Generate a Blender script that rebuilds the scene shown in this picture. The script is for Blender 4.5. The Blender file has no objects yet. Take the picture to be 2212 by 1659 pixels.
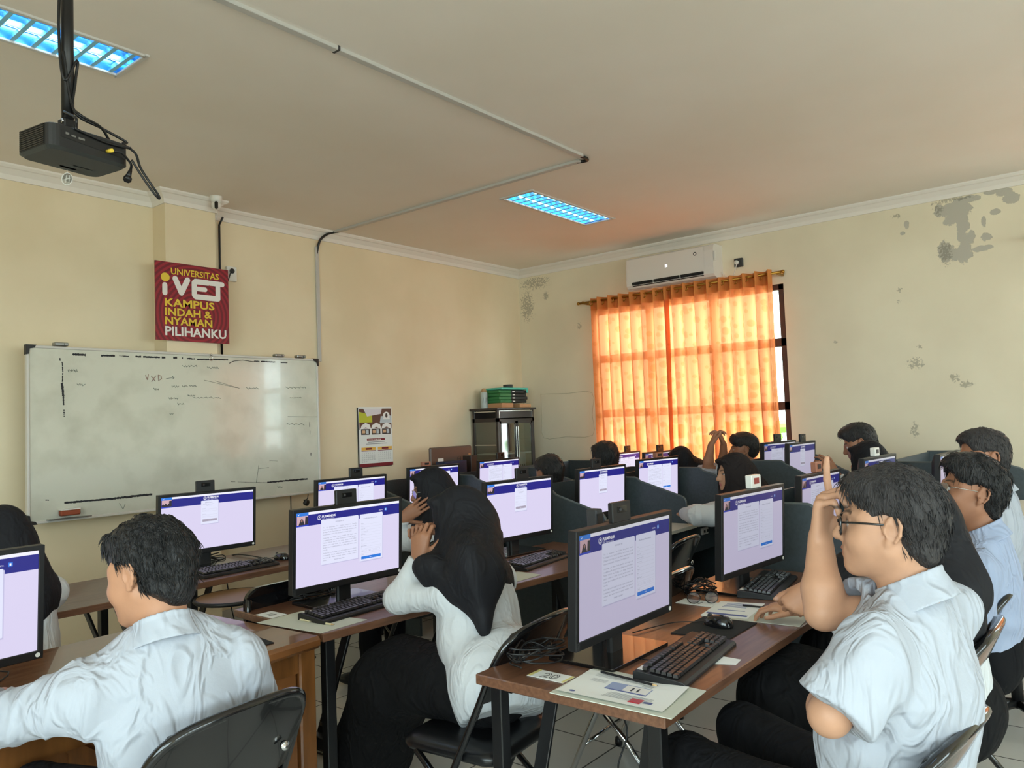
import bpy, math, random
import numpy as np
from mathutils import Vector, Matrix

random.seed(7)
rng = np.random.default_rng(11)
S = bpy.context.scene
COL = S.collection

# ---------------------------------------------------------------- camera, world, large lights, exposure
cam_d = bpy.data.cameras.new('camera')
cam = bpy.data.objects.new('camera', cam_d)
COL.objects.link(cam)
CR = Vector((0.62937848, -0.77618806, -0.0376143))
CU = Vector((-0.01602526, -0.06135697, 0.99798723))
CF = Vector((0.77693367, 0.6275089, 0.05105537))
EYE = Vector((0.0, 0.0, 1.48))
cam.matrix_world = Matrix(((CR.x, CU.x, -CF.x, EYE.x), (CR.y, CU.y, -CF.y, EYE.y), (CR.z, CU.z, -CF.z, EYE.z), (0, 0, 0, 1)))
cam_d.sensor_width = 36.0
cam_d.sensor_fit = 'HORIZONTAL'
cam_d.lens = 1677.62 * 36.0 / 2212.0
cam_d.clip_start = 0.03
S.camera = cam

S.view_settings.view_transform = 'Standard'
S.view_settings.look = 'None'
S.view_settings.exposure = 0.32
S.view_settings.gamma = 1.0
S.view_settings.use_curve_mapping = False
S.cycles.use_denoising = True
S.cycles.max_bounces = 9
S.cycles.diffuse_bounces = 5
S.cycles.glossy_bounces = 3
S.cycles.transmission_bounces = 5
S.cycles.transparent_max_bounces = 12
S.cycles.caustics_reflective = False
S.cycles.caustics_refractive = False
S.cycles.sample_clamp_indirect = 6.0

SKY_SUNNY = 10.5
SKY = 11.0            # brightness of the overcast sky outside the windows
W = bpy.data.worlds.new('overcast_sky')
S.world = W
W.use_nodes = True
wn = W.node_tree
wn.nodes.clear()
wo = wn.nodes.new('ShaderNodeOutputWorld')
wb = wn.nodes.new('ShaderNodeBackground')
wb.inputs['Strength'].default_value = SKY
wr = wn.nodes.new('ShaderNodeValToRGB')
wr.color_ramp.elements[0].position = 0.40
wr.color_ramp.elements[0].color = (0.42, 0.42, 0.38, 1)
wr.color_ramp.elements[1].position = 0.54
wr.color_ramp.elements[1].color = (0.80, 0.93, 1.0, 1)
wc = wn.nodes.new('ShaderNodeTexCoord')
ws = wn.nodes.new('ShaderNodeSeparateXYZ')
wm = wn.nodes.new('ShaderNodeMath'); wm.operation = 'MULTIPLY_ADD'
wm.inputs[1].default_value = 0.5; wm.inputs[2].default_value = 0.5
wn.links.new(wc.outputs['Generated'], ws.inputs[0])
wn.links.new(ws.outputs['Z'], wm.inputs[0])
wn.links.new(wm.outputs[0], wr.inputs[0])
wn.links.new(wr.outputs[0], wb.inputs['Color'])
# the sky is brighter on the sunny side, the side of the windows opposite the whiteboard
wmr = wn.nodes.new('ShaderNodeMapRange'); wmr.interpolation_type = 'SMOOTHSTEP'
wmr.inputs['From Min'].default_value = -0.05; wmr.inputs['From Max'].default_value = 0.70
wdot = wn.nodes.new('ShaderNodeVectorMath'); wdot.operation = 'DOT_PRODUCT'; wdot.inputs[1].default_value = (-0.70, -0.71, 0.0)
wn.links.new(wc.outputs['Generated'], wdot.inputs[0])
wmr.inputs['To Min'].default_value = SKY; wmr.inputs['To Max'].default_value = SKY_SUNNY
wn.links.new(wdot.outputs['Value'], wmr.inputs['Value']); wn.links.new(wmr.outputs[0], wb.inputs['Strength'])
wn.links.new(wb.outputs[0], wo.inputs[0])

# the room
XL, XR, YB, YA, ZC = -2.6, 7.25, -6.5, 5.70, 3.30
WIN_R = [(2.54, 4.69, 0.95, 2.70), (-1.55, 0.42, 0.95, 2.70)]   # y0 y1 z0 z1 on the wall x = XR
WIN_S = [(-3.2, 1.6, 0.85, 2.95)]                                  # y0 y1 z0 z1 on the wall x = XL
WIN_B = [(-2.3, 0.9, 0.85, 2.95), (1.3, 5.0, 0.85, 2.95)]         # x0 x1 z0 z1 on the wall y = YB

def portal(name, loc, rot, sx, sy):
    l = bpy.data.lights.new(name, 'AREA'); l.shape = 'RECTANGLE'; l.size = sx; l.size_y = sy
    l.cycles.is_portal = True
    o = bpy.data.objects.new(name, l); o.location = loc; o.rotation_euler = rot; COL.objects.link(o)
    return o
for y0, y1, z0, z1 in WIN_R:
    portal('window_portal', (XR + 0.16, (y0 + y1) / 2, (z0 + z1) / 2), (0, math.pi / 2, 0), z1 - z0, y1 - y0)
for y0, y1, z0, z1 in WIN_S:
    portal('window_portal', (XL - 0.16, (y0 + y1) / 2, (z0 + z1) / 2), (0, -math.pi / 2, 0), z1 - z0, y1 - y0)
for x0, x1, z0, z1 in WIN_B:
    portal('window_portal', ((x0 + x1) / 2, YB - 0.16, (z0 + z1) / 2), (math.pi / 2, 0, 0), x1 - x0, z1 - z0)

# ---------------------------------------------------------------- helpers
def srgb(r, g, b):
    f = lambda c: (c / 255 / 12.92) if c / 255 <= 0.04045 else ((c / 255 + 0.055) / 1.055) ** 2.4
    return (f(r), f(g), f(b), 1.0)

MATS = {}
def mat(name, col=(200, 200, 200), rough=0.5, metal=0.0, spec=0.5, emit=None, strength=1.0, coat=0.0):
    if name in MATS: return MATS[name]
    m = bpy.data.materials.new(name); m.use_nodes = True
    p = m.node_tree.nodes['Principled BSDF']
    p.inputs['Base Color'].default_value = srgb(*col)
    p.inputs['Roughness'].default_value = rough
    p.inputs['Metallic'].default_value = metal
    p.inputs['Specular IOR Level'].default_value = spec
    p.inputs['Coat Weight'].default_value = coat
    if emit is not None:
        p.inputs['Emission Color'].default_value = srgb(*emit)
        p.inputs['Emission Strength'].default_value = strength
    MATS[name] = m
    return m

def nd(m, t, **kw):
    n = m.node_tree.nodes.new(t)
    for k, v in kw.items():
        if k in n.inputs.keys() if hasattr(n.inputs, 'keys') else False:
            n.inputs[k].default_value = v
        else:
            setattr(n, k, v)
    return n
def lk(m, a, b): m.node_tree.links.new(a, b)
def prin(m): return m.node_tree.nodes['Principled BSDF']

def add_noise_color(m, c1, c2, scale=8.0, detail=4.0, stretch=(1, 1, 1), bump=0.0, lo=0.35, hi=0.65, rough_var=None):
    t = nd(m, 'ShaderNodeTexCoord'); mp = nd(m, 'ShaderNodeMapping'); mp.inputs['Scale'].default_value = stretch
    n = nd(m, 'ShaderNodeTexNoise'); n.inputs['Scale'].default_value = scale; n.inputs['Detail'].default_value = detail
    r = nd(m, 'ShaderNodeValToRGB')
    r.color_ramp.elements[0].position = lo; r.color_ramp.elements[0].color = srgb(*c1)
    r.color_ramp.elements[1].position = hi; r.color_ramp.elements[1].color = srgb(*c2)
    lk(m, t.outputs['Object'], mp.inputs[0]); lk(m, mp.outputs[0], n.inputs['Vector']); lk(m, n.outputs['Fac'], r.inputs[0])
    lk(m, r.outputs[0], prin(m).inputs['Base Color'])
    if bump:
        b = nd(m, 'ShaderNodeBump'); b.inputs['Strength'].default_value = bump; b.inputs['Distance'].default_value = 0.004
        lk(m, n.outputs['Fac'], b.inputs['Height']); lk(m, b.outputs[0], prin(m).inputs['Normal'])
    return n, r

class MB:
    """collects boxes, tubes and outlines; build() links them as one mesh object"""
    def __init__(self): self.v = []; self.f = []; self.mi = []; self.sm = []; self.cur = 0
    def add(self, vs, fs, smooth=False):
        o = len(self.v); self.v.extend([tuple(p) for p in vs])
        for f in fs:
            self.f.append([o + i for i in f]); self.mi.append(self.cur); self.sm.append(smooth)
        return self
    def box(self, c, s, R=None, ch=0.0):
        x, y, z = s[0] / 2, s[1] / 2, s[2] / 2
        if ch <= 0:
            vs = [(a * x, b * y, d * z) for d in (-1, 1) for b in (-1, 1) for a in (-1, 1)]
            fs = [(0, 2, 3, 1), (4, 5, 7, 6), (0, 1, 5, 4), (2, 6, 7, 3), (0, 4, 6, 2), (1, 3, 7, 5)]
        else:
            ch = min(ch, x * .95, y * .95, z * .95)
            vs = []; idx = {}
            for sx in (-1, 1):
                for sy in (-1, 1):
                    for sz in (-1, 1):
                        for ax in range(3):
                            p = [sx * x, sy * y, sz * z]
                            q = [sx * (x - ch), sy * (y - ch), sz * (z - ch)]
                            q[ax] = p[ax]
                            idx[(sx, sy, sz, ax)] = len(vs); vs.append(tuple(q))
            fs = []
            for ax in range(3):
                u, w = [(1, 2), (2, 0), (0, 1)][ax]
                for s_ in (-1, 1):
                    loop = []
                    for a, b in ((-1, -1), (1, -1), (1, 1), (-1, 1)):
                        k = [0, 0, 0]; k[ax] = s_; k[u] = a; k[w] = b
                        loop.append(idx[(k[0], k[1], k[2], ax)])
                    fs.append(loop if s_ > 0 else loop[::-1])
            for ax in range(3):            # edges along ax
                u, w = [(1, 2), (2, 0), (0, 1)][ax]
                for a in (-1, 1):
                    for b in (-1, 1):
                        k0 = [0, 0, 0]; k1 = [0, 0, 0]; k0[ax] = -1; k1[ax] = 1
                        k0[u] = k1[u] = a; k0[w] = k1[w] = b
                        q = [idx[(*k0, u)], idx[(*k1, u)], idx[(*k1, w)], idx[(*k0, w)]]
                        fs.append(q if a * b < 0 else q[::-1])
            for sx in (-1, 1):
                for sy in (-1, 1):
                    for sz in (-1, 1):
                        t = [idx[(sx, sy, sz, 0)], idx[(sx, sy, sz, 1)], idx[(sx, sy, sz, 2)]]
                        fs.append(t if sx * sy * sz > 0 else t[::-1])
        if R is not None: vs = [tuple(R @ Vector(p)) for p in vs]
        vs = [(p[0] + c[0], p[1] + c[1], p[2] + c[2]) for p in vs]
        return self.add(vs, fs)
    def tube(self, pts, r, n=8, caps=True, closed=False, smooth=True):
        pts = [Vector(p) for p in pts]; m = len(pts)
        rs = r if isinstance(r, (list, tuple)) else [r] * m
        rings = []; up = None; vs = []
        for i in range(m):
            if closed: t = (pts[(i + 1) % m] - pts[i - 1])
            else: t = pts[min(i + 1, m - 1)] - pts[max(i - 1, 0)]
            if t.length < 1e-9: t = Vector((0, 0, 1))
            t.normalize()
            if up is None:
                up = t.orthogonal().normalized()
            else:
                up = up - t * up.dot(t)
                up = up.normalized() if up.length > 1e-6 else t.orthogonal().normalized()
            s = t.cross(up)
            for k in range(n):
                a = 2 * math.pi * k / n
                vs.append(tuple(pts[i] + (up * math.cos(a) + s * math.sin(a)) * rs[i]))
        fs = []
        for i in range(m if closed else m - 1):
            j = (i + 1) % m
            for k in range(n):
                l = (k + 1) % n
                fs.append((i * n + k, i * n + l, j * n + l, j * n + k))
        self.add(vs, fs, smooth)
        if caps and not closed:
            o = len(self.v) - m * n
            self.f.append([o + k for k in range(n)][::-1]); self.mi.append(self.cur); self.sm.append(False)
            self.f.append([o + (m - 1) * n + k for k in range(n)]); self.mi.append(self.cur); self.sm.append(False)
        return self
    def lathe(self, prof, c=(0, 0, 0), n=20, R=None, smooth=True):
        vs = []; m = len(prof)
        for r, z in prof:
            for k in range(n):
                a = 2 * math.pi * k / n
                p = Vector((r * math.cos(a), r * math.sin(a), z))
                if R is not None: p = R @ p
                vs.append((p.x + c[0], p.y + c[1], p.z + c[2]))
        fs = [(i * n + k, i * n + (k + 1) % n, (i + 1) * n + (k + 1) % n, (i + 1) * n + k) for i in range(m - 1) for k in range(n)]
        fs.append([k for k in range(n)][::-1]); fs.append([(m - 1) * n + k for k in range(n)])
        return self.add(vs, fs, smooth)
    def prism(self, outline, fn, th):
        """outline: list of 2-d points (counter-clockwise), fn maps (u, v, w) to space, w from 0 to th"""
        n = len(outline)
        vs = [fn(u, v, 0) for u, v in outline] + [fn(u, v, th) for u, v in outline]
        fs = [list(range(n))[::-1], [n + i for i in range(n)]] + [(i, (i + 1) % n, n + (i + 1) % n, n + i) for i in range(n)]
        return self.add(vs, fs)
    def flat(self, outline, fn, w=0.0):
        return self.add([fn(u, v, w) for u, v in outline], [list(range(len(outline)))])
    def grid(self, nu, nv, fn, smooth=True):
        vs = [fn(i / nu, j / nv) for j in range(nv + 1) for i in range(nu + 1)]
        fs = [(j * (nu + 1) + i, j * (nu + 1) + i + 1, (j + 1) * (nu + 1) + i + 1, (j + 1) * (nu + 1) + i) for j in range(nv) for i in range(nu)]
        return self.add(vs, fs, smooth)
    def build(self, name, mats, parent=None, loc=(0, 0, 0), bevel=0.0):
        me = bpy.data.meshes.new(name)
        me.from_pydata(self.v, [], self.f)
        me.polygons.foreach_set('material_index', self.mi)
        me.polygons.foreach_set('use_smooth', self.sm)
        for m in (mats if isinstance(mats, (list, tuple)) else [mats]): me.materials.append(m)
        me.update()
        o = bpy.data.objects.new(name, me); COL.objects.link(o); o.location = loc
        if parent is not None: o.parent = parent
        if bevel:
            b = o.modifiers.new('edge', 'BEVEL'); b.width = bevel; b.segments = 2; b.limit_method = 'ANGLE'; b.angle_limit = math.radians(40)
        return o

def tag(o, label, cat, group=None, kind=None):
    o['label'] = label; o['category'] = cat
    if group: o['group'] = group
    if kind: o['kind'] = kind
    return o
def thing(name, label, cat, loc=(0, 0, 0), rz=0.0, group=None):
    o = bpy.data.objects.new(name, None); COL.objects.link(o); o.empty_display_size = 0.1
    o.location = loc; o.rotation_euler = (0, 0, rz)
    return tag(o, label, cat, group)
def struct(o, label=None):
    o['kind'] = 'structure'
    if label: o['label'] = label
    return o
def dup(root, loc, rz, label, group=None):
    r = root.copy(); COL.objects.link(r); r.location = loc; r.rotation_euler = (0, 0, rz); r['label'] = label
    if group: r['group'] = group
    for ch in list(root.children):
        c = ch.copy(); COL.objects.link(c); c.parent = r
        for g in list(ch.children):
            d = g.copy(); COL.objects.link(d); d.parent = c
    return r
def rad(a): return math.radians(a)
def RZ(a): return Matrix.Rotation(a, 3, 'Z')
def rrect(x0, y0, x1, y1, r, n=4):
    out = []
    for cx, cy, a0 in ((x1 - r, y0 + r, -90), (x1 - r, y1 - r, 0), (x0 + r, y1 - r, 90), (x0 + r, y0 + r, 180)):
        for i in range(n + 1):
            a = rad(a0 + 90 * i / n); out.append((cx + r * math.cos(a), cy + r * math.sin(a)))
    return out
def ell(cx, cy, rx, ry, n=20): return [(cx + rx * math.cos(2 * math.pi * i / n), cy + ry * math.sin(2 * math.pi * i / n)) for i in range(n)]
def smooth_path(pts, sub=6):
    P = [Vector(p) for p in pts]; out = []
    for i in range(len(P) - 1):
        p0 = P[max(i - 1, 0)]; p1 = P[i]; p2 = P[i + 1]; p3 = P[min(i + 2, len(P) - 1)]
        for k in range(sub):
            t = k / sub
            out.append(0.5 * ((2 * p1) + (p2 - p0) * t + (2 * p0 - 5 * p1 + 4 * p2 - p3) * t * t + (3 * p1 - p0 - 3 * p2 + p3) * t ** 3))
    out.append(P[-1]); return out

_tc = {}
def text_poly(body, size=1.0, bold=0.0, align='LEFT', width=None, spacing=1.0, res=2, leading=1.0, ext=0.0):
    key = (body, size, bold, align, width, spacing, res, leading, ext)
    if key in _tc: return _tc[key]
    cu = bpy.data.curves.new('writing', 'FONT'); cu.body = body; cu.size = size; cu.offset = bold
    cu.align_x = align; cu.resolution_u = res; cu.space_character = spacing; cu.space_line = leading; cu.extrude = ext
    if width: cu.text_boxes[0].width = width
    o = bpy.data.objects.new('writing', cu); COL.objects.link(o)
    dg = bpy.context.evaluated_depsgraph_get(); dg.update()
    me = bpy.data.meshes.new_from_object(o.evaluated_get(dg))
    vs = [tuple(v.co) for v in me.vertices]; fs = [tuple(p.vertices) for p in me.polygons]
    bpy.data.objects.remove(o); bpy.data.curves.remove(cu); bpy.data.meshes.remove(me)
    _tc[key] = (vs, fs); return _tc[key]
def put_text(mb, body, fn, u, v, size, w=0.0, **kw):
    vs, fs = text_poly(body, size, **kw)
    mb.add([fn(u + p[0], v + p[1], w + p[2]) for p in vs], fs)

# ---------------------------------------------------------------- materials
M_ceil = mat('ceiling_paint', (240, 232, 222), 0.9, spec=0.2)
M_trim = mat('cornice_paint', (236, 231, 224), 0.8, spec=0.2)
M_wallA = mat('cream_wall_paint', (226, 216, 178), 0.75, spec=0.25)
add_noise_color(M_wallA, (230, 214, 182), (239, 224, 194), scale=1.6, detail=6, bump=0.05)
M_black = mat('black_plastic', (22, 22, 24), 0.42)
M_blackg = mat('black_gloss', (15, 15, 17), 0.16, coat=0.4)
M_blackm = mat('black_powder_coat', (20, 20, 22), 0.35)
M_vinyl = mat('black_vinyl', (19, 19, 21), 0.3)
M_chrome = mat('chrome', (210, 210, 210), 0.12, metal=1.0)
M_steel = mat('brushed_steel', (150, 152, 152), 0.35, metal=1.0)
M_white = mat('white_plastic', (232, 230, 224), 0.35)
M_paper = mat('white_paper', (236, 238, 236), 0.8, spec=0.1)
M_manila = mat('grey_board_paper', (205, 208, 196), 0.85, spec=0.1)
M_slate = mat('dark_slate_laminate', (58, 68, 74), 0.5)
add_noise_color(M_slate, (54, 64, 70), (61, 71, 77), scale=60, detail=2)
M_slate_edge = mat('slate_edge_band', (84, 92, 94), 0.35)
M_desk_white = mat('cream_laminate', (222, 216, 198), 0.4)
M_wood = mat('walnut_laminate', (150, 96, 66), 0.32, coat=0.15)
add_noise_color(M_wood, (96, 64, 48), (126, 88, 66), scale=5.5, detail=8, stretch=(1.2, 14, 14), lo=0.3, hi=0.7)
M_oldwood = mat('varnished_old_wood', (150, 92, 44), 0.22, coat=0.5)
add_noise_color(M_oldwood, (104, 64, 34), (142, 92, 52), scale=4.0, detail=8, stretch=(1, 9, 2.0), lo=0.3, hi=0.72)
M_oldwood2 = mat('varnished_side_wood', (140, 84, 36), 0.28, coat=0.4)
add_noise_color(M_oldwood2, (98, 60, 28), (134, 86, 44), scale=4.0, detail=8, stretch=(6, 6, 0.9), lo=0.3, hi=0.72)
M_ply = mat('tablet_board', (140, 108, 74), 0.4)
M_dkgrey = mat('dark_grey_plastic', (52, 52, 54), 0.5)
M_ink = mat('marker_ink', (26, 26, 32), 0.6)
M_print = mat('print_grey', (120, 124, 132), 0.8)
M_printd = mat('print_dark', (60, 62, 68), 0.8)
M_yellow = mat('sign_yellow', (236, 202, 66), 0.5)
M_signwhite = mat('sign_white', (240, 236, 232), 0.5)
M_cardb = mat('brown_cardboard', (186, 140, 100), 0.8)
M_green = mat('green_card', (50, 120, 66), 0.6)
M_teal = mat('teal_plastic', (84, 190, 170), 0.45)
M_gold = mat('brass_rod', (176, 128, 52), 0.3, metal=0.8)

def clear_mat(name, col, gloss=0.12, rough=0.05, tint=1.0):
    """thin pane: lets light straight through, with a sheen"""
    m = bpy.data.materials.new(name); m.use_nodes = True; n = m.node_tree; n.nodes.clear()
    o = n.nodes.new('ShaderNodeOutputMaterial'); t = n.nodes.new('ShaderNodeBsdfTransparent'); g = n.nodes.new('ShaderNodeBsdfGlossy')
    t.inputs[0].default_value = srgb(*col); g.inputs['Roughness'].default_value = rough
    x = n.nodes.new('ShaderNodeMixShader'); x.inputs[0].default_value = gloss
    n.links.new(t.outputs[0], x.inputs[1]); n.links.new(g.outputs[0], x.inputs[2]); n.links.new(x.outputs[0], o.inputs[0])
    return m
M_glass = clear_mat('window_glass', (246, 250, 248), 0.06)
M_vitrine = clear_mat('cabinet_glass', (225, 232, 228), 0.16)
M_lens = clear_mat('spectacle_lens', (235, 238, 246), 0.22)
# ---------------------------------------------------------------- the setting
def wall_stain_mask(m, blobs, nscale, namt, axis=('Y', 'Z')):
    """sum of soft blobs at fixed places on the wall, edges broken up by noise; returns a socket"""
    t = nd(m, 'ShaderNodeTexCoord'); sp = nd(m, 'ShaderNodeSeparateXYZ'); lk(m, t.outputs['Object'], sp.inputs[0])
    last = None
    for a, z, ra, rz_ in blobs:
        q = []
        for ax, c, r in ((axis[0], a, ra), (axis[1], z, rz_)):
            n = nd(m, 'ShaderNodeMath', operation='SUBTRACT'); lk(m, sp.outputs[ax], n.inputs[0]); n.inputs[1].default_value = c
            d = nd(m, 'ShaderNodeMath', operation='DIVIDE'); lk(m, n.outputs[0], d.inputs[0]); d.inputs[1].default_value = r
            p = nd(m, 'ShaderNodeMath', operation='POWER'); ab = nd(m, 'ShaderNodeMath', operation='ABSOLUTE'); lk(m, d.outputs[0], ab.inputs[0])
            lk(m, ab.outputs[0], p.inputs[0]); p.inputs[1].default_value = 2.0; q.append(p.outputs[0])
        s = nd(m, 'ShaderNodeMath', operation='ADD'); lk(m, q[0], s.inputs[0]); lk(m, q[1], s.inputs[1])
        i = nd(m, 'ShaderNodeMath', operation='SUBTRACT'); i.inputs[0].default_value = 1.0; lk(m, s.outputs[0], i.inputs[1])
        if last is None: last = i.outputs[0]
        else:
            x = nd(m, 'ShaderNodeMath', operation='MAXIMUM'); lk(m, last, x.inputs[0]); lk(m, i.outputs[0], x.inputs[1]); last = x.outputs[0]
    n = nd(m, 'ShaderNodeTexNoise'); n.inputs['Scale'].default_value = nscale; n.inputs['Detail'].default_value = 5; n.inputs['Roughness'].default_value = 0.65
    lk(m, t.outputs['Object'], n.inputs['Vector'])
    a = nd(m, 'ShaderNodeMath', operation='MULTIPLY_ADD'); lk(m, n.outputs['Fac'], a.inputs[0]); a.inputs[1].default_value = namt; a.inputs[2].default_value = -namt * 0.5
    cl = nd(m, 'ShaderNodeMath', operation='MAXIMUM'); lk(m, last, cl.inputs[0]); cl.inputs[1].default_value = -2.0
    s = nd(m, 'ShaderNodeMath', operation='ADD'); lk(m, cl.outputs[0], s.inputs[0]); lk(m, a.outputs[0], s.inputs[1])
    return s.outputs[0]
def step_mask(m, sock, lo, hi):
    r = nd(m, 'ShaderNodeMapRange'); r.inputs['From Min'].default_value = lo; r.inputs['From Max'].default_value = hi
    r.clamp = True; lk(m, sock, r.inputs['Value']); return r.outputs[0]
def mix_in(m, fac, base, col):
    x = nd(m, 'ShaderNodeMix'); x.data_type = 'RGBA'; lk(m, fac, x.inputs[0]); lk(m, base, x.inputs[6]); x.inputs[7].default_value = srgb(*col)
    return x.outputs[2]

M_wallR = mat('stained_wall_paint', (222, 214, 182), 0.8, spec=0.2)
_n, _r = add_noise_color(M_wallR, (226, 216, 192), (236, 227, 203), scale=1.3, detail=6, bump=0.06)
peel = step_mask(M_wallR, wall_stain_mask(M_wallR, [
    (1.085, 3.10, .115, .085), (1.05, 2.94, .05, .15), (1.07, 2.735, .10, .085), (.93, 2.75, .085, .028), (.89, 2.84, .045, .035),
    (.84, 3.20, .05, .03), (.75, 3.18, .06, .04), (.81, 3.03, .04, .025), (1.21, 3.12, .04, .05), (1.19, 2.76, .055, .10), (.90, 2.97, .02, .05),
    (.70, 3.12, .06, .05), (1.50, 2.98, .02, .015), (1.46, 3.05, .02, .04), (1.14, 3.02, .05, .05), (1.0, 2.86, .04, .06), (1.0, 3.17, .10, .03)], 17, 3.0), 0.10, 0.22)
mould = step_mask(M_wallR, wall_stain_mask(M_wallR, [
    (1.19, 2.76, .07, .13), (1.22, 3.12, .05, .06), (1.1, 3.19, .22, .025), (1.54, 3.14, .05, .03), (1.55, 2.5, .03, .03), (1.56, 2.40, .02, .03),
    (5.45, 3.12, .26, .10), (5.58, 2.86, .13, .24), (5.30, 2.95, .06, .06), (1.46, 1.86, .08, .07), (1.50, 1.30, .04, .09), (1.18, 1.72, .05, .05),
    (1.42, 2.0, .03, .02), (4.85, 2.55, .04, .05), (1.10, 1.66, .07, .04), (2.1, 2.1, .03, .02)], 55, 4.2), 0.5, 0.9)
c1 = mix_in(M_wallR, peel, _r.outputs[0], (188, 184, 172))
halo = nd(M_wallR, 'ShaderNodeMath', operation='MULTIPLY'); lk(M_wallR, mould, halo.inputs[0]); halo.inputs[1].default_value = 0.5
c2 = mix_in(M_wallR, halo.outputs[0], c1, (112, 108, 92))
lk(M_wallR, c2, prin(M_wallR).inputs['Base Color'])
bb = nd(M_wallR, 'ShaderNodeBump'); bb.inputs['Strength'].default_value = 0.5; bb.inputs['Distance'].default_value = 0.004; bb.invert = True
lk(M_wallR, peel, bb.inputs['Height']); lk(M_wallR, bb.outputs[0], prin(M_wallR).inputs['Normal'])

M_floor = mat('white_ceramic_tile', (206, 204, 196), 0.16, spec=0.5)
t = nd(M_floor, 'ShaderNodeTexCoord'); br = nd(M_floor, 'ShaderNodeTexBrick')
br.offset = 0.0; br.squash = 1.0
br.inputs['Scale'].default_value = 1.0; br.inputs['Mortar Size'].default_value = 0.004; br.inputs['Mortar Smooth'].default_value = 0.1
br.inputs['Brick Width'].default_value = 0.4; br.inputs['Row Height'].default_value = 0.4
br.inputs['Color1'].default_value = srgb(218, 217, 212); br.inputs['Color2'].default_value = srgb(210, 210, 205); br.inputs['Mortar'].default_value = srgb(92, 92, 90)
mpf = nd(M_floor, 'ShaderNodeMapping'); mpf.inputs['Location'].default_value = (0.13, 0.05, 0)
lk(M_floor, t.outputs['Object'], mpf.inputs[0]); lk(M_floor, mpf.outputs[0], br.inputs['Vector']); lk(M_floor, br.outputs['Color'], prin(M_floor).inputs['Base Color'])

floor = struct(MB().box(((XL + XR) / 2, (YA + YB) / 2, -0.05), (XR - XL + .4, YA - YB + .4, 0.1)).build('floor', M_floor), 'white square floor tiles with thin dark joints')
add_noise_color(M_ceil, (238, 230, 219), (243, 236, 227), scale=0.9, detail=3)
LAMPS = [(.55, 1.76, 3.585, 3.89), (4.79, 6.01, 3.60, 3.91), (.55, 1.76, -.55, -.245), (4.79, 6.01, -.55, -.245)]  # the last two are out of view, added for their light
mb = MB(); xs = sorted({XL - .2, XR + .2, *[v for l in LAMPS for v in l[:2]]}); ys = sorted({YB - .2, YA + .2, *[v for l in LAMPS for v in l[2:]]})
for xa, xb in zip(xs, xs[1:]):
    for ya, yb in zip(ys, ys[1:]):
        if not any(l[0] <= xa + 1e-4 and xb <= l[1] + 1e-4 and l[2] <= ya + 1e-4 and yb <= l[3] + 1e-4 for l in LAMPS):
            mb.box(((xa + xb) / 2, (ya + yb) / 2, ZC + .06), (xb - xa, yb - ya, .12))
ceiling = struct(mb.build('ceiling', M_ceil), 'flat off-white painted ceiling')
T = 0.15
def wall_with_holes(name, m, axis, pos, a0, a1, holes, label):
    mb = MB(); out = T / 2 if pos > 0 else -T / 2
    def blk(u0, u1, z0, z1):
        if u1 - u0 < 1e-4 or z1 - z0 < 1e-4: return
        c = (pos + out, (u0 + u1) / 2, (z0 + z1) / 2) if axis == 'x' else ((u0 + u1) / 2, pos + out, (z0 + z1) / 2)
        s = (T, u1 - u0, z1 - z0) if axis == 'x' else (u1 - u0, T, z1 - z0)
        mb.box(c, s)
    u = a0
    for h0, h1, z0, z1 in sorted(holes):
        blk(u, h0, 0, ZC); blk(h0, h1, 0, z0); blk(h0, h1, z1, ZC); u = h1
    blk(u, a1, 0, ZC)
    return struct(mb.build(name, m), label)
wall_with_holes('wall_left', M_wallA, 'y', YA, XL - .15, XR + .15, [], 'cream wall that carries the whiteboard')
wall_with_holes('wall_right', M_wallR, 'x', XR, YB, YA, WIN_R, 'cream wall with flaking paint and mould around the curtained window')
wall_with_holes('wall_back', M_wallA, 'y', YB, XL - .15, XR + .15, WIN_B, 'cream wall with bright windows opposite the whiteboard')
wall_with_holes('wall_side', M_wallA, 'x', XL, YB, YA, WIN_S, 'plain cream side wall')
PX0, PX1, PY = 2.825, 3.225, 5.515
struct(MB().box(((PX0 + PX1) / 2, (PY + YA) / 2, ZC / 2), (PX1 - PX0, YA - PY, ZC)).build('pillar', M_wallA), 'cream square pillar behind the red sign')
# thin old crack lines on the pillar
prof = [(0, 0), (0, -.095), (.012, -.095), (.018, -.062), (.05, -.03), (.062, -.026), (.075, -.012), (.075, 0)]
def cornice(name, p, q, nx, ny):
    """p, q ends on the wall line; (nx, ny) points into the room; mitred"""
    mb = MB(); d = Vector((q[0] - p[0], q[1] - p[1])).normalized(); vs = []
    for e, (mit) in ((p, p[2]), (q, q[2])):
        for o_, z in prof: vs.append((e[0] + nx * o_ + d.x * o_ * mit, e[1] + ny * o_ + d.y * o_ * mit, ZC + z))
    n = len(prof); fs = [(i, (i + 1) % n, n + (i + 1) % n, n + i) for i in range(n)] + [list(range(n))[::-1], [n + i for i in range(n)]]
    mb.add(vs, fs); return struct(mb.build(name, M_trim), 'white moulded cornice strip')
cornice('trim_1', (XL, YA, 1), (PX0, YA, -1), 0, -1)
cornice('trim_2', (PX0, YA, 1), (PX0, PY, 1), -1, 0)
cornice('trim_3', (PX0, PY, -1), (PX1, PY, 1), 0, -1)
cornice('trim_4', (PX1, PY, -1), (PX1, YA, -1), 1, 0)
cornice('trim_5', (PX1, YA, 1), (XR, YA, -1), 0, -1)
cornice('trim_6', (XR, YA, 1), (XR, YB, -1), -1, 0)
M_skirt = mat('skirting_tile', (196, 192, 182), 0.3)
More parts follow.
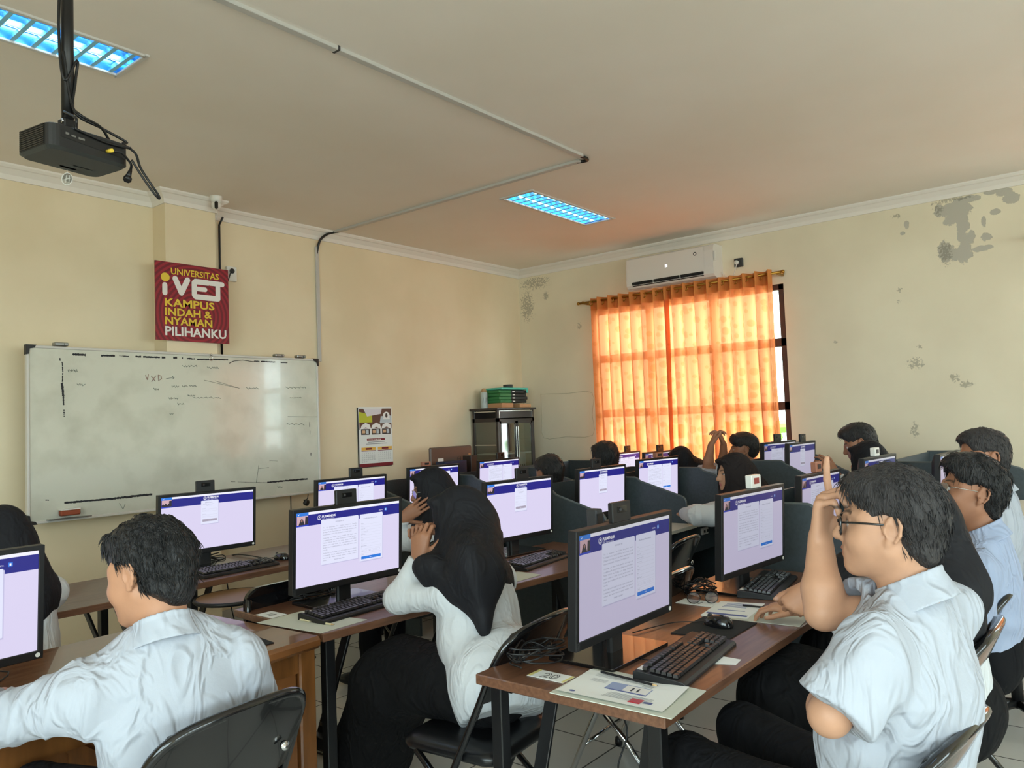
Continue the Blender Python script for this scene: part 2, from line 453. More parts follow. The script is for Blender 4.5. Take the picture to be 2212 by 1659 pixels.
struct(MB().box(((XL + XR) / 2, YA - .006, .05), (XR - XL, .012, .10)).build('baseboard_left', M_skirt), 'pale tiled skirting under the whiteboard wall')
struct(MB().box((XR - .006, (YA + YB) / 2, .05), (.012, YA - YB, .10)).build('baseboard_right', M_skirt), 'pale tiled skirting under the window wall')

# windows: dark frames with two lights above and below a transom, panes in the openings
M_frame = mat('dark_window_frame', (74, 56, 50), 0.4)
def window(i, axis, pos, u0, u1, z0, z1, mull, transoms, label):
    sgn = 1 if pos > 0 else -1
    def P(u, d, z): return (pos + sgn * d, u, z) if axis == 'x' else (u, pos + sgn * d, z)
    def bar(mb, ua, ub, za, zb, dep=.06):
        c = P((ua + ub) / 2, .04, (za + zb) / 2); s = (dep, ub - ua, zb - za) if axis == 'x' else (ub - ua, dep, zb - za)
        mb.box(c, s, ch=.004)
    r = bpy.data.objects.new('window_%d' % i, None); COL.objects.link(r); r.location = P((u0 + u1) / 2, .04, z0); struct(r, label)
    f = MB(); b = .055
    bar(f, u0, u0 + b, z0, z1); bar(f, u1 - b, u1, z0, z1); bar(f, u0, u1, z0, z0 + b); bar(f, u0, u1, z1 - b, z1)
    for u in mull: bar(f, u - .035, u + .035, z0, z1)
    for z in transoms: bar(f, u0, u1, z - .04, z + .04)
    o = f.build('window_frame', M_frame, r); o.location = -r.location
    us = [u0] + list(mull) + [u1]; zs = [z0] + list(transoms) + [z1]
    for a, c_ in zip(us, us[1:]):
        for d, e in zip(zs, zs[1:]):
            p = MB(); cc = P((a + c_) / 2, .04, (d + e) / 2); ss = (.004, c_ - a - .05, e - d - .05) if axis == 'x' else (c_ - a - .05, .004, e - d - .05)
            p.box(cc, ss); p = p.build('window_pane', M_glass, r); p.location = -r.location
    s = MB(); c = P((u0 + u1) / 2, -.02, z0 - .02); s.box(c, (.14, u1 - u0 + .06, .04) if axis == 'x' else (u1 - u0 + .06, .14, .04), ch=.005)
    o = s.build('window_sill', M_trim, r); o.location = -r.location
    return r
window(1, 'x', XR, *WIN_R[0], [3.26, 3.98], [2.15, 1.55], 'dark framed window behind the orange curtains')
window(2, 'x', XR, *WIN_R[1], [-0.89, -0.23], [2.15, 1.55], 'dark framed window further along the window wall')
window(5, 'x', XL, *WIN_S[0], [-1.6, 0.0], [2.15], 'bright window on the side wall')
for k, b in enumerate(WIN_B):
    window(3 + k, 'y', YB, *b, [b[0] + (b[1] - b[0]) / 3, b[0] + 2 * (b[1] - b[0]) / 3], [2.15], 'bright window opposite the whiteboard')

# curtains
M_curt = bpy.data.materials.new('orange_dotted_curtain'); M_curt.use_nodes = True
nt = M_curt.node_tree; nt.nodes.clear()
o_ = nt.nodes.new('ShaderNodeOutputMaterial')
at = nt.nodes.new('ShaderNodeAttribute'); at.attribute_name = 'cloth'
vo = nt.nodes.new('ShaderNodeTexVoronoi'); vo.voronoi_dimensions = '2D'; vo.inputs['Scale'].default_value = 9.0; vo.inputs['Randomness'].default_value = 0.75
gt = nt.nodes.new('ShaderNodeMath'); gt.operation = 'LESS_THAN'
rnd = nt.nodes.new('ShaderNodeMath'); rnd.operation = 'MULTIPLY_ADD'; rnd.inputs[1].default_value = 0.26; rnd.inputs[2].default_value = 0.12
sepc = nt.nodes.new('ShaderNodeSeparateColor')
nt.links.new(at.outputs['Vector'], vo.inputs['Vector']); nt.links.new(vo.outputs['Color'], sepc.inputs[0]); nt.links.new(sepc.outputs[0], rnd.inputs[0])
nt.links.new(vo.outputs['Distance'], gt.inputs[0]); nt.links.new(rnd.outputs[0], gt.inputs[1])
wv = nt.nodes.new('ShaderNodeTexNoise'); wv.inputs['Scale'].default_value = 26; wv.inputs['Detail'].default_value = 3
nt.links.new(at.outputs['Vector'], wv.inputs['Vector'])
dk = nt.nodes.new('ShaderNodeMix'); dk.data_type = 'RGBA'; dk.inputs[6].default_value = srgb(238, 144, 92); dk.inputs[7].default_value = srgb(222, 130, 76)
nt.links.new(gt.outputs[0], dk.inputs[0])
df = nt.nodes.new('ShaderNodeBsdfDiffuse'); df.inputs[0].default_value = srgb(220, 150, 96)
tr = nt.nodes.new('ShaderNodeBsdfTranslucent'); nt.links.new(dk.outputs[2], tr.inputs[0])
tp = nt.nodes.new('ShaderNodeBsdfTransparent'); tp.inputs[0].default_value = srgb(255, 205, 150)
m1 = nt.nodes.new('ShaderNodeMixShader'); m1.inputs[0].default_value = 0.60
m2 = nt.nodes.new('ShaderNodeMixShader')
fa = nt.nodes.new('ShaderNodeMath'); fa.operation = 'MULTIPLY_ADD'; fa.inputs[1].default_value = -0.012; fa.inputs[2].default_value = 0.045
nt.links.new(gt.outputs[0], fa.inputs[0]); nt.links.new(fa.outputs[0], m2.inputs[0])
nt.links.new(df.outputs[0], m1.inputs[1]); nt.links.new(tr.outputs[0], m1.inputs[2]); nt.links.new(m1.outputs[0], m2.inputs[1]); nt.links.new(tp.outputs[0], m2.inputs[2])
nt.links.new(m2.outputs[0], o_.inputs[0])
M_curtop = mat('orange_curtain_header', (214, 132, 66), 0.9)

def curtain(y0, y1, npl, zt, zb, x, label, seed, group=None):
    """y0 > y1: hangs from y0 to y1 with npl pleats"""
    r = random.Random(seed); n = npl * 14; rows = 44
    t = thing('curtain', label, 'curtain', (x, (y0 + y1) / 2, zb), group=group)
    ph = [r.uniform(-.25, .25) for _ in range(npl + 2)]; am = [r.uniform(.7, 1.25) for _ in range(npl + 2)]
    mb = MB(); cl = []
    def fn(u, v):
        k = u * npl; i = int(k); w = ph[i] * (1 - (k - i)) + ph[min(i + 1, npl)] * (k - i)
        a = (am[i] * (1 - (k - i)) + am[min(i + 1, npl)] * (k - i)) * (.050 + .012 * (1 - v))
        sway = .012 * math.sin(3 * u + 5 * v + seed) * (1 - v)
        y = y0 + (y1 - y0) * (u + .0 * v) + .018 * math.sin(2 * math.pi * k + 1.3) * (1 - .5 * v) + sway
        xx = a * math.sin(2 * math.pi * k + w * 2 + (1 - v) * .8 * math.sin(i * 1.7))
        cl.append((u * abs(y0 - y1) * 1.7, v * (zt - zb), 0))
        return (xx, y - (y0 + y1) / 2, zb + (zt - zb) * v - zb)
    mb.grid(n, rows, fn)
    o = mb.build('curtain_cloth', [M_curt], t)
    a = o.data.attributes.new('cloth', 'FLOAT_VECTOR', 'POINT'); a.data.foreach_set('vector', [c for p in cl for c in p])
    hb = MB()
    def fh(u, v):
        p = fn(u, .94 + .06 * v); return (p[0] - .003, p[1], p[2])
    hb.grid(n, 2, fh); hb.build('header_band', M_curtop, t)
    gm = MB()
    for i in range(npl):
        for q in (0.0, .5):
            u = (i + q + .02) / npl; p = fn(min(u, 1), .975)
            g = MB(); pts = [(p[0] - .005, p[1] + .022 * math.cos(b), p[2] + .022 * math.sin(b)) for b in [2 * math.pi * j / 14 for j in range(14)]]
            if q == 0: g.tube(pts, .006, 6, closed=True); g.build('eyelet', M_gold, t)
    return t
curtain(4.585, 3.66, 7, 2.81, .62, 7.115, 'orange dotted curtain panel on the side nearer the glass cabinet', 3)
curtain(3.70, 2.585, 9, 2.82, .62, 7.115, 'orange dotted curtain panel beside the bright strip of window', 8)
curtain(.12, -1.25, 9, 2.80, .62, 7.115, 'orange curtain on the second window of the wall', 5)
def rod(y0, y1, z0, z1, label):
    rd = thing('curtain_rod', label, 'curtain rod', (7.115, (y0 + y1) / 2, z0))
    o = MB().tube([(7.115, y0, z0), (7.115, y1, z1)], .013, 12).build('rod', M_gold, rd); o.location = -rd.location
    for y in (y0 - .05, y1 + .05):
        o = MB().box((7.185, y, (z0 + z1) / 2), (.13, .02, .03)).build('bracket', M_gold, rd); o.location = -rd.location
    for y, z in ((y0, z0), (y1, z1)):
        o = MB().lathe([(.0, -.016), (.016, -.012), (.019, 0), (.016, .012), (0, .016)], (7.115, y, z), 12, R=Matrix.Rotation(rad(90), 3, 'X')).build('rod_end', M_gold, rd); o.location = -rd.location
rod(4.76, 2.49, 2.775, 2.785, 'brass curtain rod over the orange curtains')
rod(.60, -1.72, 2.77, 2.77, 'brass curtain rod over the second window')

# faint outline of an old filled patch on the window wall
M_filler = mat('filler_line', (196, 188, 160), 0.9)
mb = MB()
pl = [(5.43, 1.81), (5.05, 1.80), (4.72, 1.79), (4.73, 1.55), (4.735, 1.32), (5.1, 1.31), (5.41, 1.305), (5.425, 1.55)]
mb.tube([(7.25, y, z) for y, z in smooth_path([(a, b, 0) for a, b in pl + pl[:1]], 3) for y, z in [(y, z)]] if False else [(7.2495, p.x, p.y) for p in smooth_path([(a, b, 0) for a, b in pl + pl[:1]], 3)], .0032, 5)
struct(mb.build('trim_7', M_filler), 'faint filler outline of an old opening in the wall')

# greenery far outside
M_leaf = mat('hedge_leaf', (120, 160, 70), 0.7)
mb = MB()
for i in range(260):
    y = random.uniform(-4, 9); z = random.uniform(0, 1.6) ** 1.0; x = 12 + random.uniform(-.5, .5); s = random.uniform(.25, .5)
    R = Matrix.Rotation(random.uniform(0, 6), 3, 'Z') @ Matrix.Rotation(random.uniform(0, 6), 3, 'X')
    mb.box((x, y, z * .8), (s, s * .6, s * .5), R, ch=s * .12)
o = mb.build('hedge', M_leaf); tag(o, 'green hedge outside beyond the window glass', 'hedge', kind='stuff')
# ---------------------------------------------------------------- ceiling and wall fittings
M_tube = mat('fluorescent_tube', (240, 250, 255), 0.3, emit=(225, 245, 255), strength=9.0)
M_refl = mat('blue_film_reflector', (90, 176, 240), 0.22, metal=0.75)
M_blade = mat('louvre_blade', (130, 205, 245), 0.25, metal=0.6)
M_lampframe = mat('lamp_frame', (206, 204, 200), 0.4)
LAMP_LABELS = ['recessed ceiling lamp with blue louvre behind the projector pole', 'recessed ceiling lamp with cyan louvre in front of the air conditioner',
               'unseen ceiling lamp with louvre added over the front desks', 'unseen ceiling lamp with louvre added over the back seats']
for (x0, x1, y0, y1), lab in zip(LAMPS, LAMP_LABELS):
    t = thing('ceiling_light', lab, 'ceiling light', ((x0 + x1) / 2, (y0 + y1) / 2, ZC), group='recessed ceiling lights')
    w, d = x1 - x0, y1 - y0
    f = MB()
    for c, s in (((0, -d / 2 + .004, -.004), (w - .014, .022, .012)), ((0, d / 2 - .004, -.004), (w - .014, .022, .012)), ((-w / 2 + .004, 0, -.004), (.022, d + .03, .012)), ((w / 2 - .004, 0, -.004), (.022, d + .03, .012))):
        f.box(c, s, ch=.002)
    f.build('frame', M_lampframe, t)
    h = MB()
    n = 10; vs = []
    pr = [(-d / 2 + .003, 0), (-d / 2 + .02, .055), (-d / 4, .078), (-.012, .05), (0, .02), (.012, .05), (d / 4, .078), (d / 2 - .02, .055), (d / 2 - .003, 0)]
    for x in (-w / 2 + .003, w / 2 - .003):
        for y, z in pr: vs.append((x, y, z))
    k = len(pr); h.add(vs, [(i, i + 1, k + i + 1, k + i) for i in range(k - 1)])
    for x in (-w / 2 + .003, w / 2 - .003): h.box((x, 0, .045), (.003, d - .01, .088))
    h.box((0, 0, .096), (w, d, .004))
    h.build('reflector', M_refl, t)
    for s_ in (-1, 1):
        MB().tube([(-w / 2 + .02, s_ * d / 4, .048), (w / 2 - .02, s_ * d / 4, .048)], .013, 10).build('tube', M_tube, t)
    lv = MB(); nb = 14
    lv.box((0, 0, .014), (w - .01, .006, .030))
    for i in range(nb):
        x = -w / 2 + (i + .5) * w / nb
        lv.add([(x - .010, -d / 2 + .004, 0), (x + .010, -d / 2 + .004, 0), (x + .010, d / 2 - .004, 0), (x - .010, d / 2 - .004, 0), (x, -d / 2 + .004, .032), (x, d / 2 - .004, .032)],
               [(0, 3, 2, 1), (0, 1, 4), (2, 3, 5), (1, 2, 5, 4), (3, 0, 4, 5)])
    lv.build('louvre', M_blade, t)

# cable trunking on the ceiling, down the whiteboard wall
M_trunk = mat('grey_trunking', (196, 194, 190), 0.5)
zc = ZC
t = thing('cable_trunking', 'white cable trunking running across the ceiling to the wall', 'cable trunking', (4.4, 2.87, zc))
def put(o, t): o.location = -Vector(t.location); return o
put(MB().box(((1.30 + 4.40) / 2, 2.87, zc - .010), (3.10, .042, .02), ch=.003).build('trunking_length', M_trunk, t), t)
put(MB().box((4.475, (2.93 + 5.62) / 2, zc - .010), (.042, 5.62 - 2.93, .02), ch=.003).build('trunking_length', M_trunk, t), t)
put(MB().box((4.315, YA - .011, (3.14 + 2.10) / 2), (.036, .02, 3.14 - 2.10), ch=.003).build('trunking_length', M_trunk, t), t)
put(MB().tube(smooth_path([(4.40, 2.872, zc - .012), (4.46, 2.868, zc - .012), (4.497, 2.885, zc - .012), (4.497, 2.92, zc - .012), (4.478, 2.96, zc - .012)]), .011, 8).build('cable', M_black, t), t)
put(MB().tube(smooth_path([(4.475, 5.57, zc - .014), (4.46, 5.63, zc - .016), (4.40, 5.645, zc - .04), (4.335, 5.66, zc - .10), (4.318, 5.685, zc - .19), (4.316, 5.69, zc - .24)]), .011, 8).build('cable', M_black, t), t)
for x in (2.32,):
    put(MB().box((x, 2.87, zc - .0105), (.012, .046, .0225)).build('joint_strip', M_dkgrey, t), t)

# projector on a ceiling pole
M_proj = mat('projector_shell', (30, 30, 31), 0.45)
M_projb = mat('projector_underside', (58, 60, 58), 0.5)
PO = Vector((1.03, 2.78, 2.47))                       # lower near corner
pu = Vector((.986, .165, 0)).normalized()   # along the socket side
pv = Vector((-pu.y, pu.x, 0))                            # away from the socket side
def PJ(u, v, w): p = PO + pu * u + pv * v + Vector((0, 0, w)); return (p.x, p.y, p.z)
t = thing('projector', 'black projector hanging under the ceiling on a black pole', 'projector', tuple(PO))
PW, PD, PH = .295, .205, .085
sh = MB()
ol = rrect(0, 0, PW, PD, .035, 5)
def pjsh(lo, hi, ins0, ins1):
    a = [(ins0 + u * (1 - 2 * ins0 / PW), ins0 + v * (1 - 2 * ins0 / PD)) for u, v in ol]
    b = [(ins1 + u * (1 - 2 * ins1 / PW), ins1 + v * (1 - 2 * ins1 / PD)) for u, v in ol]
    return [PJ(u, v, lo) for u, v in a] + [PJ(u, v, hi) for u, v in b]
n = len(ol)
vs = pjsh(0.006, PH - .004, 0, 0) + pjsh(PH - .004, PH, 0, .006)[n:]
sh.add(vs, [(i, (i + 1) % n, n + (i + 1) % n, n + i) for i in range(n)] + [(n + i, n + (i + 1) % n, 2 * n + (i + 1) % n, 2 * n + i) for i in range(n)] + [[2 * n + i for i in range(n)]])
put(sh.build('shell', M_proj, t), t)
un = MB(); vs = pjsh(-.004, .006, .012, 0)
un.add(vs, [(i, (i + 1) % n, n + (i + 1) % n, n + i) for i in range(n)] + [list(range(n))[::-1]])
un.cur = 1
un.prism(rrect(.13, .155, .19, .167, .003), lambda u, v, w: PJ(u, v, -.0046 - w * .0), .0005)
un.cur = 2
un.prism(rrect(.155, .12, .225, .125, .002), lambda u, v, w: PJ(u, v, -.0046), .0003)
put(un.build('underside', [M_projb, M_black, M_print], t), t)
for side in (0, 1):
    vt = MB()
    for i in range(10):
        z = .012 + i * .0072
        if side == 0: vt.box((0, 0, 0), (.001, .001, .001)) if False else vt.prism([(.03, z), (PD - .03, z), (PD - .03, z + .0035), (.03, z + .0035)], lambda u, v, w: PJ(-.0022 + w, u, v), .004)
        else: vt.prism([(.03, z), (PD - .03, z), (PD - .03, z + .0035), (.03, z + .0035)], lambda u, v, w: PJ(PW - .0018 + w, u, v), .004)
    put(vt.build('vent_grille', M_blackg, t), t)
sk = MB()
sk.cur = 0
sk.prism([(.04, .040), (.275, .026), (.275, .062), (.04, .066)], lambda u, v, w: PJ(u, -.0012 + w * 1, v), .002)
sk.cur = 1
for u, v, a, b in ((.055, .052, .012, .008), (.075, .050, .016, .006), (.10, .048, .022, .007)): sk.prism([(u, v), (u + a, v), (u + a, v + b), (u, v + b)], lambda x, y, w: PJ(x, -.0022 + w, y), .001)
put(sk.build('socket_panel', [M_black, M_steel], t), t)
put(MB().tube([PJ(.205, -.002, .036), PJ(.205, -.03, .033)], .007, 8).build('yellow_plug', M_yellow, t), t)
mk = MB(); top = PJ(.124, .10, PH)
mk.box((top[0], top[1], top[2] + .012), (.10, .08, .01), RZ(math.atan2(pu.y, pu.x)), ch=.002)
mk.box((top[0], top[1], top[2] + .035), (.05, .045, .05), RZ(math.atan2(pu.y, pu.x)), ch=.004)
put(mk.build('mount_bracket', M_blackm, t), t)
put(MB().tube([(top[0], top[1], top[2] + .03), (top[0], top[1], ZC)], .021, 14).build('pole', M_blackm, t), t)
put(MB().lathe([(.06, 0), (.06, -.006), (.024, -.012)], (top[0], top[1], ZC), 18).build('ceiling_plate', M_blackm, t), t)
for dz in (.02, .05): put(MB().lathe([(0, -.003), (.009, -.003), (.009, .003), (0, .003)], (top[0] - .022, top[1] - .012, top[2] + dz), 8, R=Matrix.Rotation(rad(90), 3, 'Y')).build('bolt', M_chrome, t), t)
tx, ty, tz = top
a_, b_ = PJ(.28, .02, PH + .004), PJ(.30, -.02, .03)
for pts in ([(tx - .02, ty - .012, ZC - .05), (tx - .032, ty - .01, ZC - .35), (tx - .02, ty - .02, ZC - .55), (tx + .025, ty - .02, tz + .28), (tx + .02, ty - .015, tz + .2), PJ(.13, .07, PH + .085), PJ(.22, .05, PH + .05), PJ(.30, .03, PH + .02), a_, PJ(.305, -.015, PH - .03), PJ(.315, -.03, .0), PJ(.345, -.05, -.06), PJ(.372, -.05, -.09), PJ(.372, -.055, -.105), PJ(.35, -.055, -.09), PJ(.31, -.04, -.03), PJ(.28, -.03, .02)],
            [(tx - .018, ty - .014, tz + .30), (tx + .0, ty - .028, tz + .12), PJ(.12, .02, PH + .06), PJ(.20, .03, PH + .045), PJ(.25, .05, PH + .012), PJ(.28, .05, PH + .004)],
            [(tx - .02, ty - .022, tz + .08), PJ(.085, -.012, PH + .03), PJ(.088, -.006, PH), PJ(.10, -.006, PH - .008), PJ(.20, -.006, PH - .02), PJ(.275, -.006, PH - .016), PJ(.296, 0, PH - .01)],
            [PJ(.215, -.025, .033), PJ(.24, -.03, .035), PJ(.27, -.022, .02), PJ(.285, -.02, .005), PJ(.275, -.03, -.02)]):
    put(MB().tube(smooth_path(pts), .0048, 6).build('cable', M_black, t), t)
e = MB(); e.tube([PJ(.275, -.03, -.02), PJ(.262, -.034, -.05)], [.006, .011], 8); e.tube([PJ(.262, -.034, -.05), PJ(.256, -.036, -.064)], .014, 6)
put(e.build('cable_plug', M_black, t), t)
# paper disc tag swinging under the projector
M_disc = clear_mat('clear_plastic_tag', (240, 244, 244), 0.3)
t2 = thing('hanging_tag', 'round clear plastic tag dangling below the projector', 'tag', PJ(.17, .185, -.004))
pc = Vector(PJ(.17, .185, -.004)); o = MB().tube([pc, pc + Vector((0, 0, -.012))], .0012, 5).build('string', M_white, t2); put(o, t2)
fwd = Vector((.63, -.776, 0)); cc = pc + Vector((0, 0, -.034))
put(MB().prism(ell(0, 0, .019, .022, 24), lambda u, v, w: tuple(cc + fwd * u + Vector((0, 0, v)) + Vector((.776, .63, 0)) * w), .001).build('disc', M_disc, t2), t2)
r_ = MB(); r_.tube([tuple(cc + fwd * u + Vector((0, 0, v))) for u, v in ell(0, 0, .019, .022, 24)], .0014, 5, closed=True)
for du in (-.006, .006): r_.tube([tuple(cc + fwd * du + Vector((0, 0, -.014))), tuple(cc + fwd * (du + .004) + Vector((0, 0, .014)))], .0011, 4)
r_.tube([tuple(cc + fwd * -.012 + Vector((0, 0, -.002))), tuple(cc + fwd * .012 + Vector((0, 0, .002)))], .0011, 4)
put(r_.build('rim', M_white, t2), t2)

# security camera under the ceiling by the pillar
t = thing('security_camera', 'white dome security camera hanging beside the pillar top', 'security camera', (3.17, 5.40, ZC))
MB().lathe([(0, 0), (.046, 0), (.046, -.006), (.040, -.03), (.030, -.052)], n=24).build('base', M_white, t)
MB().lathe([(0.0, -.105), (.018, -.101), (.032, -.088), (.037, -.070), (.034, -.052), (.022, -.044)], n=24).build('ball_housing', M_white, t)
fd = Vector((-.50, -.86, 0)); sd = Vector((-fd.y, fd.x, 0))
MB().prism(rrect(-.013, -.032, .013, .026, .012, 5), lambda u, v, w: tuple(Vector((0, 0, -.072)) + sd * u + fd * (.026 + w) + Vector((0, 0, v))), .012).build('lens_window', M_blackg, t)
t = thing('wall_cable', 'black cable running down beside the pillar', 'cable', (3.36, YA - .006, 3.2))
put(MB().tube([(3.36, YA - .07, 3.22), (3.362, YA - .012, 3.17), (3.364, YA - .008, 2.6), (3.368, YA - .008, 2.1)], .008, 8).build('cable', M_black, t), t)
put(MB().tube(smooth_path([(3.19, 5.42, ZC - .06), (3.235, 5.5, ZC - .12), (3.245, 5.6, ZC - .2), (3.25, 5.69, ZC - .3), (3.255, 5.69, ZC - .42)]), .003, 5).build('camera_wire', M_white, t), t)
t = thing('wall_socket', 'white wall socket peeping out beside the red sign', 'wall socket', (3.457, YA - .016, 2.781))
MB().box((0, 0, 0), (.088, .03, .12), ch=.005).build('plate', M_white, t)
MB().lathe([(0, 0), (.018, 0), (.021, .006), (.021, .012)], (-.008, -.020, .02), 16, R=Matrix.Rotation(rad(90), 3, 'X')).build('plug', M_dkgrey, t)
MB().tube(smooth_path([(-.01, -.03, .02), (-.03, -.04, .0), (-.035, -.02, -.05), (-.05, -.01, -.10)]), .004, 6).build('cord', M_black, t)
t = thing('junction_knob', 'black round cable gland on the pillar side above the sign', 'cable gland', (PX1 + .012, 5.60, 2.90))
MB().lathe([(0, -.016), (.045, -.014), (.048, 0), (.045, .012), (0, .016)], (0, 0, 0), 20, R=Matrix.Rotation(rad(90), 3, 'Y')).build('disc', M_black, t)
MB().tube(smooth_path([(.01, 0, -.04), (.02, .02, -.12), (.018, .03, -.25)]), .003, 5).build('wire', M_white, t)

# red sign on the pillar
M_red = mat('sign_red', (150, 34, 48), 0.45)
tc = nd(M_red, 'ShaderNodeTexCoord'); vm = nd(M_red, 'ShaderNodeVectorMath'); vm.operation = 'DISTANCE'; vm.inputs[1].default_value = (.02, 0, -.09)
lk(M_red, tc.outputs['Object'], vm.inputs[0])
mu = nd(M_red, 'ShaderNodeMath', operation='MULTIPLY'); mu.inputs[1].default_value = 2 * math.pi / .034; lk(M_red, vm.outputs['Value'], mu.inputs[0])
sn = nd(M_red, 'ShaderNodeMath', operation='SINE'); lk(M_red, mu.outputs[0], sn.inputs[0])
st = nd(M_red, 'ShaderNodeMapRange'); st.inputs['From Min'].default_value = -.3; st.inputs['From Max'].default_value = .3; lk(M_red, sn.outputs[0], st.inputs['Value'])
mx = nd(M_red, 'ShaderNodeMix'); mx.data_type = 'RGBA'; mx.inputs[6].default_value = srgb(158, 34, 50); mx.inputs[7].default_value = srgb(116, 26, 40)
lk(M_red, st.outputs[0], mx.inputs[0]); lk(M_red, mx.outputs[2], prin(M_red).inputs['Base Color'])
SY, SX, SZ, SS = 5.490, 3.024, 2.474, .29
t = thing('sign', 'square red university sign with white and yellow lettering on the pillar', 'sign', (SX, SY, SZ))
MB().box((0, .008, 0), (2 * SS, .012, 2 * SS)).build('board', M_red, t)
for sx in (-.14, .14): MB().box((sx, .02, 0), (.03, .016, .5)).build('batten', M_dkgrey, t)
def SG(u, v, w=0): return (-SS + u * 2 * SS, .0005 - w, -SS + v * 2 * SS)       # u, v from 0 to 1 on the face
def sgt(name, body, u0, u1, v0, v1, m, bold=.02):
    vs, fs = text_poly(body, 1.0, bold)
    xs = [p[0] for p in vs]; ys = [p[1] for p in vs]
    sx = (u1 - u0) / (max(xs) - min(xs)); sy = (v1 - v0) / (max(ys) - min(ys))
    b = MB(); b.add([SG(u0 + (p[0] - min(xs)) * sx, v0 + (p[1] - min(ys)) * sy, .001) for p in vs], fs); return b.build(name, m, t)
sgt('lettering', 'UNIVERSITAS', .20, .86, .845, .93, M_yellow, .018)
sgt('lettering', 'KAMPUS', .115, .79, .43, .535, M_yellow, .028)
sgt('lettering', 'INDAH &', .115, .75, .315, .415, M_yellow, .028)
sgt('lettering', 'NYAMAN', .115, .755, .20, .30, M_yellow, .028)
sgt('lettering', 'PILIHANKU', .115, .955, .06, .18, M_signwhite, .028)
lg = MB()
def stroke(pts, r, w=.0012):
    for (ax, ay), (bx, by) in zip(pts, pts[1:]):
        w += .00012
        d = Vector((bx - ax, by - ay)); L = d.length; d /= L; nn = Vector((-d.y, d.x)); ol = []
        a0 = math.atan2(d.y, d.x)
        for k in range(9): a = a0 + math.pi / 2 + math.pi * k / 8; ol.append((ax + r * math.cos(a), ay + r * math.sin(a)))
        for k in range(9): a = a0 - math.pi / 2 + math.pi * k / 8; ol.append((bx + r * math.cos(a), by + r * math.sin(a)))
        lg.flat(ol, lambda u, v, ww: SG(u, v, ww), w)
stroke([(.118, .70), (.118, .60)], .033)
stroke([(.255, .795), (.335, .62), (.42, .795)], .036)
stroke([(.70, .79), (.53, .79), (.51, .77), (.51, .61), (.53, .59), (.83, .59)], .036, .0020)
stroke([(.55, .695), (.66, .695)], .030, .0028)
stroke([(.73, .79), (.905, .79)], .033, .0032); stroke([(.84, .79), (.84, .59)], .034, .0036)
lg.build('logo', M_signwhite, t)
MB().flat(ell(.125, .80, .058, .056, 28), lambda u, v, w: SG(u, v, w), .0012).build('logo_dot', M_yellow, t)

# whiteboard
M_wb = mat('whiteboard_enamel', (214, 214, 200), 0.14, spec=0.9, coat=0.3)
add_noise_color(M_wb, (198, 198, 184), (216, 216, 203), scale=5, detail=10, stretch=(1, 1, 1), lo=0.25, hi=0.55)
BX0, BX1, BZ0, BZ1, BY = 1.885, 4.135, .958, 2.097, 5.478
t = thing('whiteboard', 'large wall whiteboard with faint handwriting and black marker streaks', 'whiteboard', ((BX0 + BX1) / 2, BY, (BZ0 + BZ1) / 2))
MB().box(((BX0 + BX1) / 2, BY + .012, (BZ0 + BZ1) / 2), (BX1 - BX0 - .02, .02, BZ1 - BZ0 - .02)).build('panel', M_wb, t).location = -Vector(t.location)
f = MB()
for c, s in ((((BX0 + BX1) / 2, BY + .008, BZ1 - .009), (BX1 - BX0, .034, .018)), (((BX0 + BX1) / 2, BY + .008, BZ0 + .009), (BX1 - BX0, .034, .018)), ((BX0 + .009, BY + .008, (BZ0 + BZ1) / 2), (.018, .034, BZ1 - BZ0)), ((BX1 - .009, BY + .008, (BZ0 + BZ1) / 2), (.018, .034, BZ1 - BZ0))):
    f.box(c, s, ch=.004)
put(f.build('frame', mat('board_frame', (214, 210, 204), 0.35), t), t)
for x, z in ((BX0, BZ1), (BX1, BZ1), (BX0, BZ0), (BX1, BZ0)):
    sx = 1 if x == BX0 else -1; sz = -1 if z == BZ1 else 1
    k = MB(); k.prism([(0, 0), (.06, 0), (.05, .02), (.022, .026), (.018, .06), (0, .065)] if sx * sz > 0 else [(0, 0), (0, .065), (.018, .06), (.022, .026), (.05, .02), (.06, 0)], lambda u, v, w: (x + sx * (u - .003), BY - .012 + w, z + sz * (v - .003)), .036)
    put(k.build('corner_cap', M_black, t), t)
for x in (2.09, 3.75, 3.96):
    k = MB(); k.box((x, BY + .005, BZ1 + .014), (.085, .05, .022), ch=.004); k.tube([(x + .02, BY - .022, BZ1 + .014), (x + .02, BY - .028, BZ1 + .014)], .006, 8)
    put(k.build('hanger_clip', M_dkgrey if x > 4 else M_steel, t), t)
k = MB(); k.tube([(3.14 + .014 * math.cos(a), BY - .018, BZ1 - .035 + .02 * math.sin(a)) for a in [2 * math.pi * i / 14 for i in range(14)]], .002, 5, closed=True); k.lathe([(0, -.008), (.008, -.004), (.008, .004), (0, .008)], (3.14, BY - .018, BZ1 - .008), 10)
put(k.build('ring_hook', M_chrome, t), t)
ink = MB(); inkr = random.Random(4)
def WP(px, pz, w=.0): return (px, BY + .0010 - w, pz)
def streak(p, q, th, n=14, gap=0.0):
    p = Vector(p); q = Vector(q); d = (q - p); nn = Vector((-d.y, d.x)).normalized()
    for i in range(n):
        if inkr.random() < gap: continue
        a = p + d * (i / n); b = p + d * ((i + 1) / n)
        h = [th * inkr.uniform(.55, 1.2) * .5 for _ in range(4)]
        ink.add([WP(*(a - nn * h[0])), WP(*(b - nn * h[1])), WP(*(b + nn * h[2])), WP(*(a + nn * h[3]))], [(0, 1, 2, 3)])
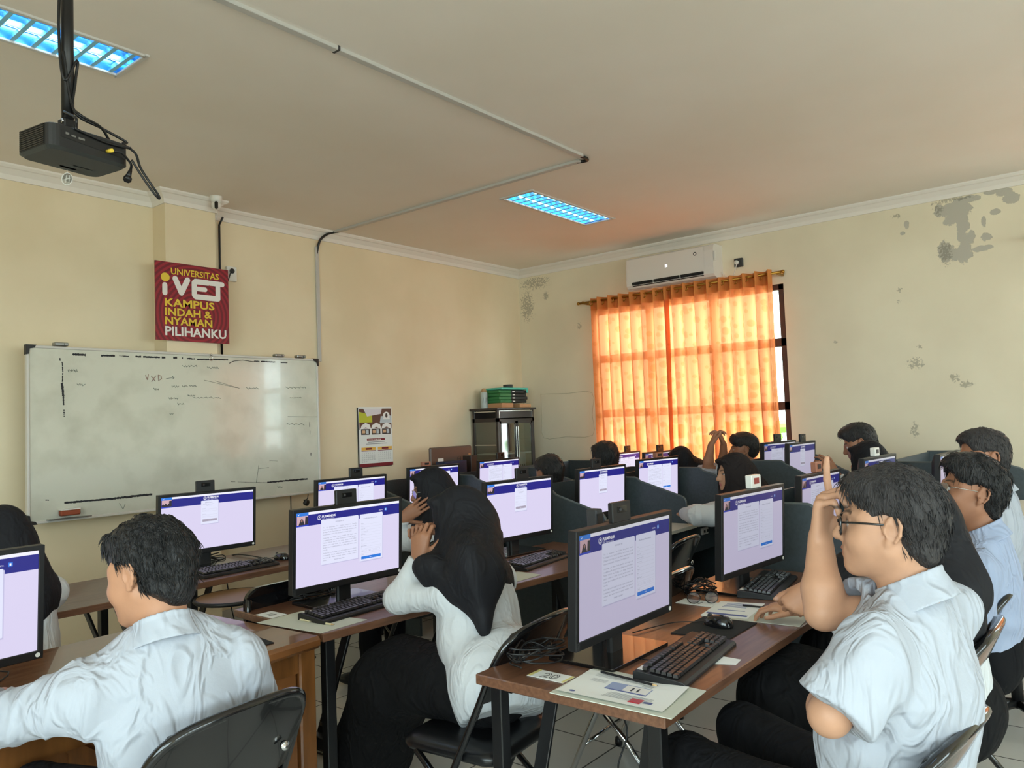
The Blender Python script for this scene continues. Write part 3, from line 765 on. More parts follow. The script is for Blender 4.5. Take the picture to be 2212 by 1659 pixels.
def pxw(x, y):                                    # a mark seen at this spot of the board, as board metres
    u = (x - 57) / (690 - 57); xm = 1.965 * 5.7 / 5.7
    d0 = CF + CR * ((x - 1106) / 1677.62) - CU * ((y - 829.5) / 1677.62); k = BY / d0.y
    return (d0.x * k, 1.48 + d0.z * k)
def hand(pts, r=.0035, m=None):
    ink.tube([WP(*pxw(x, y), .001) for x, y in pts], r, 4)
Q = lambda x, y: (30 + x / 3.16, 720 + y / 3.16)
for a, b, th, g in (((400, 142), (490, 148), .016, 0), ((595, 152), (690, 153), .014, 0), ((720, 153), (790, 158), .008, .3), ((830, 158), (1035, 166), .013, .05), ((1088, 167), (1115, 167), .016, 0), ((1135, 168), (1240, 176), .012, .5), ((1252, 178), (1462, 180), .010, 0), ((1640, 190), (1785, 197), .010, .1), ((1822, 200), (1868, 201), .008, 0),
                    ((330, 195), (335, 270), .008, .2), ((333, 270), (332, 340), .008, .2), ((328, 340), (338, 430), .016, 0), ((338, 430), (340, 490), .010, 0), ((343, 515), (343, 570), .009, .3), ((314, 168), (316, 188), .008, 0),
                    ((345, 1157), (660, 1130), .014, 0), ((660, 1130), (945, 1098), .016, 0), ((1730, 1018), (2005, 993), .014, .1), ((215, 1138), (240, 1139), .007, 0), ((2020, 605), (2020, 640), .007, 0), ((2022, 665), (2022, 690), .005, 0), ((2028, 815), (2028, 835), .008, 0), ((1480, 1013), (1730, 1020), .003, .1)):
    streak(pxw(*Q(*a)), pxw(*Q(*b)), th, 16, g)
hand([Q(*p) for p in [(1470, 205), (1500, 190), (1560, 183), (1640, 195)]], .003)
put(ink.build('marker_lettering', M_ink, t), t)
ink = MB()
for pts in ([(898, 285), (912, 318)], [(912, 318), (918, 280)], [(938, 290), (965, 328)], [(968, 290), (940, 330)], [(985, 285), (988, 325), (1008, 310), (1005, 290), (985, 285)]):
    hand([Q(*p) for p in pts], .0028)
put(ink.build('red_lettering', mat('faded_red_ink', (170, 140, 128), 0.7), t), t)
ink = MB()
def scribble(x, y, n, w, h, seed):
    r = random.Random(seed); p = []
    for i in range(n): p.append((x + w * i / n + r.uniform(-w / n, w / n) * .6, y - (i * .0) + (h if i % 2 else -h) * r.uniform(.3, 1)))
    hand([Q(*q) for q in p], .0022)
hand([Q(*p) for p in [(1040, 310), (1095, 300), (1080, 292)]], .0025); hand([Q(*p) for p in [(1095, 300), (1085, 312)]], .0025)
for a in ((955, 380, 8, 40, 9, 1), (1075, 365, 7, 60, 10, 2), (1150, 360, 6, 40, 8, 3), (1200, 358, 8, 55, 8, 4), (1055, 445, 9, 80, 8, 5), (1185, 425, 9, 60, 6, 6), (1230, 440, 14, 200, 6, 7), (1120, 482, 6, 50, 8, 8), (370, 255, 12, 70, 12, 9), (430, 350, 7, 60, 10, 10), (1150, 225, 10, 110, 8, 11), (1320, 235, 10, 90, 8, 12), (1590, 375, 8, 90, 8, 13), (1860, 370, 12, 150, 7, 14), (1880, 440, 10, 90, 4, 15), (1065, 550, 5, 35, 5, 16), (1800, 1050, 7, 40, 8, 17), (1870, 620, 8, 120, 8, 18)): scribble(*a)
for a, b in (((1300, 320), (1520, 372)), ((1375, 325), (1540, 375)), ((1870, 568), (2075, 570)), ((1655, 1020), (1672, 900)), ((1670, 925), (1740, 915)), ((380, 1200), (455, 1195)), ((1745, 870), (1800, 872)), ((720, 1160), (745, 1200)), ((745, 1200), (760, 1165))): hand([Q(*a), Q(*b)], .0018)
put(ink.build('faint_lettering', mat('faint_ink', (140, 142, 132), 0.7), t), t)
# red duster on the board's tray, small webcam hung under the board
t = thing('board_eraser', 'brown board eraser lying on the whiteboard lower frame', 'eraser', (2.125, BY - .03, BZ0 + .055))
MB().box((0, 0, 0), (.12, .045, .035), ch=.006).build('body', mat('eraser_brown', (150, 72, 44), 0.6), t)
MB().box((.0, 0, .021), (.12, .045, .008), ch=.002).build('felt', M_white, t)
o = MB().box((2.125, BY - .028, BZ0 + .02), (.26, .05, .006), ch=.002).build('tray', M_steel, t); o.location = -Vector(t.location)
t = thing('hanging_webcam', 'small black camera dangling from the whiteboard lower edge', 'camera', (3.97, BY - .02, BZ0 - .04))
MB().box((0, 0, -.03), (.05, .04, .05), Matrix.Rotation(rad(25), 3, 'Y'), ch=.012).build('camera_body', M_black, t)
MB().tube(smooth_path([(.02, 0, .04), (.01, 0, .0), (-.02, .01, -.01)]), .004, 5).build('clip', M_black, t)
MB().tube(smooth_path([(-.13, .03, .05), (-.132, .028, -.10), (-.128, .03, -.3), (-.12, .03, -.6)]), .0045, 6).build('cord', M_black, t)

# wall calendar
CX0, CX1, CZ0, CZ1 = 4.742, 5.159, 1.125, 1.690
t = thing('calendar', 'wall calendar with a photo collage above two month grids', 'calendar', ((CX0 + CX1) / 2, YA - .004, (CZ0 + CZ1) / 2))
def CL(u, v, w=0): return ((u - .5) * (CX1 - CX0), -.004 - w - .012 * max(0, .6 - abs(v - .45)) * .6, (v - .5) * (CZ1 - CZ0))
pg = MB(); pg.grid(6, 12, lambda u, v: CL(u, v, 0)); pg.build('page', M_paper, t)
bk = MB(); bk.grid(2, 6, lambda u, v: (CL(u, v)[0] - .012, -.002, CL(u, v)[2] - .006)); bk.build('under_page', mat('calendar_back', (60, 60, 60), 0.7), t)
pal = {k: mat('print_' + k, c, 0.6) for k, c in dict(maroon=(130, 32, 44), brown=(104, 72, 60), lime=(196, 200, 60), sky=(196, 206, 214), pale=(226, 222, 228), tan=(214, 176, 140), gold=(236, 186, 84), darkphoto=(66, 58, 58), white=(240, 240, 240)).items()}
names = list(pal); pr_ = MB()
def cp(k, x0, y0, x1, y1, w): pr_.cur = names.index(k); pr_.flat([(x0, y0), (x1, y0), (x1, y1), (x0, y1)], CL, w)
def cpo(k, ol, w): pr_.cur = names.index(k); pr_.flat(ol, CL, w)
cp('brown', .02, .62, .98, .97, .0006); cpo('lime', [(.02, .74), (.40, .74), (.40, .86), (.02, .92)], .0009); cpo('pale', [(.15, .97), (.70, .97), (.66, .88), (.25, .84)], .0010)
cpo('sky', [(.62, .72), (.98, .72), (.98, .85), (.66, .84)], .0009); cpo('white', ell(.83, .85, .10, .065, 20), .0012); cpo('darkphoto', ell(.83, .85, .035, .04, 14), .0014); cp('white', .73, .785, .93, .815, .0014)
for i, x in enumerate((.04, .35, .66)):
    cpo('white', [(x, .62), (x + .16, .66), (x + .32, .62), (x + .28, .70), (x + .16, .735), (x + .04, .69)], .0012)
    cp('white', x, .525, x + .30, .64, .0016); cp('darkphoto', x + .02, .535, x + .28, .63, .0018); cp('tan', x + .05, .56, x + .14, .61, .002); cp('sky', x + .16, .55, x + .24, .62, .002)
cpo('maroon', rrect(.22, .435, .76, .47, .016), .001)
cp('gold', .06, .275, .48, .325, .001); cp('gold', .54, .275, .97, .325, .001); cp('maroon', .18, .285, .36, .315, .0013); cp('maroon', .66, .285, .86, .315, .0013)
cp('maroon', .06, .260, .48, .270, .001); cp('maroon', .54, .260, .97, .270, .001); cp('maroon', .0, .0, 1, .055, .001)
pr_.build('print', [pal[k] for k in names], t)
tx_ = MB()
put_text(tx_, 'FAKULTAS AGAMA ISLAM', lambda u, v, w: CL(u, .443 + (v - .443) * .74, .0015), .245, .443, .034, bold=.0004)
tx_.build('lettering', M_signwhite, t)
tx_ = MB()
for r in range(5):
    for c in range(7):
        for m0 in (.075, .555):
            k = r * 7 + c + 1
            if k <= 31: put_text(tx_, str(k), lambda u, v, w: CL(u, v, .001), m0 + c * .058, .215 - r * .035, .032, res=1)
for y, l in ((.405, .5), (.375, .62)): tx_.flat([(.5 - l / 2, y), (.5 + l / 2, y), (.5 + l / 2, y + .008), (.5 - l / 2, y + .008)], CL, .001)
tx_.build('day_numbers', M_print, t)

# air conditioner above the curtain
M_ac = mat('ac_white', (228, 224, 218), 0.3)
t = thing('air_conditioner', 'white wall air conditioner above the orange curtain', 'air conditioner', (XR, 3.61, 2.83))
ac = [(0, .02), (-.14, -.01), (-.19, .005), (-.215, .03), (-.218, .10), (-.214, .26), (-.195, .312), (-.16, .325), (0, .325)]
b = MB(); L = .485
vs = [(x, y, z) for y in (-L, L) for x, z in ac]; n = len(ac)
b.add(vs, [(i, (i + 1) % n, n + (i + 1) % n, n + i) for i in range(n)] + [list(range(n)), [n + i for i in range(n)][::-1]])
b.build('casing', M_ac, t)
fp = MB(); fp.grid(1, 6, lambda u, v: (-.224 + .006 * abs(v - .5), -.39 + .86 * u, .075 + .225 * v)); fp.build('front_panel', M_ac, t)
MB().box((-.204, .02, .045), (.03, .80, .045), Matrix.Rotation(rad(-22), 3, 'Y'), ch=.004).build('outlet_slot', M_black, t)
for z in (.038, .052): MB().box((-.222, .02, z), (.012, .78, .004), Matrix.Rotation(rad(-30), 3, 'Y')).build('louvre_blade', M_dkgrey, t)
for y in (-.13, .17): MB().box((-.216, y, .045), (.02, .008, .04)).build('louvre_post', M_white, t)
lt = MB(); put_text(lt, 'n', lambda u, v, w: (-.2265, -u, v), -.03, .165, .055, bold=.0015); lt.build('display', mat('ac_display', (255, 255, 255), 0.4, emit=(235, 245, 255), strength=1.2), t)
sk_ = MB(); sk_.flat(ell(0, 0, .018, .018, 18), lambda u, v, w: (-.2262, -.30 - u, .245 + v)); sk_.build('sticker', M_printd, t)
sk_ = MB(); sk_.flat(ell(0, 0, .010, .010, 18), lambda u, v, w: (-.2266, -.30 - u, .245 + v)); sk_.build('sticker_centre', M_white, t)
MB().box((-.2, -.495, .20), (.03, .012, .09)).build('side_tab', M_white, t)
t = thing('wall_socket', 'dark wall socket with plug right of the air conditioner', 'wall socket', (XR - .014, 2.955, 2.96))
MB().box((0, 0, 0), (.028, .085, .085), ch=.005).build('plate', M_dkgrey, t)
MB().lathe([(0, -.02), (.02, -.018), (.02, .018), (0, .02)], (-.025, .01, .0), 12, R=Matrix.Rotation(rad(90), 3, 'Y')).build('plug', M_white, t)
MB().tube(smooth_path([(-.035, .01, 0), (-.03, .02, -.05), (-.02, .06, -.13), (-.02, .10, -.15), (-.03, .14, -.10), (-.05, .16, -.07)]), .004, 6).build('cord', M_white, t)
# ---------------------------------------------------------------- tables and carrels
def folding_table(x0, x1, yf, dep, rz, label, ends=(1, 1)):
    """tabletop front edge starts at (x0, yf)"""
    L = x1 - x0
    t = thing('folding_table', label, 'table', (x0, yf, 0), rz, group=None)
    MB().box((L / 2, dep / 2, .735), (L, dep, .03), ch=.003).build('tabletop', M_wood, t)
    for e, x in ((0, .05), (1, L - .05)):
        for y in (.05, dep - .05):
            MB().box((x, y, .36), (.04, .04, .72), ch=.003).build('leg', M_blackm, t)
        MB().box((x, dep / 2, .33), (.03, dep - .12, .045), ch=.003).build('crossbar', M_blackm, t)
        sx = 1 if e == 0 else -1
        for y in (.14, dep - .14):
            b = MB(); p, q = Vector((x + sx * .02, y, .34)), Vector((x + sx * .16, y, .72)); d = q - p
            R = Matrix.Rotation(math.atan2(d.x, d.z), 3, 'Y')
            b.box((p + q) / 2, (.012, .045, d.length), R, ch=.002); b.cur = 1
            for k in (.10, .17): b.box(p + d * k - Vector((sx * .0075, 0, 0)), (.002, .028, .014), R)
            b.build('fold_brace', [M_blackm, M_steel], t)
    MB().box((L / 2, dep - .06, .70), (L - .16, .02, .035)).build('rail', M_blackm, t)
    return t
folding_table(1.72, 3.62, .950, .62, 0, 'walnut topped folding table that carries the papers and the number 20 card')
folding_table(1.757, 3.83, 2.335, .66, rad(-4.0), 'walnut folding table set against the old varnished desk')
folding_table(1.97, 3.84, 3.675, .66, rad(2.0), 'walnut folding table nearest the whiteboard with one keyboard end bare')
folding_table(.02, 1.88, 3.62, .66, rad(1.0), 'walnut folding table behind the varnished desk in the corner of view')

# old varnished desk
t = thing('wooden_desk', 'old varnished wooden desk with a cupboard pedestal beside the folding table', 'desk', (0.05, 2.24, 0), rad(3.2))
dl, dd = 1.70, .72
MB().box((dl / 2 - .02, dd / 2 + .01, .728), (dl + .04, dd + .04, .044), ch=.012).build('desktop', M_oldwood, t)
p = MB()
px0, px1 = 1.12, 1.66
for x, y in ((px0, .06), (px1, .06), (px0, dd - .06), (px1, dd - .06)): p.box((x, y, .355), (.07, .07, .70), ch=.006)
p.box(((px0 + px1) / 2, .055, .665), (px1 - px0, .04, .07)); p.box(((px0 + px1) / 2, .055, .46), (px1 - px0, .035, .05)); p.box(((px0 + px1) / 2, .055, .06), (px1 - px0, .035, .06))
p.box(((px0 + px1) / 2, .075, .36), (px1 - px0, .012, .6)); p.box(((px0 + px1) / 2, dd - .06, .36), (px1 - px0, .012, .62))
for x in (px0, px1):
    p.box((x, dd / 2, .36), (.018, dd - .14, .62)); p.box((x + (.012 if x == px1 else -.012), dd / 2, .45), (.02, dd - .14, .05)); p.box((x + (.012 if x == px1 else -.012), dd / 2, .06), (.02, dd - .14, .06)); p.box((x + (.012 if x == px1 else -.012), dd / 2, .665), (.02, dd - .14, .07))
p.build('pedestal', M_oldwood2, t)
d = MB(); d.box(((px0 + px1) / 2, .05, .565), (px1 - px0 - .08, .025, .14), ch=.006); d = d.build('drawer', M_oldwood, t)
MB().lathe([(0, 0), (.012, .004), (.014, .016), (.008, .022), (0, .024)], ((px0 + px1) / 2, .035, .565), 12, R=Matrix.Rotation(rad(90), 3, 'X')).build('drawer_knob', M_oldwood, d)
d = MB(); d.box(((px0 + px1) / 2, .048, .26), (px1 - px0 - .08, .022, .34), ch=.006); d.box(((px0 + px1) / 2, .038, .26), (px1 - px0 - .2, .02, .22), ch=.01); d = d.build('cupboard_door', M_oldwood, t)
MB().lathe([(0, 0), (.012, .004), (.014, .016), (.008, .022), (0, .024)], (px0 + .09, .034, .30), 12, R=Matrix.Rotation(rad(90), 3, 'X')).build('door_knob', M_oldwood, d)
for x in (.06,):
    for y in (.06, dd - .06): MB().box((x, y, .355), (.07, .07, .70), ch=.006).build('leg', M_oldwood2, t)
MB().box((.58, dd - .10, .45), (1.06, .018, .5)).build('modesty_panel', M_oldwood2, t)
MB().box((.58, .07, .665), (1.06, .03, .07)).build('apron', M_oldwood2, t)

# study carrels
def side_profile(flat, dep, z0, top, drop=.03, low=.93):
    """(distance from the front, z): straight back part, small step, then a slope to a rounded front"""
    yb = dep; yk = dep - flat
    pts = [(.08, z0 - .74), (yb, z0 - .74), (yb, top), (yk + .03, top)]
    for i in range(1, 6):
        a = i / 5; pts.append((yk + .03 - .05 * a, top - drop * (3 * a * a - 2 * a ** 3)))
    yf = .085
    n0 = pts[-1]; zl = low
    pts.append((yf + .05, zl))
    for i in range(1, 6):
        a = rad(90 * i / 5); pts.append((yf + .03 - .03 * math.sin(a) + .02 * (1 - math.sin(a)), zl - .045 * (1 - math.cos(a)) - .002))
    pts.append((yf, z0)); pts.append((.08, z0))
    return pts
def carrel(x0, x1, yf, dep, flat, label, z0=.74, top=1.05, low=.93, right=True, left=True):
    t = thing('study_carrel', label, 'study carrel', (x0, yf, 0), group=None)
    w = x1 - x0; pf = side_profile(flat, dep, z0, top, low=low)
    for k, x in ((left, 0), (right, w)):
        if k: MB().prism(pf, lambda u, v, ww: (x - .009 + ww, u, v), .018).build('side_panel', [M_slate], t)
    for k, x in ((left, 0), (right, w)):
        if not k: continue
        e = MB(); path = [p for p in pf[2:-1]]
        e.tube([(x, u, v + .001) for u, v in path], .0095, 6); e.build('edge_band', M_slate_edge, t)
    MB().box((w / 2, dep - .009, (top + z0 - .55) / 2), (w - .02, .018, top - z0 + .55)).build('back_panel', M_slate, t)
    MB().box((w / 2, dep / 2 - .01, z0 - .0125), (w - .022, dep - .03, .025), ch=.003).build('desktop', M_desk_white, t)
    MB().box((w / 2, .20, z0 - .15), (w - .022, .018, .22)).build('under_panel', M_slate, t)
    s = MB(); s.box((w * .45, .185, z0 - .12), (.10, .02, .05), ch=.004); s.cur = 1
    for dx in (-.025, .025): s.lathe([(0, 0), (.012, 0), (.012, .003), (0, .003)], (w * .45 + dx, .172, z0 - .12), 10, R=Matrix.Rotation(rad(90), 3, 'X'))
    s.build('power_socket', [M_white, M_dkgrey], t)
    return t
carrel(3.95, 5.00, 2.43, .85, .40, 'slate carrel with cream desktop behind the webcam of the number 20 desk')
carrel(5.01, 6.05, 2.43, .85, .40, 'slate carrel where the person with the uncovered face rests her elbow', left=False)
carrel(3.90, 4.95, 3.98, .92, .46, 'slate carrel next to the walnut table nearest the whiteboard')
carrel(4.96, 5.95, 3.98, .92, .46, 'slate carrel in front of the glass cabinet', left=False)
carrel(5.96, 7.00, 3.98, .92, .46, 'slate carrel by the corner left of the curtain', left=False)
carrel(3.70, 4.60, .81, .80, .40, 'slate carrel at the end of the number 20 table')
carrel(4.61, 5.70, .60, .72, .30, 'slate carrel behind the man with spectacles', z0=.79, top=1.12, low=1.0, left=False)
carrel(5.71, 6.75, .60, .72, .30, 'slate carrel by the window wall behind the short haired man', z0=.79, top=1.14, low=1.02, left=False)
carrel(5.70, 6.50, 1.74, .66, .34, 'slate carrel with two small screens before the window strip', z0=.84, top=1.13, low=1.01)
folding_table(6.22, 7.12, 3.42, .52, 0, 'small walnut table under the curtain with two monitors')
folding_table(4.95, 6.05, 5.02, .55, 0, 'small walnut table against the whiteboard wall beside the glass cabinet')

# ---------------------------------------------------------------- screens
EM = {}
def emat(name, rgb, k=1.0):
    if name in EM: return EM[name]
    m = bpy.data.materials.new('screen_' + name); m.use_nodes = True; p = m.node_tree.nodes['Principled BSDF']
    p.inputs['Base Color'].default_value = (0.02, 0.02, 0.022, 1); p.inputs['Roughness'].default_value = 0.34
    p.inputs['Emission Color'].default_value = srgb(*rgb); p.inputs['Emission Strength'].default_value = k * 0.81
    EM[name] = m; return m
UIP = dict(page=(218, 210, 240), navy=(20, 18, 132), card=(226, 228, 250), strip=(240, 240, 252), blue=(40, 120, 220), text=(150, 150, 172), textd=(110, 112, 140),
           white=(250, 250, 255), thumbwall=(206, 170, 180), thumbdark=(40, 34, 44), skin=(170, 120, 110), shade=(196, 192, 226), greybtn=(168, 160, 178), field=(200, 200, 222), navy2=(36, 60, 190))
UIN = list(UIP)
UIM = [emat(k, c) for k, c in UIP.items()]
UIM_DIM = [emat(k + '_dim', tuple(int(v * .80) for v in c)) for k, c in UIP.items()]
SWd, SHt = .531, .299
PARA1 = 'Tes ini merupakan Tes Seleksi Kompetensi Peserta Pendidikan Profesi Guru (UKPPPG). Tes ini terdiri atas 82 (Delapan Puluh Dua) butir soal. Waktu yang tersedia untuk menyelesaikan adalah 120 (Seratus Dua Puluh) menit.'
PARA2 = 'Untuk tiap soal Pilihan Ganda jawablah soal dengan cara mengklik/memilih satu pilihan (huruf) atau mengetik jawaban. Pilihlah A,B,C,D atau E yang sesuai dengan huruf pilihan jawaban pada soal. Untuk tiap soal jawaban pendek soal dengan cara mengklik/memilih satu pilihan pada kolom yang tersedia.'
PARA3 = 'Periksa dan bacalah setiap butir soal dengan seksama sebelum menjawabnya. Setelah selesai soal jawaban akan tersimpan otomatis dan waktu berhenti setelah menekan tombol selesai.'
def screen_mesh(kind, mats, detail=True):
    b = MB()
    fn = lambda u, v, w: ((u - .5) * SWd, -w, (v - .5) * SHt)
    def q(k, x0, y0, x1, y1, w, r=0):          # y measured from the top
        b.cur = UIN.index(k)
        ol = [(x0, 1 - y1), (x1, 1 - y1), (x1, 1 - y0), (x0, 1 - y0)]
        if r: ol = [((x), y) for x, y in rrect(x0, 1 - y1, x1, 1 - y0, r, 3)]
        b.flat(ol, fn, w * 1e-4)
    def poly(k, ol, w): b.cur = UIN.index(k); b.flat([(x, 1 - y) for x, y in ol][::-1], fn, w * 1e-4)
    def tx(k, s, x, y, size, w, **kw):
        b.cur = UIN.index(k); vs, fs = text_poly(s, 1.0, **kw)
        b.add([fn(x + p[0] * size * SHt / SWd, 1 - y + p[1] * size, w * 1e-4) for p in vs], fs)
    q('page', 0, 0, 1, 1, 0); q('navy', 0, .035, 1, .185, 1); q('strip', .108, 0, 1, .035, 1); q('blue', 0, 0, .108, .045, 2); q('navy2', 0, .165, .108, .185, 2)
    q('thumbwall', .006, .045, .104, .165, 3)
    poly('thumbdark', [(.075, .165), (.08, .06), (.104, .06), (.104, .165)], 4)
    if kind == 'data':
        poly('thumbdark', [(.02, .165), (.03, .125), (.038, .09), (.048, .08), (.058, .09), (.066, .125), (.075, .165)], 5); poly('skin', ell(.048, .108, .007, .018, 10), 6)
    else:
        poly('thumbdark', [(.006, .165), (.006, .13), (.02, .11), (.03, .13), (.045, .10), (.06, .13), (.08, .105), (.104, .13), (.104, .165)], 5)
    poly('white', [(.012, .012), (.02, .026), (.034, .008), (.02, .036)], 6)
    lx, ly = (.205, .095) if kind == 'data' else (.455, .075)
    poly('white', ell(lx, ly, .018, .033, 16), 3); poly('navy', ell(lx, ly, .0155, .0285, 16), 4); poly('white', [(lx - .012, ly + .004), (lx, ly + .016), (lx + .012, ly + .004), (lx + .008, ly + .022), (lx - .008, ly + .022)], 5); poly('white', ell(lx, ly - .008, .0045, .012, 10), 5)
    tx('white', 'PUSMENDIK', lx + .024, ly + .004, .042, 3, bold=.03); tx('white', 'CBT Application', lx + .024, ly + .032, .024, 3, spacing=1.25)
    if kind == 'data':
        q('shade', .228, .145, .582, .757, 2); q('card', .222, .13, .575, .745, 4, .006); q('shade', .598, .145, .828, .815, 2); q('card', .590, .13, .822, .80, 4, .006)
        q('blue', .845, .078, .868, .120, 3); q('white', .852, .088, .861, .110, 4); tx('white', 'PESERTA', .785, .108, .018, 3)
        tx('textd', 'PETUNJUK TES', .355, .185, .022, 6)
        W_ = .318
        def para(s, y, n):
            vs, fs = text_poly(s, 1.0, .006, 'JUSTIFY', 25.0, res=1, leading=1.45)
            sx = W_ / max(p[0] for p in vs); h = max(p[1] for p in vs) - min(p[1] for p in vs)
            sy = sx * SWd / SHt
            b.cur = UIN.index('text'); b.add([fn(.238 + p[0] * sx, 1 - y + (p[1] - 1) * sy, 6e-4) for p in vs], fs); return y + (h + .9) * sy
        y = .225
        for s in (PARA1, PARA2, PARA3): y = para(s, y, 0) + .006
        tx('textd', 'Selamat Mengerjakan', .345, .705, .020, 6)
        tx('textd', 'Konfirmasi data peserta', .628, .20, .026, 6)
        for i, s in enumerate(('Nama', 'Peserta', 'Kode NIK', 'Nama Peserta Tes', 'Jenis Kelamin', 'Gelar', 'Mata Uji', 'Sesi')):
            tx('text', s, .605, .265 + i * .040, .017, 6); q('field', .605, .277 + i * .040, .805, .279 + i * .040, 5)
        tx('textd', 'Nama Peserta', .605, .590, .017, 6); q('field', .605, .598, .808, .628, 5); q('card', .607, .600, .806, .626, 6)
        for i, s in enumerate(('Tgl', 'Bulan', 'Thn')): tx('text', s, .615 + i * .068, .664, .016, 7); q('field', .607 + i * .068, .645, .660 + i * .068, .672, 5); q('card', .609 + i * .068, .647, .658 + i * .068, .670, 6)
        q('field', .605, .69, .808, .722, 5); q('card', .607, .692, .806, .720, 6); tx('text', 'Token', .612, .712, .016, 7)
        q('blue', .607, .735, .806, .775, 5, .004); tx('white', 'Submit', .69, .762, .018, 6)
    else:
        q('shade', .418, .13, .605, .565, 2); q('card', .412, .12, .600, .552, 4, .008)
        tx('textd', 'Selamat Datang', .455, .165, .022, 6); tx('text', 'Silakan login dengan akun peserta', .432, .195, .016, 6); tx('text', 'Ujian Kompetensi', .470, .218, .016, 6)
        for i, s in enumerate(('Username', 'Password')):
            y = .27 + i * .105; tx('text', s, .428, y, .016, 6); q('field', .426, y + .008, .586, y + .052, 5); q('card', .4275, y + .011, .5845, y + .049, 6); tx('field', 'Masukkan ' + s, .434, y + .036, .015, 7)
        q('greybtn', .428, .465, .586, .508, 5, .004); tx('white', 'Login', .494, .494, .018, 6)
    tmp = b.build('screen', mats); me = tmp.data; bpy.data.objects.remove(tmp); return me
ME_DATA = screen_mesh('data', UIM); ME_LOGIN = screen_mesh('login', UIM)
ME_DATA2 = screen_mesh('data', UIM_DIM); ME_LOGIN2 = screen_mesh('login', UIM_DIM)

MW, MH = .565, .34
def make_monitor(label):
    t = thing('monitor', label, 'monitor')
    tl = Matrix.Rotation(rad(3), 3, 'X'); zb = .08
    def TP(x, y, z): p = tl @ Vector((x, y, z)); return (p.x, p.y, p.z + zb)
    h = MB()
    # bezel ring and back shell
    fr, bk_ = -.018, .012
    hx = MW / 2; b0, b1 = .026, MH - .015; sx = hx - .016
    out = [(-hx, 0), (hx, 0), (hx, MH), (-hx, MH)]; inn = [(-sx, b0), (sx, b0), (sx, b1), (-sx, b1)]
    vs = [TP(x, fr, z) for x, z in out] + [TP(x, fr, z) for x, z in inn] + [TP(x, fr + .004, z) for x, z in inn] + [TP(x, bk_, z) for x, z in out]
    ob = [(-hx + .06, .05), (hx - .06, .05), (hx - .06, MH - .05), (-hx + .06, MH - .05)]
    vs += [TP(x, bk_ + .028, z) for x, z in ob]
    fs = []
    for i in range(4):
        j = (i + 1) % 4
        fs += [(i, j, 4 + j, 4 + i), (4 + i, 4 + j, 8 + j, 8 + i), (j, i, 12 + i, 12 + j), (12 + j, 12 + i, 16 + i, 16 + j)]
    fs += [(8, 9, 10, 11), (19, 18, 17, 16)]
    h.add(vs, fs); h = h.build('housing', M_black, t, bevel=.003)
    MB().prism(ell(hx - .016, .013, .0068, .0068, 14), lambda u, v, w: TP(u, fr - .0012 + w, v), .0012).build('power_badge', M_white, t)
    s = bpy.data.objects.new('screen', ME_DATA); COL.objects.link(s); s.parent = t
    s.location = TP(0, fr + .0022, (b0 + b1) / 2); s.rotation_euler = (rad(3), 0, 0)
    n = MB(); n.box((0, .035, .10), (.07, .022, .20), ch=.006); n.box((0, .045, .20), (.10, .03, .09), ch=.008); n.build('stand_neck', M_black, t)
    b = MB(); b.prism(rrect(-.168, -.065, .168, .175, .012), lambda u, v, w: (u, v, w), .011); b.build('stand_base', M_blackg, t, bevel=.002)
    v = MB()
    for i in range(4):
        for j in range(3): v.prism([(-hx + .002 + j * .006, .003 + i * .006), (-hx + .006 + j * .006, .003 + i * .006), (-hx + .006 + j * .006, .007 + i * .006), (-hx + .002 + j * .006, .007 + i * .006)], lambda u, w_, w: TP(u, fr - .0006 + w, w_), .0006)
    v.build('speaker_grille', M_dkgrey, t)
    return t
MONS = [  # x, y, z of table, yaw, screen, label
    (2.105, 1.292, .75, -.5, ME_DATA2, 'black monitor showing a two card form on the number 20 table'),
    (2.14, 2.665, .75, -2.5, ME_DATA, 'black monitor in front of the person in the foreground black headscarf'),
    (.66, 2.62, .75, 3.0, ME_DATA, 'large looking black monitor before the person seen from behind'),
    (3.18, 1.315, .75, -4.6, ME_DATA2, 'black monitor with a white card on top beside the folded spectacles'),
    (3.44, 2.775, .75, -4.0, ME_LOGIN, 'black monitor with a small login card right of the foreground headscarf'),
    (4.60, 2.965, .74, -3.0, ME_LOGIN, 'black monitor with a small login card in the first slate carrel'),
    (5.68, 3.11, .74, -7.0, ME_DATA, 'black monitor with two cards right of the carrel login screen'),
    (2.315, 4.10, .75, -3.5, ME_LOGIN, 'black monitor with a small login card under the whiteboard'),
    (3.33, 4.10, .75, -2.8, ME_DATA, 'black monitor just right of the whiteboard lower corner'),
    (4.60, 4.60, .74, -3.3, ME_DATA, 'black monitor behind the person with violet spectacles'),
    (5.53, 4.68, .74, -2.2, ME_DATA, 'black monitor in front of the glass cabinet'),
    (1.03, 4.02, .75, 0, ME_LOGIN, 'black monitor cut by the picture edge left of the whiteboard'),
    (4.28, 1.385, .74, -3.0, ME_DATA2, 'monitor with a pinkish glare beyond the pointing finger'),
    (4.93, 1.245, .79, -4.0, ME_LOGIN2, 'monitor with a pale glare in front of the black headscarf by the wall'),
    (5.32, .945, .79, -2.0, ME_LOGIN2, 'narrowly seen monitor right of the short haired man'),
    (6.70, 4.02, .74, 2.0, ME_DATA, 'monitor behind the dark hair at the corner carrel'),
    (6.62, 3.60, .75, -3.0, ME_DATA2, 'monitor standing in front of the curtain middle'),
    (6.20, 2.30, .84, -6.0, ME_DATA2, 'monitor left of the grey screen before the window strip'),
    (5.98, 2.05, .84, -1.0, ME_LOGIN2, 'greyed monitor with a login card before the window strip'),
]
def fix_stand(t, z): t.location.z = z
m0 = None; MON_OBJ = []
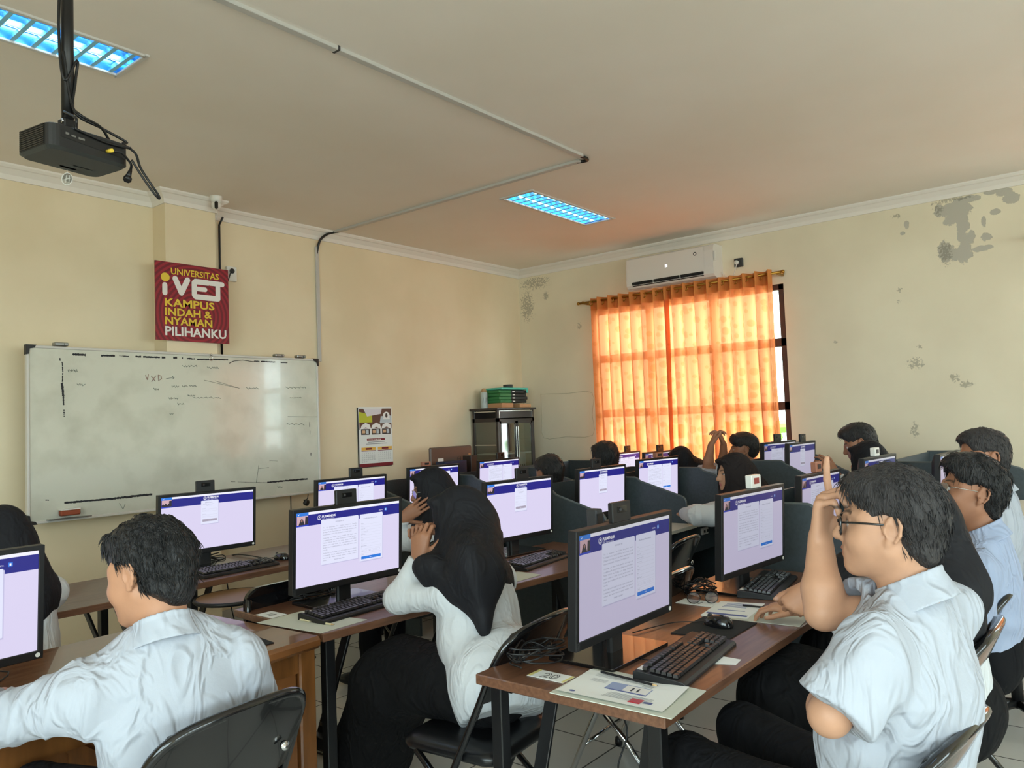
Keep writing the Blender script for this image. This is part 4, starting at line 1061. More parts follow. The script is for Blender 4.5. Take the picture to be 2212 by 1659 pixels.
for x, y, z, yw, me, lab in MONS:
    if m0 is None: m0 = make_monitor(lab); o = m0; o.location = (x, y, z); o.rotation_euler = (0, 0, rad(yw))
    else: o = dup(m0, (x, y, z), rad(yw), lab)
    o['group'] = 'exam monitors on the desks'
    for c in o.children:
        if c.name.startswith('screen'): c.data = me
    MON_OBJ.append(o)

# webcams clipped on the monitors
def make_webcam(label):
    t = thing('webcam', label, 'webcam')
    MB().box((0, -.008, .028), (.105, .018, .062), ch=.003).build('body', M_black, t)
    MB().box((0, -.0178, .036), (.052, .003, .020), ch=.001).build('lens_window', M_blackg, t)
    MB().lathe([(0, 0), (.006, 0), (.006, .002), (0, .002)], (-.012, -.019, .036), 10, R=Matrix.Rotation(rad(90), 3, 'X')).build('lens', M_dkgrey, t)
    MB().box((0, .016, -.01), (.07, .03, .022), ch=.003).build('clip', M_black, t)
    return t
wb0 = None
WEBS = [(0, -.035, .0, 'black webcam clipped on the number 20 monitor'), (1, -.02, 0, 'black webcam on the monitor before the foreground headscarf'), (2, .0, 0, 'black webcam with the board eraser above it'),
        (4, .02, 0, 'black webcam on the login monitor right of the foreground headscarf'), (5, -.07, 0, 'black webcam on the login monitor in the first carrel'), (7, -.02, 0, 'black webcam on the monitor under the whiteboard'),
        (8, .03, 0, 'black webcam in front of the calendar side of the whiteboard'), (10, .02, 0, 'black webcam on the monitor before the glass cabinet'), (16, .0, 0, 'black webcam on the monitor before the curtain middle'),
        (17, -.03, 0, 'black webcam on the monitor left of the greyed screen'), (18, .02, 0, 'pale lit webcam on the greyed monitor'), (15, .03, 0, 'black webcam above the dark hair at the corner carrel')]
for k, dx, dz, lab in WEBS:
    m = MON_OBJ[k]; th = m.rotation_euler.z
    off = RZ(th) @ Vector((dx, -.018, 0)); L_ = (m.location.x + off.x, m.location.y + off.y, m.location.z + .08 + MH)
    if wb0 is None: wb0 = make_webcam(lab); wb0.location = L_; wb0.rotation_euler = (0, 0, th); o = wb0
    else: o = dup(wb0, L_, th, lab)
    o['group'] = 'webcams on the monitors'
# cards and little boxes perched on monitors
def perched(k, dx, size, m, name, lab, cat, strip=None):
    mo = MON_OBJ[k]; th = mo.rotation_euler.z; off = RZ(th) @ Vector((dx, -.012, 0))
    t = thing(name, lab, cat, (mo.location.x + off.x, mo.location.y + off.y, mo.location.z + .08 + MH), th)
    MB().box((0, 0, size[2] / 2), size, ch=.003).build('body', m, t)
    if strip: MB().box((0, -size[1] / 2 - .001, size[2] * .55), (size[0] * .5, .002, size[2] * .45)).build('label_print', strip, t)
    return t
perched(3, .035, (.085, .03, .055), M_white, 'webcam_box', 'white webcam box with a red print on the monitor beside the spectacles', 'webcam', mat('red_print', (150, 60, 52), .6))
perched(9, -.08, (.09, .03, .035), mat('curtain_lit_plastic', (170, 112, 90), .4), 'clip_box', 'coppery webcam lit by the curtain above the violet spectacles person', 'webcam', M_black)  # coppery tone is the curtain's warm light put into the body colour
perched(12, -.01, (.085, .03, .055), mat('curtain_lit_plastic', (170, 112, 90), .4), 'webcam_box', 'curtain tinted webcam on the monitor with the pinkish glare', 'webcam', M_black)
perched(13, -.03, (.075, .03, .05), M_white, 'webcam_box', 'silvery webcam on the monitor with the pale glare', 'webcam', M_dkgrey)
perched(6, .02, (.10, .035, .04), mat('curtain_lit_plastic', (170, 112, 90), .4), 'webcam_box', 'curtain tinted webcam on the two card carrel monitor', 'webcam', M_black)
# small speaker behind the number 20 monitor
t = thing('desk_speaker', 'small dark desk speaker showing behind the number 20 monitor', 'speaker', (2.21, 1.450, .75))
MB().box((0, 0, .217), (.042, .042, .434), ch=.005).build('cabinet', M_dkgrey, t); MB().box((-.003, -.023, .22), (.032, .004, .40)).build('grille', M_black, t)

# ---------------------------------------------------------------- keyboards, mice, papers
def make_keyboard(label):
    t = thing('keyboard', label, 'keyboard')
    kw, kd = .45, .155
    b = MB()
    pr_ = [(-kd / 2, 0), (kd / 2, 0), (kd / 2, .026), (kd / 2 - .012, .030), (-kd / 2 + .03, .018), (-kd / 2 + .008, .015), (-kd / 2, .009)]
    vs = [(x, y, z) for x in (-kw / 2, kw / 2) for y, z in pr_]; n = len(pr_)
    b.add(vs, [(i, (i + 1) % n, n + (i + 1) % n, n + i) for i in range(n)] + [list(range(n))[::-1], [n + i for i in range(n)]][::1])
    b.build('case', M_black, t, bevel=.002)
    k = MB()
    y0 = -kd / 2 + .034
    zat = lambda y: .018 + (y - (-kd / 2 + .03)) / (kd - .042) * .012
    def key(x, y, w, d=.0150):
        z = zat(y) + .002; h = .008; a, c = w / 2 - .0012, d / 2; s = .0022
        k.add([(x - a, y - c, z), (x + a, y - c, z), (x + a, y + c, z), (x - a, y + c, z), (x - a + s, y - c + s, z + h), (x + a - s, y - c + s, z + h), (x + a - s, y + c - s * .6, z + h + .001), (x - a + s, y + c - s * .6, z + h + .001)],
              [(4, 5, 6, 7), (0, 1, 5, 4), (1, 2, 6, 5), (2, 3, 7, 6), (3, 0, 4, 7)])
    u = .0190; xs = -kw / 2 + .012
    rows = [([1.25, 1.25, 1.25, 6.25, 1.25, 1.25, 1.25, 1.25], 0), ([2.25] + [1] * 10 + [2.75], 1), ([1.75] + [1] * 11 + [2.25], 2), ([1.5] + [1] * 12 + [1.5], 3), ([1] * 13 + [2], 4)]
    for ws, r in rows:
        x = xs
        for w in ws: key(x + w * u / 2, y0 + r * .0168, w * u); x += w * u
    for g in range(4):
        for i in range(4 if g else 1): key(xs + (0 if g == 0 else 2 + (g - 1) * 4.5 + i) * u + u / 2, y0 + 5.35 * .0168, u)
    for i in range(3):
        x = xs + (15.3 + i) * u
        for r in (0, 3, 4): key(x + u / 2, y0 + r * .0168, u)
        if i == 1: key(x + u / 2, y0 + .0168, u)
    for i in range(4):
        for r in range(5): key(xs + (18.6 + i) * u + u / 2, y0 + r * .0168, u)
    k.build('keys', M_dkgrey if False else mat('key_caps', (34, 33, 34), 0.3), t)
    MB().box((-kw / 2 + .03, kd / 2 - .018, .0305), (.035, .018, .0012)).build('sticker', M_white, t)
    MB().tube(smooth_path([(-.05, kd / 2, .012), (-.05, kd / 2 + .03, .006), (-.03, kd / 2 + .07, .004), (.02, kd / 2 + .11, .004)]), .0022, 5).build('cord', M_black, t)
    return t
kb0 = None
KBS = [(2.145, 1.098, 6.0, 'black keyboard lying over the number 20 candidate sheet'), (2.06, 2.525, 3, 'black keyboard before the person in the foreground headscarf'), (3.235, 1.265, 9, 'black keyboard by the hand of the person hidden behind the raised arm'),
       (3.25, 2.50, 6, 'black keyboard right of the foreground black headscarf'), (2.32, 3.83, 1, 'black keyboard on the table under the whiteboard'), (4.45, 2.70, 0, 'black keyboard in the first slate carrel'), (5.5, 2.75, 0, 'black keyboard in the second slate carrel')]
for x, y, a, lab in KBS:
    if kb0 is None: kb0 = make_keyboard(lab); kb0.location = (x, y, .75); kb0.rotation_euler = (0, 0, rad(a)); o = kb0
    else: o = dup(kb0, (x, y, .75 if x < 4 else .74), rad(a), lab)
    o['group'] = 'black keyboards'
def make_mouse(label):
    t = thing('computer_mouse', label, 'mouse')
    b = MB()
    def fn(u, v):
        a = 2 * math.pi * u; e = math.sin(v * math.pi / 2); r = math.cos(v * math.pi / 2) ** .6
        return (.031 * r * math.cos(a) * (1 - .12 * math.sin(a)), .056 * r * math.sin(a), .004 + .034 * e * (1 - .25 * math.sin(a) * (1 - v)))
    b.grid(24, 8, fn); b.flat([fn(i / 24, 0)[:2] for i in range(24)][::-1], lambda u, v, w: (u, v, .0015)); b.grid(24, 1, lambda u, v: (fn(u, 0)[0] * (.97 + .03 * v), fn(u, 0)[1] * (.97 + .03 * v), .0015 + .0025 * v)); b.build('body', M_blackg, t)
    MB().lathe([(0, -.004), (.009, -.003), (.009, .003), (0, .004)], (0, .032, .031), 12, R=Matrix.Rotation(rad(90), 3, 'Y')).build('scroll_wheel', M_dkgrey, t)
    MB().tube(smooth_path([(0, .055, .008), (-.01, .09, .003), (-.06, .14, .003), (-.16, .16, .003), (-.26, .17, .003)]), .002, 5).build('cord', M_black, t)
    return t
ms0 = None
for x, y, a, z, lab in [(2.555, 1.185, -8, .753, 'black mouse on the pad beside the number 20 keyboard'), (2.655, 3.90, 10, .751, 'black mouse at the bare end of the table under the whiteboard'), (1.515, 2.50, 10, .754, 'black mouse half hidden by the person seen from behind'), (4.78, 2.62, 0, .741, 'black mouse beside the slate divider of the first carrel')]:
    if ms0 is None: ms0 = make_mouse(lab); ms0.location = (x, y, z); ms0.rotation_euler = (0, 0, rad(a)); o = ms0
    else: o = dup(ms0, (x, y, z), rad(a), lab)
    o['group'] = 'black computer mice'
M_pad = mat('mouse_pad_cloth', (26, 26, 27), 0.9)
def quadthing(name, pts, z, th, m, lab, cat, group=None):
    cx = sum(p[0] for p in pts) / len(pts); cy = sum(p[1] for p in pts) / len(pts)
    ar = sum(a[0] * b[1] - b[0] * a[1] for a, b in zip(pts, pts[1:] + pts[:1]))
    if ar < 0: pts = pts[::-1]
    o = MB().prism([(x - cx, y - cy) for x, y in pts], lambda u, v, w: (u, v, w), th).build(name, m); o.location = (cx, cy, z)
    return tag(o, lab, cat, group)
quadthing('mouse_pad', [(2.395, 1.285), (2.425, 1.09), (2.66, 1.09), (2.655, 1.285)], .7505, .003, M_pad, 'black mouse pad on the number 20 table', 'mouse pad')
quadthing('mouse_pad', [(1.41, 2.60), (1.40, 2.395), (1.59, 2.39), (1.61, 2.585)], .7505, .003, M_pad, 'black mouse pad on the old varnished desk', 'mouse pad')
quadthing('board_sheet', [(1.706, 1.288), (1.717, .930), (1.941, .945), (1.955, 1.300)], .7505, .0022, M_manila, 'grey backing sheet overhanging the number 20 table corner', 'sheet of paper')
# candidate sheet: printed, gently curled
t = thing('candidate_sheet', 'printed candidate sheet under the black pencil on the number 20 table', 'sheet of paper', (1.825, 1.125, .7535))
def SHp(u, v, w=0):      # u across (short, towards +x), v along (towards -y)
    x = -.105 + .205 * u + .012 * v * (1 - u); y = .165 - .315 * v - .012 * (1 - u) + .01 * u
    return (x, y, .0008 + .008 * max(0, .25 - u) * 4 * .4 + .006 * max(0, v - .75) * 4 * (u) + w)
g = MB(); g.grid(10, 12, SHp); g.build('sheet', M_paper, t)
pb = MB()
pcol = [mat('sheet_blueband', (150, 162, 196), .8), mat('sheet_indigo', (96, 106, 160), .8), M_print, mat('sheet_red', (206, 60, 74), .8), M_printd, M_white]
def sq(i, u0, v0, u1, v1, w=.0004): pb.cur = i; pb.add([SHp(u0, v0, w), SHp(u1, v0, w), SHp(u1, v1, w), SHp(u0, v1, w)], [(0, 3, 2, 1)])
sq(0, .42, .34, .70, .74); sq(1, .42, .34, .45, .74, .0006); sq(5, .46, .50, .68, .73, .0006)
for i in range(7): sq(2, .16 + .03 * i, .40 + .005 * i, .168 + .03 * i, .84, .0004)
for i in range(4): sq(2, .80 + .035 * i, .12, .806 + .035 * i, .62)
for i in range(4): sq(2, .60 + .03 * i, .14, .606 + .03 * i, .30)
for i in range(3): sq(2, .73 + .03 * i, .62, .738 + .03 * i, .72)
sq(3, .10, .66, .28, .77); sq(1, .16, .78, .24, .86); 
pb.cur = 1; pb.add([SHp(.10 + .035 * math.cos(a), .13 + .03 * math.sin(a), .0005) for a in [-2 * math.pi * i / 16 for i in range(16)]], [list(range(16))])
pb.build('print', pcol, t)
tx_ = MB()
def shw(body, u, v, size, w=.0008, **kw):     # reads from the seat (facing +y): right = +x ... printed text runs along -v
    vs, fs = text_poly(body, size, **kw); tx_.add([SHp(u + p[1] * 1.55, v + p[0], w) for p in vs], [f[::-1] for f in fs])
shw('11', .50, .55, .11, bold=.004)
tx_.build('lettering', M_printd, t)
# number card
def card(name, cx, cy, rz, w, d, lab, text, size, m_edge=None):
    t = thing(name, lab, 'card', (cx, cy, .7508), rz)
    MB().prism([(-w / 2, -d / 2), (w / 2, -d / 2), (w / 2, d / 2), (-w / 2, d / 2)], lambda u, v, ww: (u, v, ww), .0012).build('card', M_paper, t)
    if m_edge:
        e = MB(); e.prism([(-w / 2, -d / 2), (-w / 2 + .012, -d / 2), (-w / 2 + .012, d / 2), (-w / 2, d / 2)], lambda u, v, ww: (u, v, .0011 + ww), .0003); e = e.build('tape', m_edge, t); e = MB(); e.prism([(w / 2 - .010, -d / 2), (w / 2, -d / 2), (w / 2, d / 2), (w / 2 - .010, d / 2)], lambda u, v, ww: (u, v, .0011 + ww), .0003)
        e.build('tape', m_edge, t)
    b = MB(); vs, fs = text_poly(text, size, .0016, 'CENTER'); mid = max(p[1] for p in vs) / 2
    b.add([(p[0], p[1] - mid, .0016) for p in vs], fs); b.cur = 1
    vs, fs = text_poly(text, size, -.0010, 'CENTER'); b.add([(p[0], p[1] - mid, .0019) for p in vs], fs)
    b.build('number', [M_printd, M_paper], t)
    return t
card('number_card', 1.819, 1.366, rad(-90), .128, .062, 'white card numbered 20 with yellow tape edges', '20', .055, mat('yellow_tape', (226, 214, 140), .6))
card('number_card', 1.83, 2.765, rad(-90), .108, .072, 'small white number card beside the blank sheet on the varnished desk', '10', .045)
card('number_card', 2.84, 1.40, rad(-90), .15, .08, 'white number card under the folded spectacles', '21', .05)
quadthing('note_slip', [(2.167, 1.028), (2.194, .969), (2.247, .975), (2.248, 1.035)], .7505, .0008, M_paper, 'small white slip in front of the number 20 keyboard', 'note')
quadthing('blank_sheet', [(1.722, 2.700), (1.757, 2.350), (1.978, 2.355), (1.930, 2.705)], .7505, .0012, M_manila, 'blank greenish sheet under the pale pencil', 'sheet of paper')
quadthing('blank_sheet', [(2.66, 1.30), (2.692, .952), (2.907, .975), (2.90, 1.32)], .7505, .0015, M_manila, 'blank grey sheet at the table edge by the raised elbow', 'sheet of paper')
quadthing('blank_sheet', [(2.785, 2.46), (2.80, 2.29), (3.00, 2.285), (3.01, 2.44)], .7505, .0012, M_manila, 'blank sheet just right of the foreground headscarf shoulder', 'sheet of paper')
quadthing('paper_slip', [(2.24, 2.42), (2.25, 2.36), (2.33, 2.36), (2.33, 2.43)], .7505, .001, M_paper, 'white slip beside the elbow of the person in the foreground', 'note')
o = quadthing('printed_sheet', [(2.665, 1.305), (2.70, 1.14), (2.945, 1.17), (2.90, 1.33)], .7522, .0012, M_paper, 'folded printed sheet under the black pencil near the spectacles', 'sheet of paper')
pb = MB(); pb.box((-.085, -.01, .0016), (.02, .15, .0006), RZ(.1)); pb.box((-.02, .0, .0016), (.006, .10, .0006), RZ(.2))
for i in range(5): pb.box((.03 + .015 * i, .01, .0016), (.004, .09, .0005), RZ(.2))
pb.build('print', mat('sheet_indigo', (96, 106, 160), .8), o)
def pencil(p, q, m, lab):
    p = Vector(p); q = Vector(q); d = (q - p).normalized(); t = thing('pencil', lab, 'pencil', tuple(p))
    b = MB(); b.tube([(0, 0, 0), tuple((q - p) - d * .018)], .0037, 6, smooth=False); b.build('barrel', m, t)
    b = MB(); b.tube([tuple((q - p) - d * .018), tuple((q - p) - d * .005)], [.0037, .0012], 6); b.build('wood_tip', mat('pencil_wood', (214, 180, 130), .7), t)
    b = MB(); b.tube([tuple((q - p) - d * .005), tuple(q - p)], [.0012, .0002], 6); b.build('lead', M_black, t)
pencil((1.905, 1.250, .7605), (1.885, 1.055, .7605), M_black, 'black pencil across the candidate sheet of number 20')
pencil((2.862, 1.225, .7575), (2.882, 1.035, .7575), M_black, 'black pencil on the sheets by the raised elbow')
pencil((1.832, 2.575, .7555), (1.852, 2.39, .7555), mat('pale_pencil', (226, 214, 176), .5), 'pale wooden pencil on the blank greenish sheet')
# spectacles lying on the number card
t = thing('spectacles', 'dark rimmed spectacles folded on the table beside the white number card', 'spectacles', (2.835, 1.375, .7525), rad(-56))
b = MB()
for s_ in (-1, 1):
    b.tube([(s_ * .034 + .025 * math.cos(a), .0, .022 + .021 * math.sin(a)) for a in [2 * math.pi * i / 20 for i in range(20)]], .0017, 6, closed=True)
b.tube([(-.010, 0, .028), (0, 0, .031), (.010, 0, .028)], .0016, 6); b.build('rims', M_blackg, t)
for s_ in (-1, 1):
    MB().prism(ell(s_ * .034, .022, .024, .020, 18), lambda u, v, w: (u, w, v), .001).build('lens', M_lens, t)
    MB().tube(smooth_path([(s_ * .059, 0, .034), (s_ * .060, .05, .03), (s_ * .058, .10, .018), (s_ * .05, .135, .003)]), .0016, 6).build('temple', M_blackg, t)

# cables at the tables
def cable_bundle(name, lab, center, n, spread, seed, z=.753, r=.0028):
    rr = random.Random(seed); t = thing(name, lab, 'cables', (center[0], center[1], z))
    for i in range(n):
        pts = []; a = rr.uniform(0, 6)
        for k in range(7):
            a += rr.uniform(.5, 1.6); pts.append((math.cos(a) * spread[0] * rr.uniform(.4, 1), math.sin(a) * spread[1] * rr.uniform(.4, 1), rr.uniform(.003, spread[2])))
        MB().tube(smooth_path(pts, 5), r, 5).build('cable', M_black, t)
    return t
cb = cable_bundle('cable_bundle', 'tangle of black cables behind the number 20 monitor', (1.86, 1.46), 7, (.13, .09, .07), 3)
MB().box((-.02, .04, .03), (.05, .025, .022), RZ(.4), ch=.004).build('plug', M_black, cb)
cable_bundle('cable_bundle', 'tangle of black cables behind the spectacles', (3.0, 1.47), 6, (.10, .07, .05), 5)
cb = cable_bundle('cable_bundle', 'tangle of cables under the large looking monitor on the varnished desk', (.70, 2.62), 9, (.16, .12, .06), 9)
MB().box((-.02, -.04, .012), (.2, .05, .024), RZ(.2), ch=.004).build('power_strip', M_white, cb)
cable_bundle('cable_bundle', 'black cables behind the stand of the foreground headscarf person monitor', (2.1, 2.86), 5, (.14, .06, .04), 13)
cable_bundle('cable_bundle', 'black cables behind the keyboard under the whiteboard', (2.35, 4.2), 4, (.16, .06, .05), 17)
t = thing('wall_socket', 'small wall socket with a plug seen under the monitor below the whiteboard', 'wall socket', (2.97, YA - .015, .80))
MB().box((0, 0, 0), (.08, .03, .11), ch=.004).build('plate', M_white, t)
for dz in (-.022, .022): MB().lathe([(0, 0), (.017, 0), (.017, .006), (0, .006)], (0, -.016, dz), 14, R=Matrix.Rotation(rad(90), 3, 'X')).build('plug', M_dkgrey, t)
for pts, lab in (([(2.62, 3.9, .75), (2.6, 4.36, .74), (2.62, 4.4, .5), (2.7, 4.42, .2), (2.8, 4.5, .02)], 'black cable hanging behind the table under the whiteboard'), ([(2.45, 1.58, .72), (2.46, 1.60, .5), (2.52, 1.55, .34), (2.46, 1.56, .2), (2.50, 1.52, .02)], 'thin black cable hanging behind the number 20 table'), ([(1.95, 3.01, .72), (1.98, 3.03, .5), (1.96, 3.0, .3), (2.02, 3.05, .02)], 'thin black cable hanging behind the varnished desk corner')):
    o = MB().tube(smooth_path(pts), .0035, 6).build('hanging_cable', M_black); tag(o, lab, 'cable')

# ---------------------------------------------------------------- chairs
def make_folding_chair(label):
    """origin on the floor under the seat centre, faces +y"""
    t = thing('folding_chair', label, 'chair')
    w = .215
    top = .84
    def up(z): return -.255 + (.84 - z) * .50 if z < .84 else -.255     # y of the upright tube by height
    path = [(-w, up(.02) + .0, .012)]
    for z in (.2, .45, .62): path.append((-w, up(z), z))
    path += [(-w * .99, up(.72) - .0, .73), (-w * .93, up(.80), .80), (-w * .72, up(.835) - .012, .838), (-w * .3, up(.845) - .022, .85), (w * .3, up(.845) - .022, .85), (w * .72, up(.835) - .012, .838), (w * .93, up(.80), .80), (w * .99, up(.72), .73)]
    for z in (.62, .45, .2): path.append((w, up(z), z))
    path.append((w, up(.02), .012))
    MB().tube(smooth_path(path, 4), .0125, 8).build('frame_tube', M_blackg, t)
    for s_ in (-1, 1):
        MB().tube([(s_ * (w - .022), .13, .43), (s_ * (w - .018), -.10, .22), (s_ * (w - .015), -.27, .012)], .0115, 8).build('leg', M_blackg, t)
        for y in (up(.02), -.27):
            MB().lathe([(.016, 0), (.018, .02), (.015, .035)], (s_ * (w if y > 0 else w - .015), y, 0), 10).build('foot_cap', M_black, t)
        MB().lathe([(0, -.006), (.012, -.005), (.012, .005), (0, .006)], (s_ * w * .72, -.222, .70), 12, R=Matrix.Rotation(rad(90), 3, 'X')).build('rivet', M_chrome, t)
    MB().tube([(-w + .01, -.20, .10), (w - .01, -.20, .10)], .008, 8).build('crossbar', M_blackg, t)
    MB().tube([(-w + .01, up(.16), .16), (w - .01, up(.16), .16)], .008, 8).build('crossbar', M_blackg, t)
    b = MB()
    def bp(u, v, off):
        x = (u * 2 - 1); zz = .625 + .215 * v
        hw = w * (1 - .0 * v) * (1 - max(0, v - .62) ** 2 * 1.25) - .004
        y = up(zz) - .030 * (1 - x * x) + off
        return (x * hw, y, zz + .012 * (1 - x * x) * v)
    b.grid(14, 8, lambda u, v: bp(1 - u, v, -.009)); b.grid(14, 8, lambda u, v: bp(u, v, .009))
    for fn_ in (lambda u, v: bp(u, 0, -.009 + .018 * v), lambda u, v: bp(1 - u, 1, -.009 + .018 * v)): b.grid(14, 1, fn_)
    for fn_ in (lambda u, v: bp(0, 1 - u, -.009 + .018 * v), lambda u, v: bp(1, u, -.009 + .018 * v)): b.grid(8, 1, fn_)
    b.build('backrest', M_blackg, t)
    s = MB(); sw = .20
    rings = [(.86, .425), (.97, .428), (1.0, .44), (.985, .456), (.90, .468), (.6, .474)]
    ol = rrect(-sw, -.19, sw, .205, .06, 5); n = len(ol); vs = []
    for k, z in rings: vs += [(x * k, y * k, z) for x, y in ol]
    s.add(vs, [(i * n + j, i * n + (j + 1) % n, (i + 1) * n + (j + 1) % n, (i + 1) * n + j) for i in range(len(rings) - 1) for j in range(n)], True)
    s.add(vs[:n], [list(range(n))[::-1]]); s.add(vs[-n:], [list(range(n))], True); s.build('seat', M_vinyl, t)
    return t
fc0 = None
CHAIRS = [(.99, 1.92, 5, 'black folding chair under the person seen from behind'), (2.00, 1.80, 6, 'black folding chair under the person in the foreground headscarf'), (1.79, .575, -6, 'black folding chair under the person raising his finger'),
          (2.60, .635, 0, 'black folding chair showing its back behind the person raising his finger'), (3.22, .66, 2, 'black folding chair under the man with thin spectacles'),
          (3.70, 2.14, 4, 'empty black folding chair behind the number 20 monitor, standing further back'), (2.88, 1.78, 3, 'empty black folding chair with bright rim close behind the spectacles'), (3.18, 3.34, 3, 'black folding chair under the person with violet spectacles')]
for x, y, a, lab in CHAIRS:
    if fc0 is None: fc0 = make_folding_chair(lab); fc0.location = (x, y, 0); fc0.rotation_euler = (0, 0, rad(a)); o = fc0
    else: o = dup(fc0, (x, y, 0), rad(a), lab)
    o['group'] = 'black folding chairs'
for o in COL.objects:
    if o.get('label', '').startswith('empty black folding chair with bright rim'):
        o['label'] = 'empty black folding chair with chrome legs close behind the spectacles'
        for c in o.children:
            if c.name.split('.')[0] in ('leg', 'crossbar', 'frame_tube'): c.data = c.data.copy(); c.data.materials[0] = M_chrome
lt = MB()
put_text(lt, 'MTK', lambda u, v, w: (u, -.2225 - (v - .70) * .5 + .06 * max(0, abs(u) - .1), v), .085, .695, .034, bold=.0006)
for o in COL.objects:
    if o.get('label') == 'black folding chair under the person in the foreground headscarf': lt.build('lettering', M_white, o)
# lecture chair with a writing tablet
t = thing('lecture_chair', 'black lecture chair with a wooden writing tablet under the whiteboard table', 'chair', (2.02, 3.18, 0), rad(2))
w = .22
for s_ in (-1, 1):
    MB().tube(smooth_path([(s_ * w, .20, .44), (s_ * w, .22, .25), (s_ * w, .25, .08), (s_ * w, .22, .015), (s_ * w, .10, .012), (s_ * w, -.22, .012), (s_ * w, -.27, .05), (s_ * w, -.25, .44), (s_ * w, -.28, .80)], 4), .012, 8).build('leg', M_blackg, t)
s = MB(); ol = rrect(-.21, -.2, .21, .21, .06, 5); n = len(ol)
vs = [(x * k, y * k, z) for k, z in ((.95, .43), (1, .445), (.96, .465)) for x, y in ol]
s.add(vs, [(i * n + j, i * n + (j + 1) % n, (i + 1) * n + (j + 1) % n, (i + 1) * n + j) for i in range(2) for j in range(n)] + [list(range(n))[::-1], [2 * n + j for j in range(n)]]); s.build('seat', M_vinyl, t)
b = MB(); ol = rrect(-.22, .62, .22, .84, .06, 5); b.prism(ol, lambda u, v, ww: (u, -.29 + .03 * abs(u / .22) ** 2 + ww, v), .02); b.build('backrest', M_blackg, t)
MB().tube(smooth_path([(w, -.05, .45), (w + .04, .05, .6), (w + .04, .2, .665)]), .011, 8).build('arm', M_blackg, t)
b = MB(); ol = [(.30 * math.cos(a) * .62 + .12, .34 + .175 * math.sin(a)) for a in [2 * math.pi * i / 28 for i in range(28)]]
b.prism(ol, lambda u, v, ww: (u, v, .672 + ww), .016); b.cur = 0; b.build('writing_tablet', M_ply, t)
b = MB(); b.tube([(x, y, .680) for x, y in ol], .0105, 6, closed=True); b.build('tablet_rim', M_black, t)
# a limp clear bag hung on a chair
# office chairs in the carrels
def office_chair(x, y, rz, zt, lab):
    t = thing('office_chair', lab, 'chair', (x, y, 0), rad(rz), group='tall backed office chairs')
    b = MB(); ol = rrect(-.22, zt - .46, .22, zt, .07, 5); b.prism(ol, lambda u, v, ww: (u, -.25 - .02 * math.cos(u * 6) + ww, v), .035); b.build('backrest', mat('slate_mesh', (44, 54, 64), .7), t)
    MB().box((0, .02, .46), (.46, .44, .07), ch=.03).build('seat', mat('slate_mesh', (44, 54, 64), .7), t)
    MB().tube([(0, 0, .08), (0, 0, .44)], .025, 10).build('gas_post', M_black, t)
    MB().tube(smooth_path([(0, -.06, .43), (0, -.26, .46), (0, -.27, .62)]), .018, 8).build('back_bracket', M_black, t)
    for k in range(5):
        a = 2 * math.pi * k / 5; MB().tube([(0, 0, .10), (.26 * math.cos(a), .26 * math.sin(a), .07)], [.02, .013], 8).build('leg', M_black, t)
        MB().lathe([(0, -.012), (.025, -.012), (.025, .012), (0, .012)], (.26 * math.cos(a), .26 * math.sin(a), .028), 12, R=RZ(a + 1.57) @ Matrix.Rotation(rad(90), 3, 'Y')).build('caster', M_black, t)
    return t
office_chair(4.30, .53, 0, 1.17, 'dark office chair behind the short haired man')
office_chair(4.98, 3.62, 0, 1.0, 'dark office chair behind the dark haired head near the cabinet')
office_chair(5.78, 3.72, 0, 1.07, 'dark office chair behind the tousled head left of the curtain')

# ---------------------------------------------------------------- the glass cabinet in the corner and what stands on it
M_cab = mat('dark_cabinet_frame', (52, 44, 42), 0.35)
M_alu = mat('aluminium_strip', (206, 206, 204), 0.25, metal=0.9)
t = thing('display_cabinet', 'dark framed glass display cabinet in the corner', 'cabinet', (6.30, 5.30, 0))
cw, cd_, chh = .63, .36, 1.655
b = MB()
for x in (.015, cw - .015):
    for y in (.015, cd_ - .015): b.box((x, y, chh / 2), (.03, .03, chh), ch=.003)
for z in (.05, chh - .13):
    for y in (.015, cd_ - .015): b.box((cw / 2, y, z), (cw, .03, .04))
    for x in (.015, cw - .015): b.box((x, cd_ / 2, z), (.03, cd_, .04))
b.box((cw / 2, cd_ - .006, chh / 2), (cw - .02, .008, chh - .06)); b.build('frame', M_cab, t)
MB().box((cw / 2, cd_ / 2, chh - .012), (cw + .05, cd_ + .04, .024), ch=.004).build('top_board', M_cab, t)
b = MB(); b.box((cw / 2, .012, chh - .073), (cw - .07, .006, .085)); b.build('header_panel', M_cab, t)
b = MB()
for z in (chh - .035, chh - .115): b.box((cw / 2, .004, z), (cw - .04, .008, .01))
for x in (.03, cw - .03): b.box((x, .004, chh - .075), (.01, .008, .085))
for y0_, y1_ in ((.03, cd_ - .03),):
    for z in (chh - .04, 1.26, .62): b.box((.001, (y0_ + y1_) / 2, z), (.006, y1_ - y0_, .01))
b.build('metal_strip', M_alu, t)
for x0_, x1_ in ((.032, cw / 2 - .004), (cw / 2 + .004, cw - .032)):
    d = MB()
    for xx in (x0_ + .012, x1_ - .012): d.box((xx, .006, .80), (.024, .014, 1.42))
    for z in (.10, 1.50): d.box(((x0_ + x1_) / 2, .006, z), (x1_ - x0_, .014, .03))
    d = d.build('door', M_cab, t)
    MB().box(((x0_ + x1_) / 2, .006, .80), (x1_ - x0_ - .05, .004, 1.38)).build('door_glass', M_vitrine, d)
    xx = x1_ - .012 if x0_ < .1 else x0_ + .012
    MB().box((xx, -.006, .85), (.012, .012, 1.2), ch=.003).build('handle', M_alu, d)
MB().box((.010, cd_ / 2, .80), (.004, cd_ - .06, 1.42)).build('side_glass', M_vitrine, t)
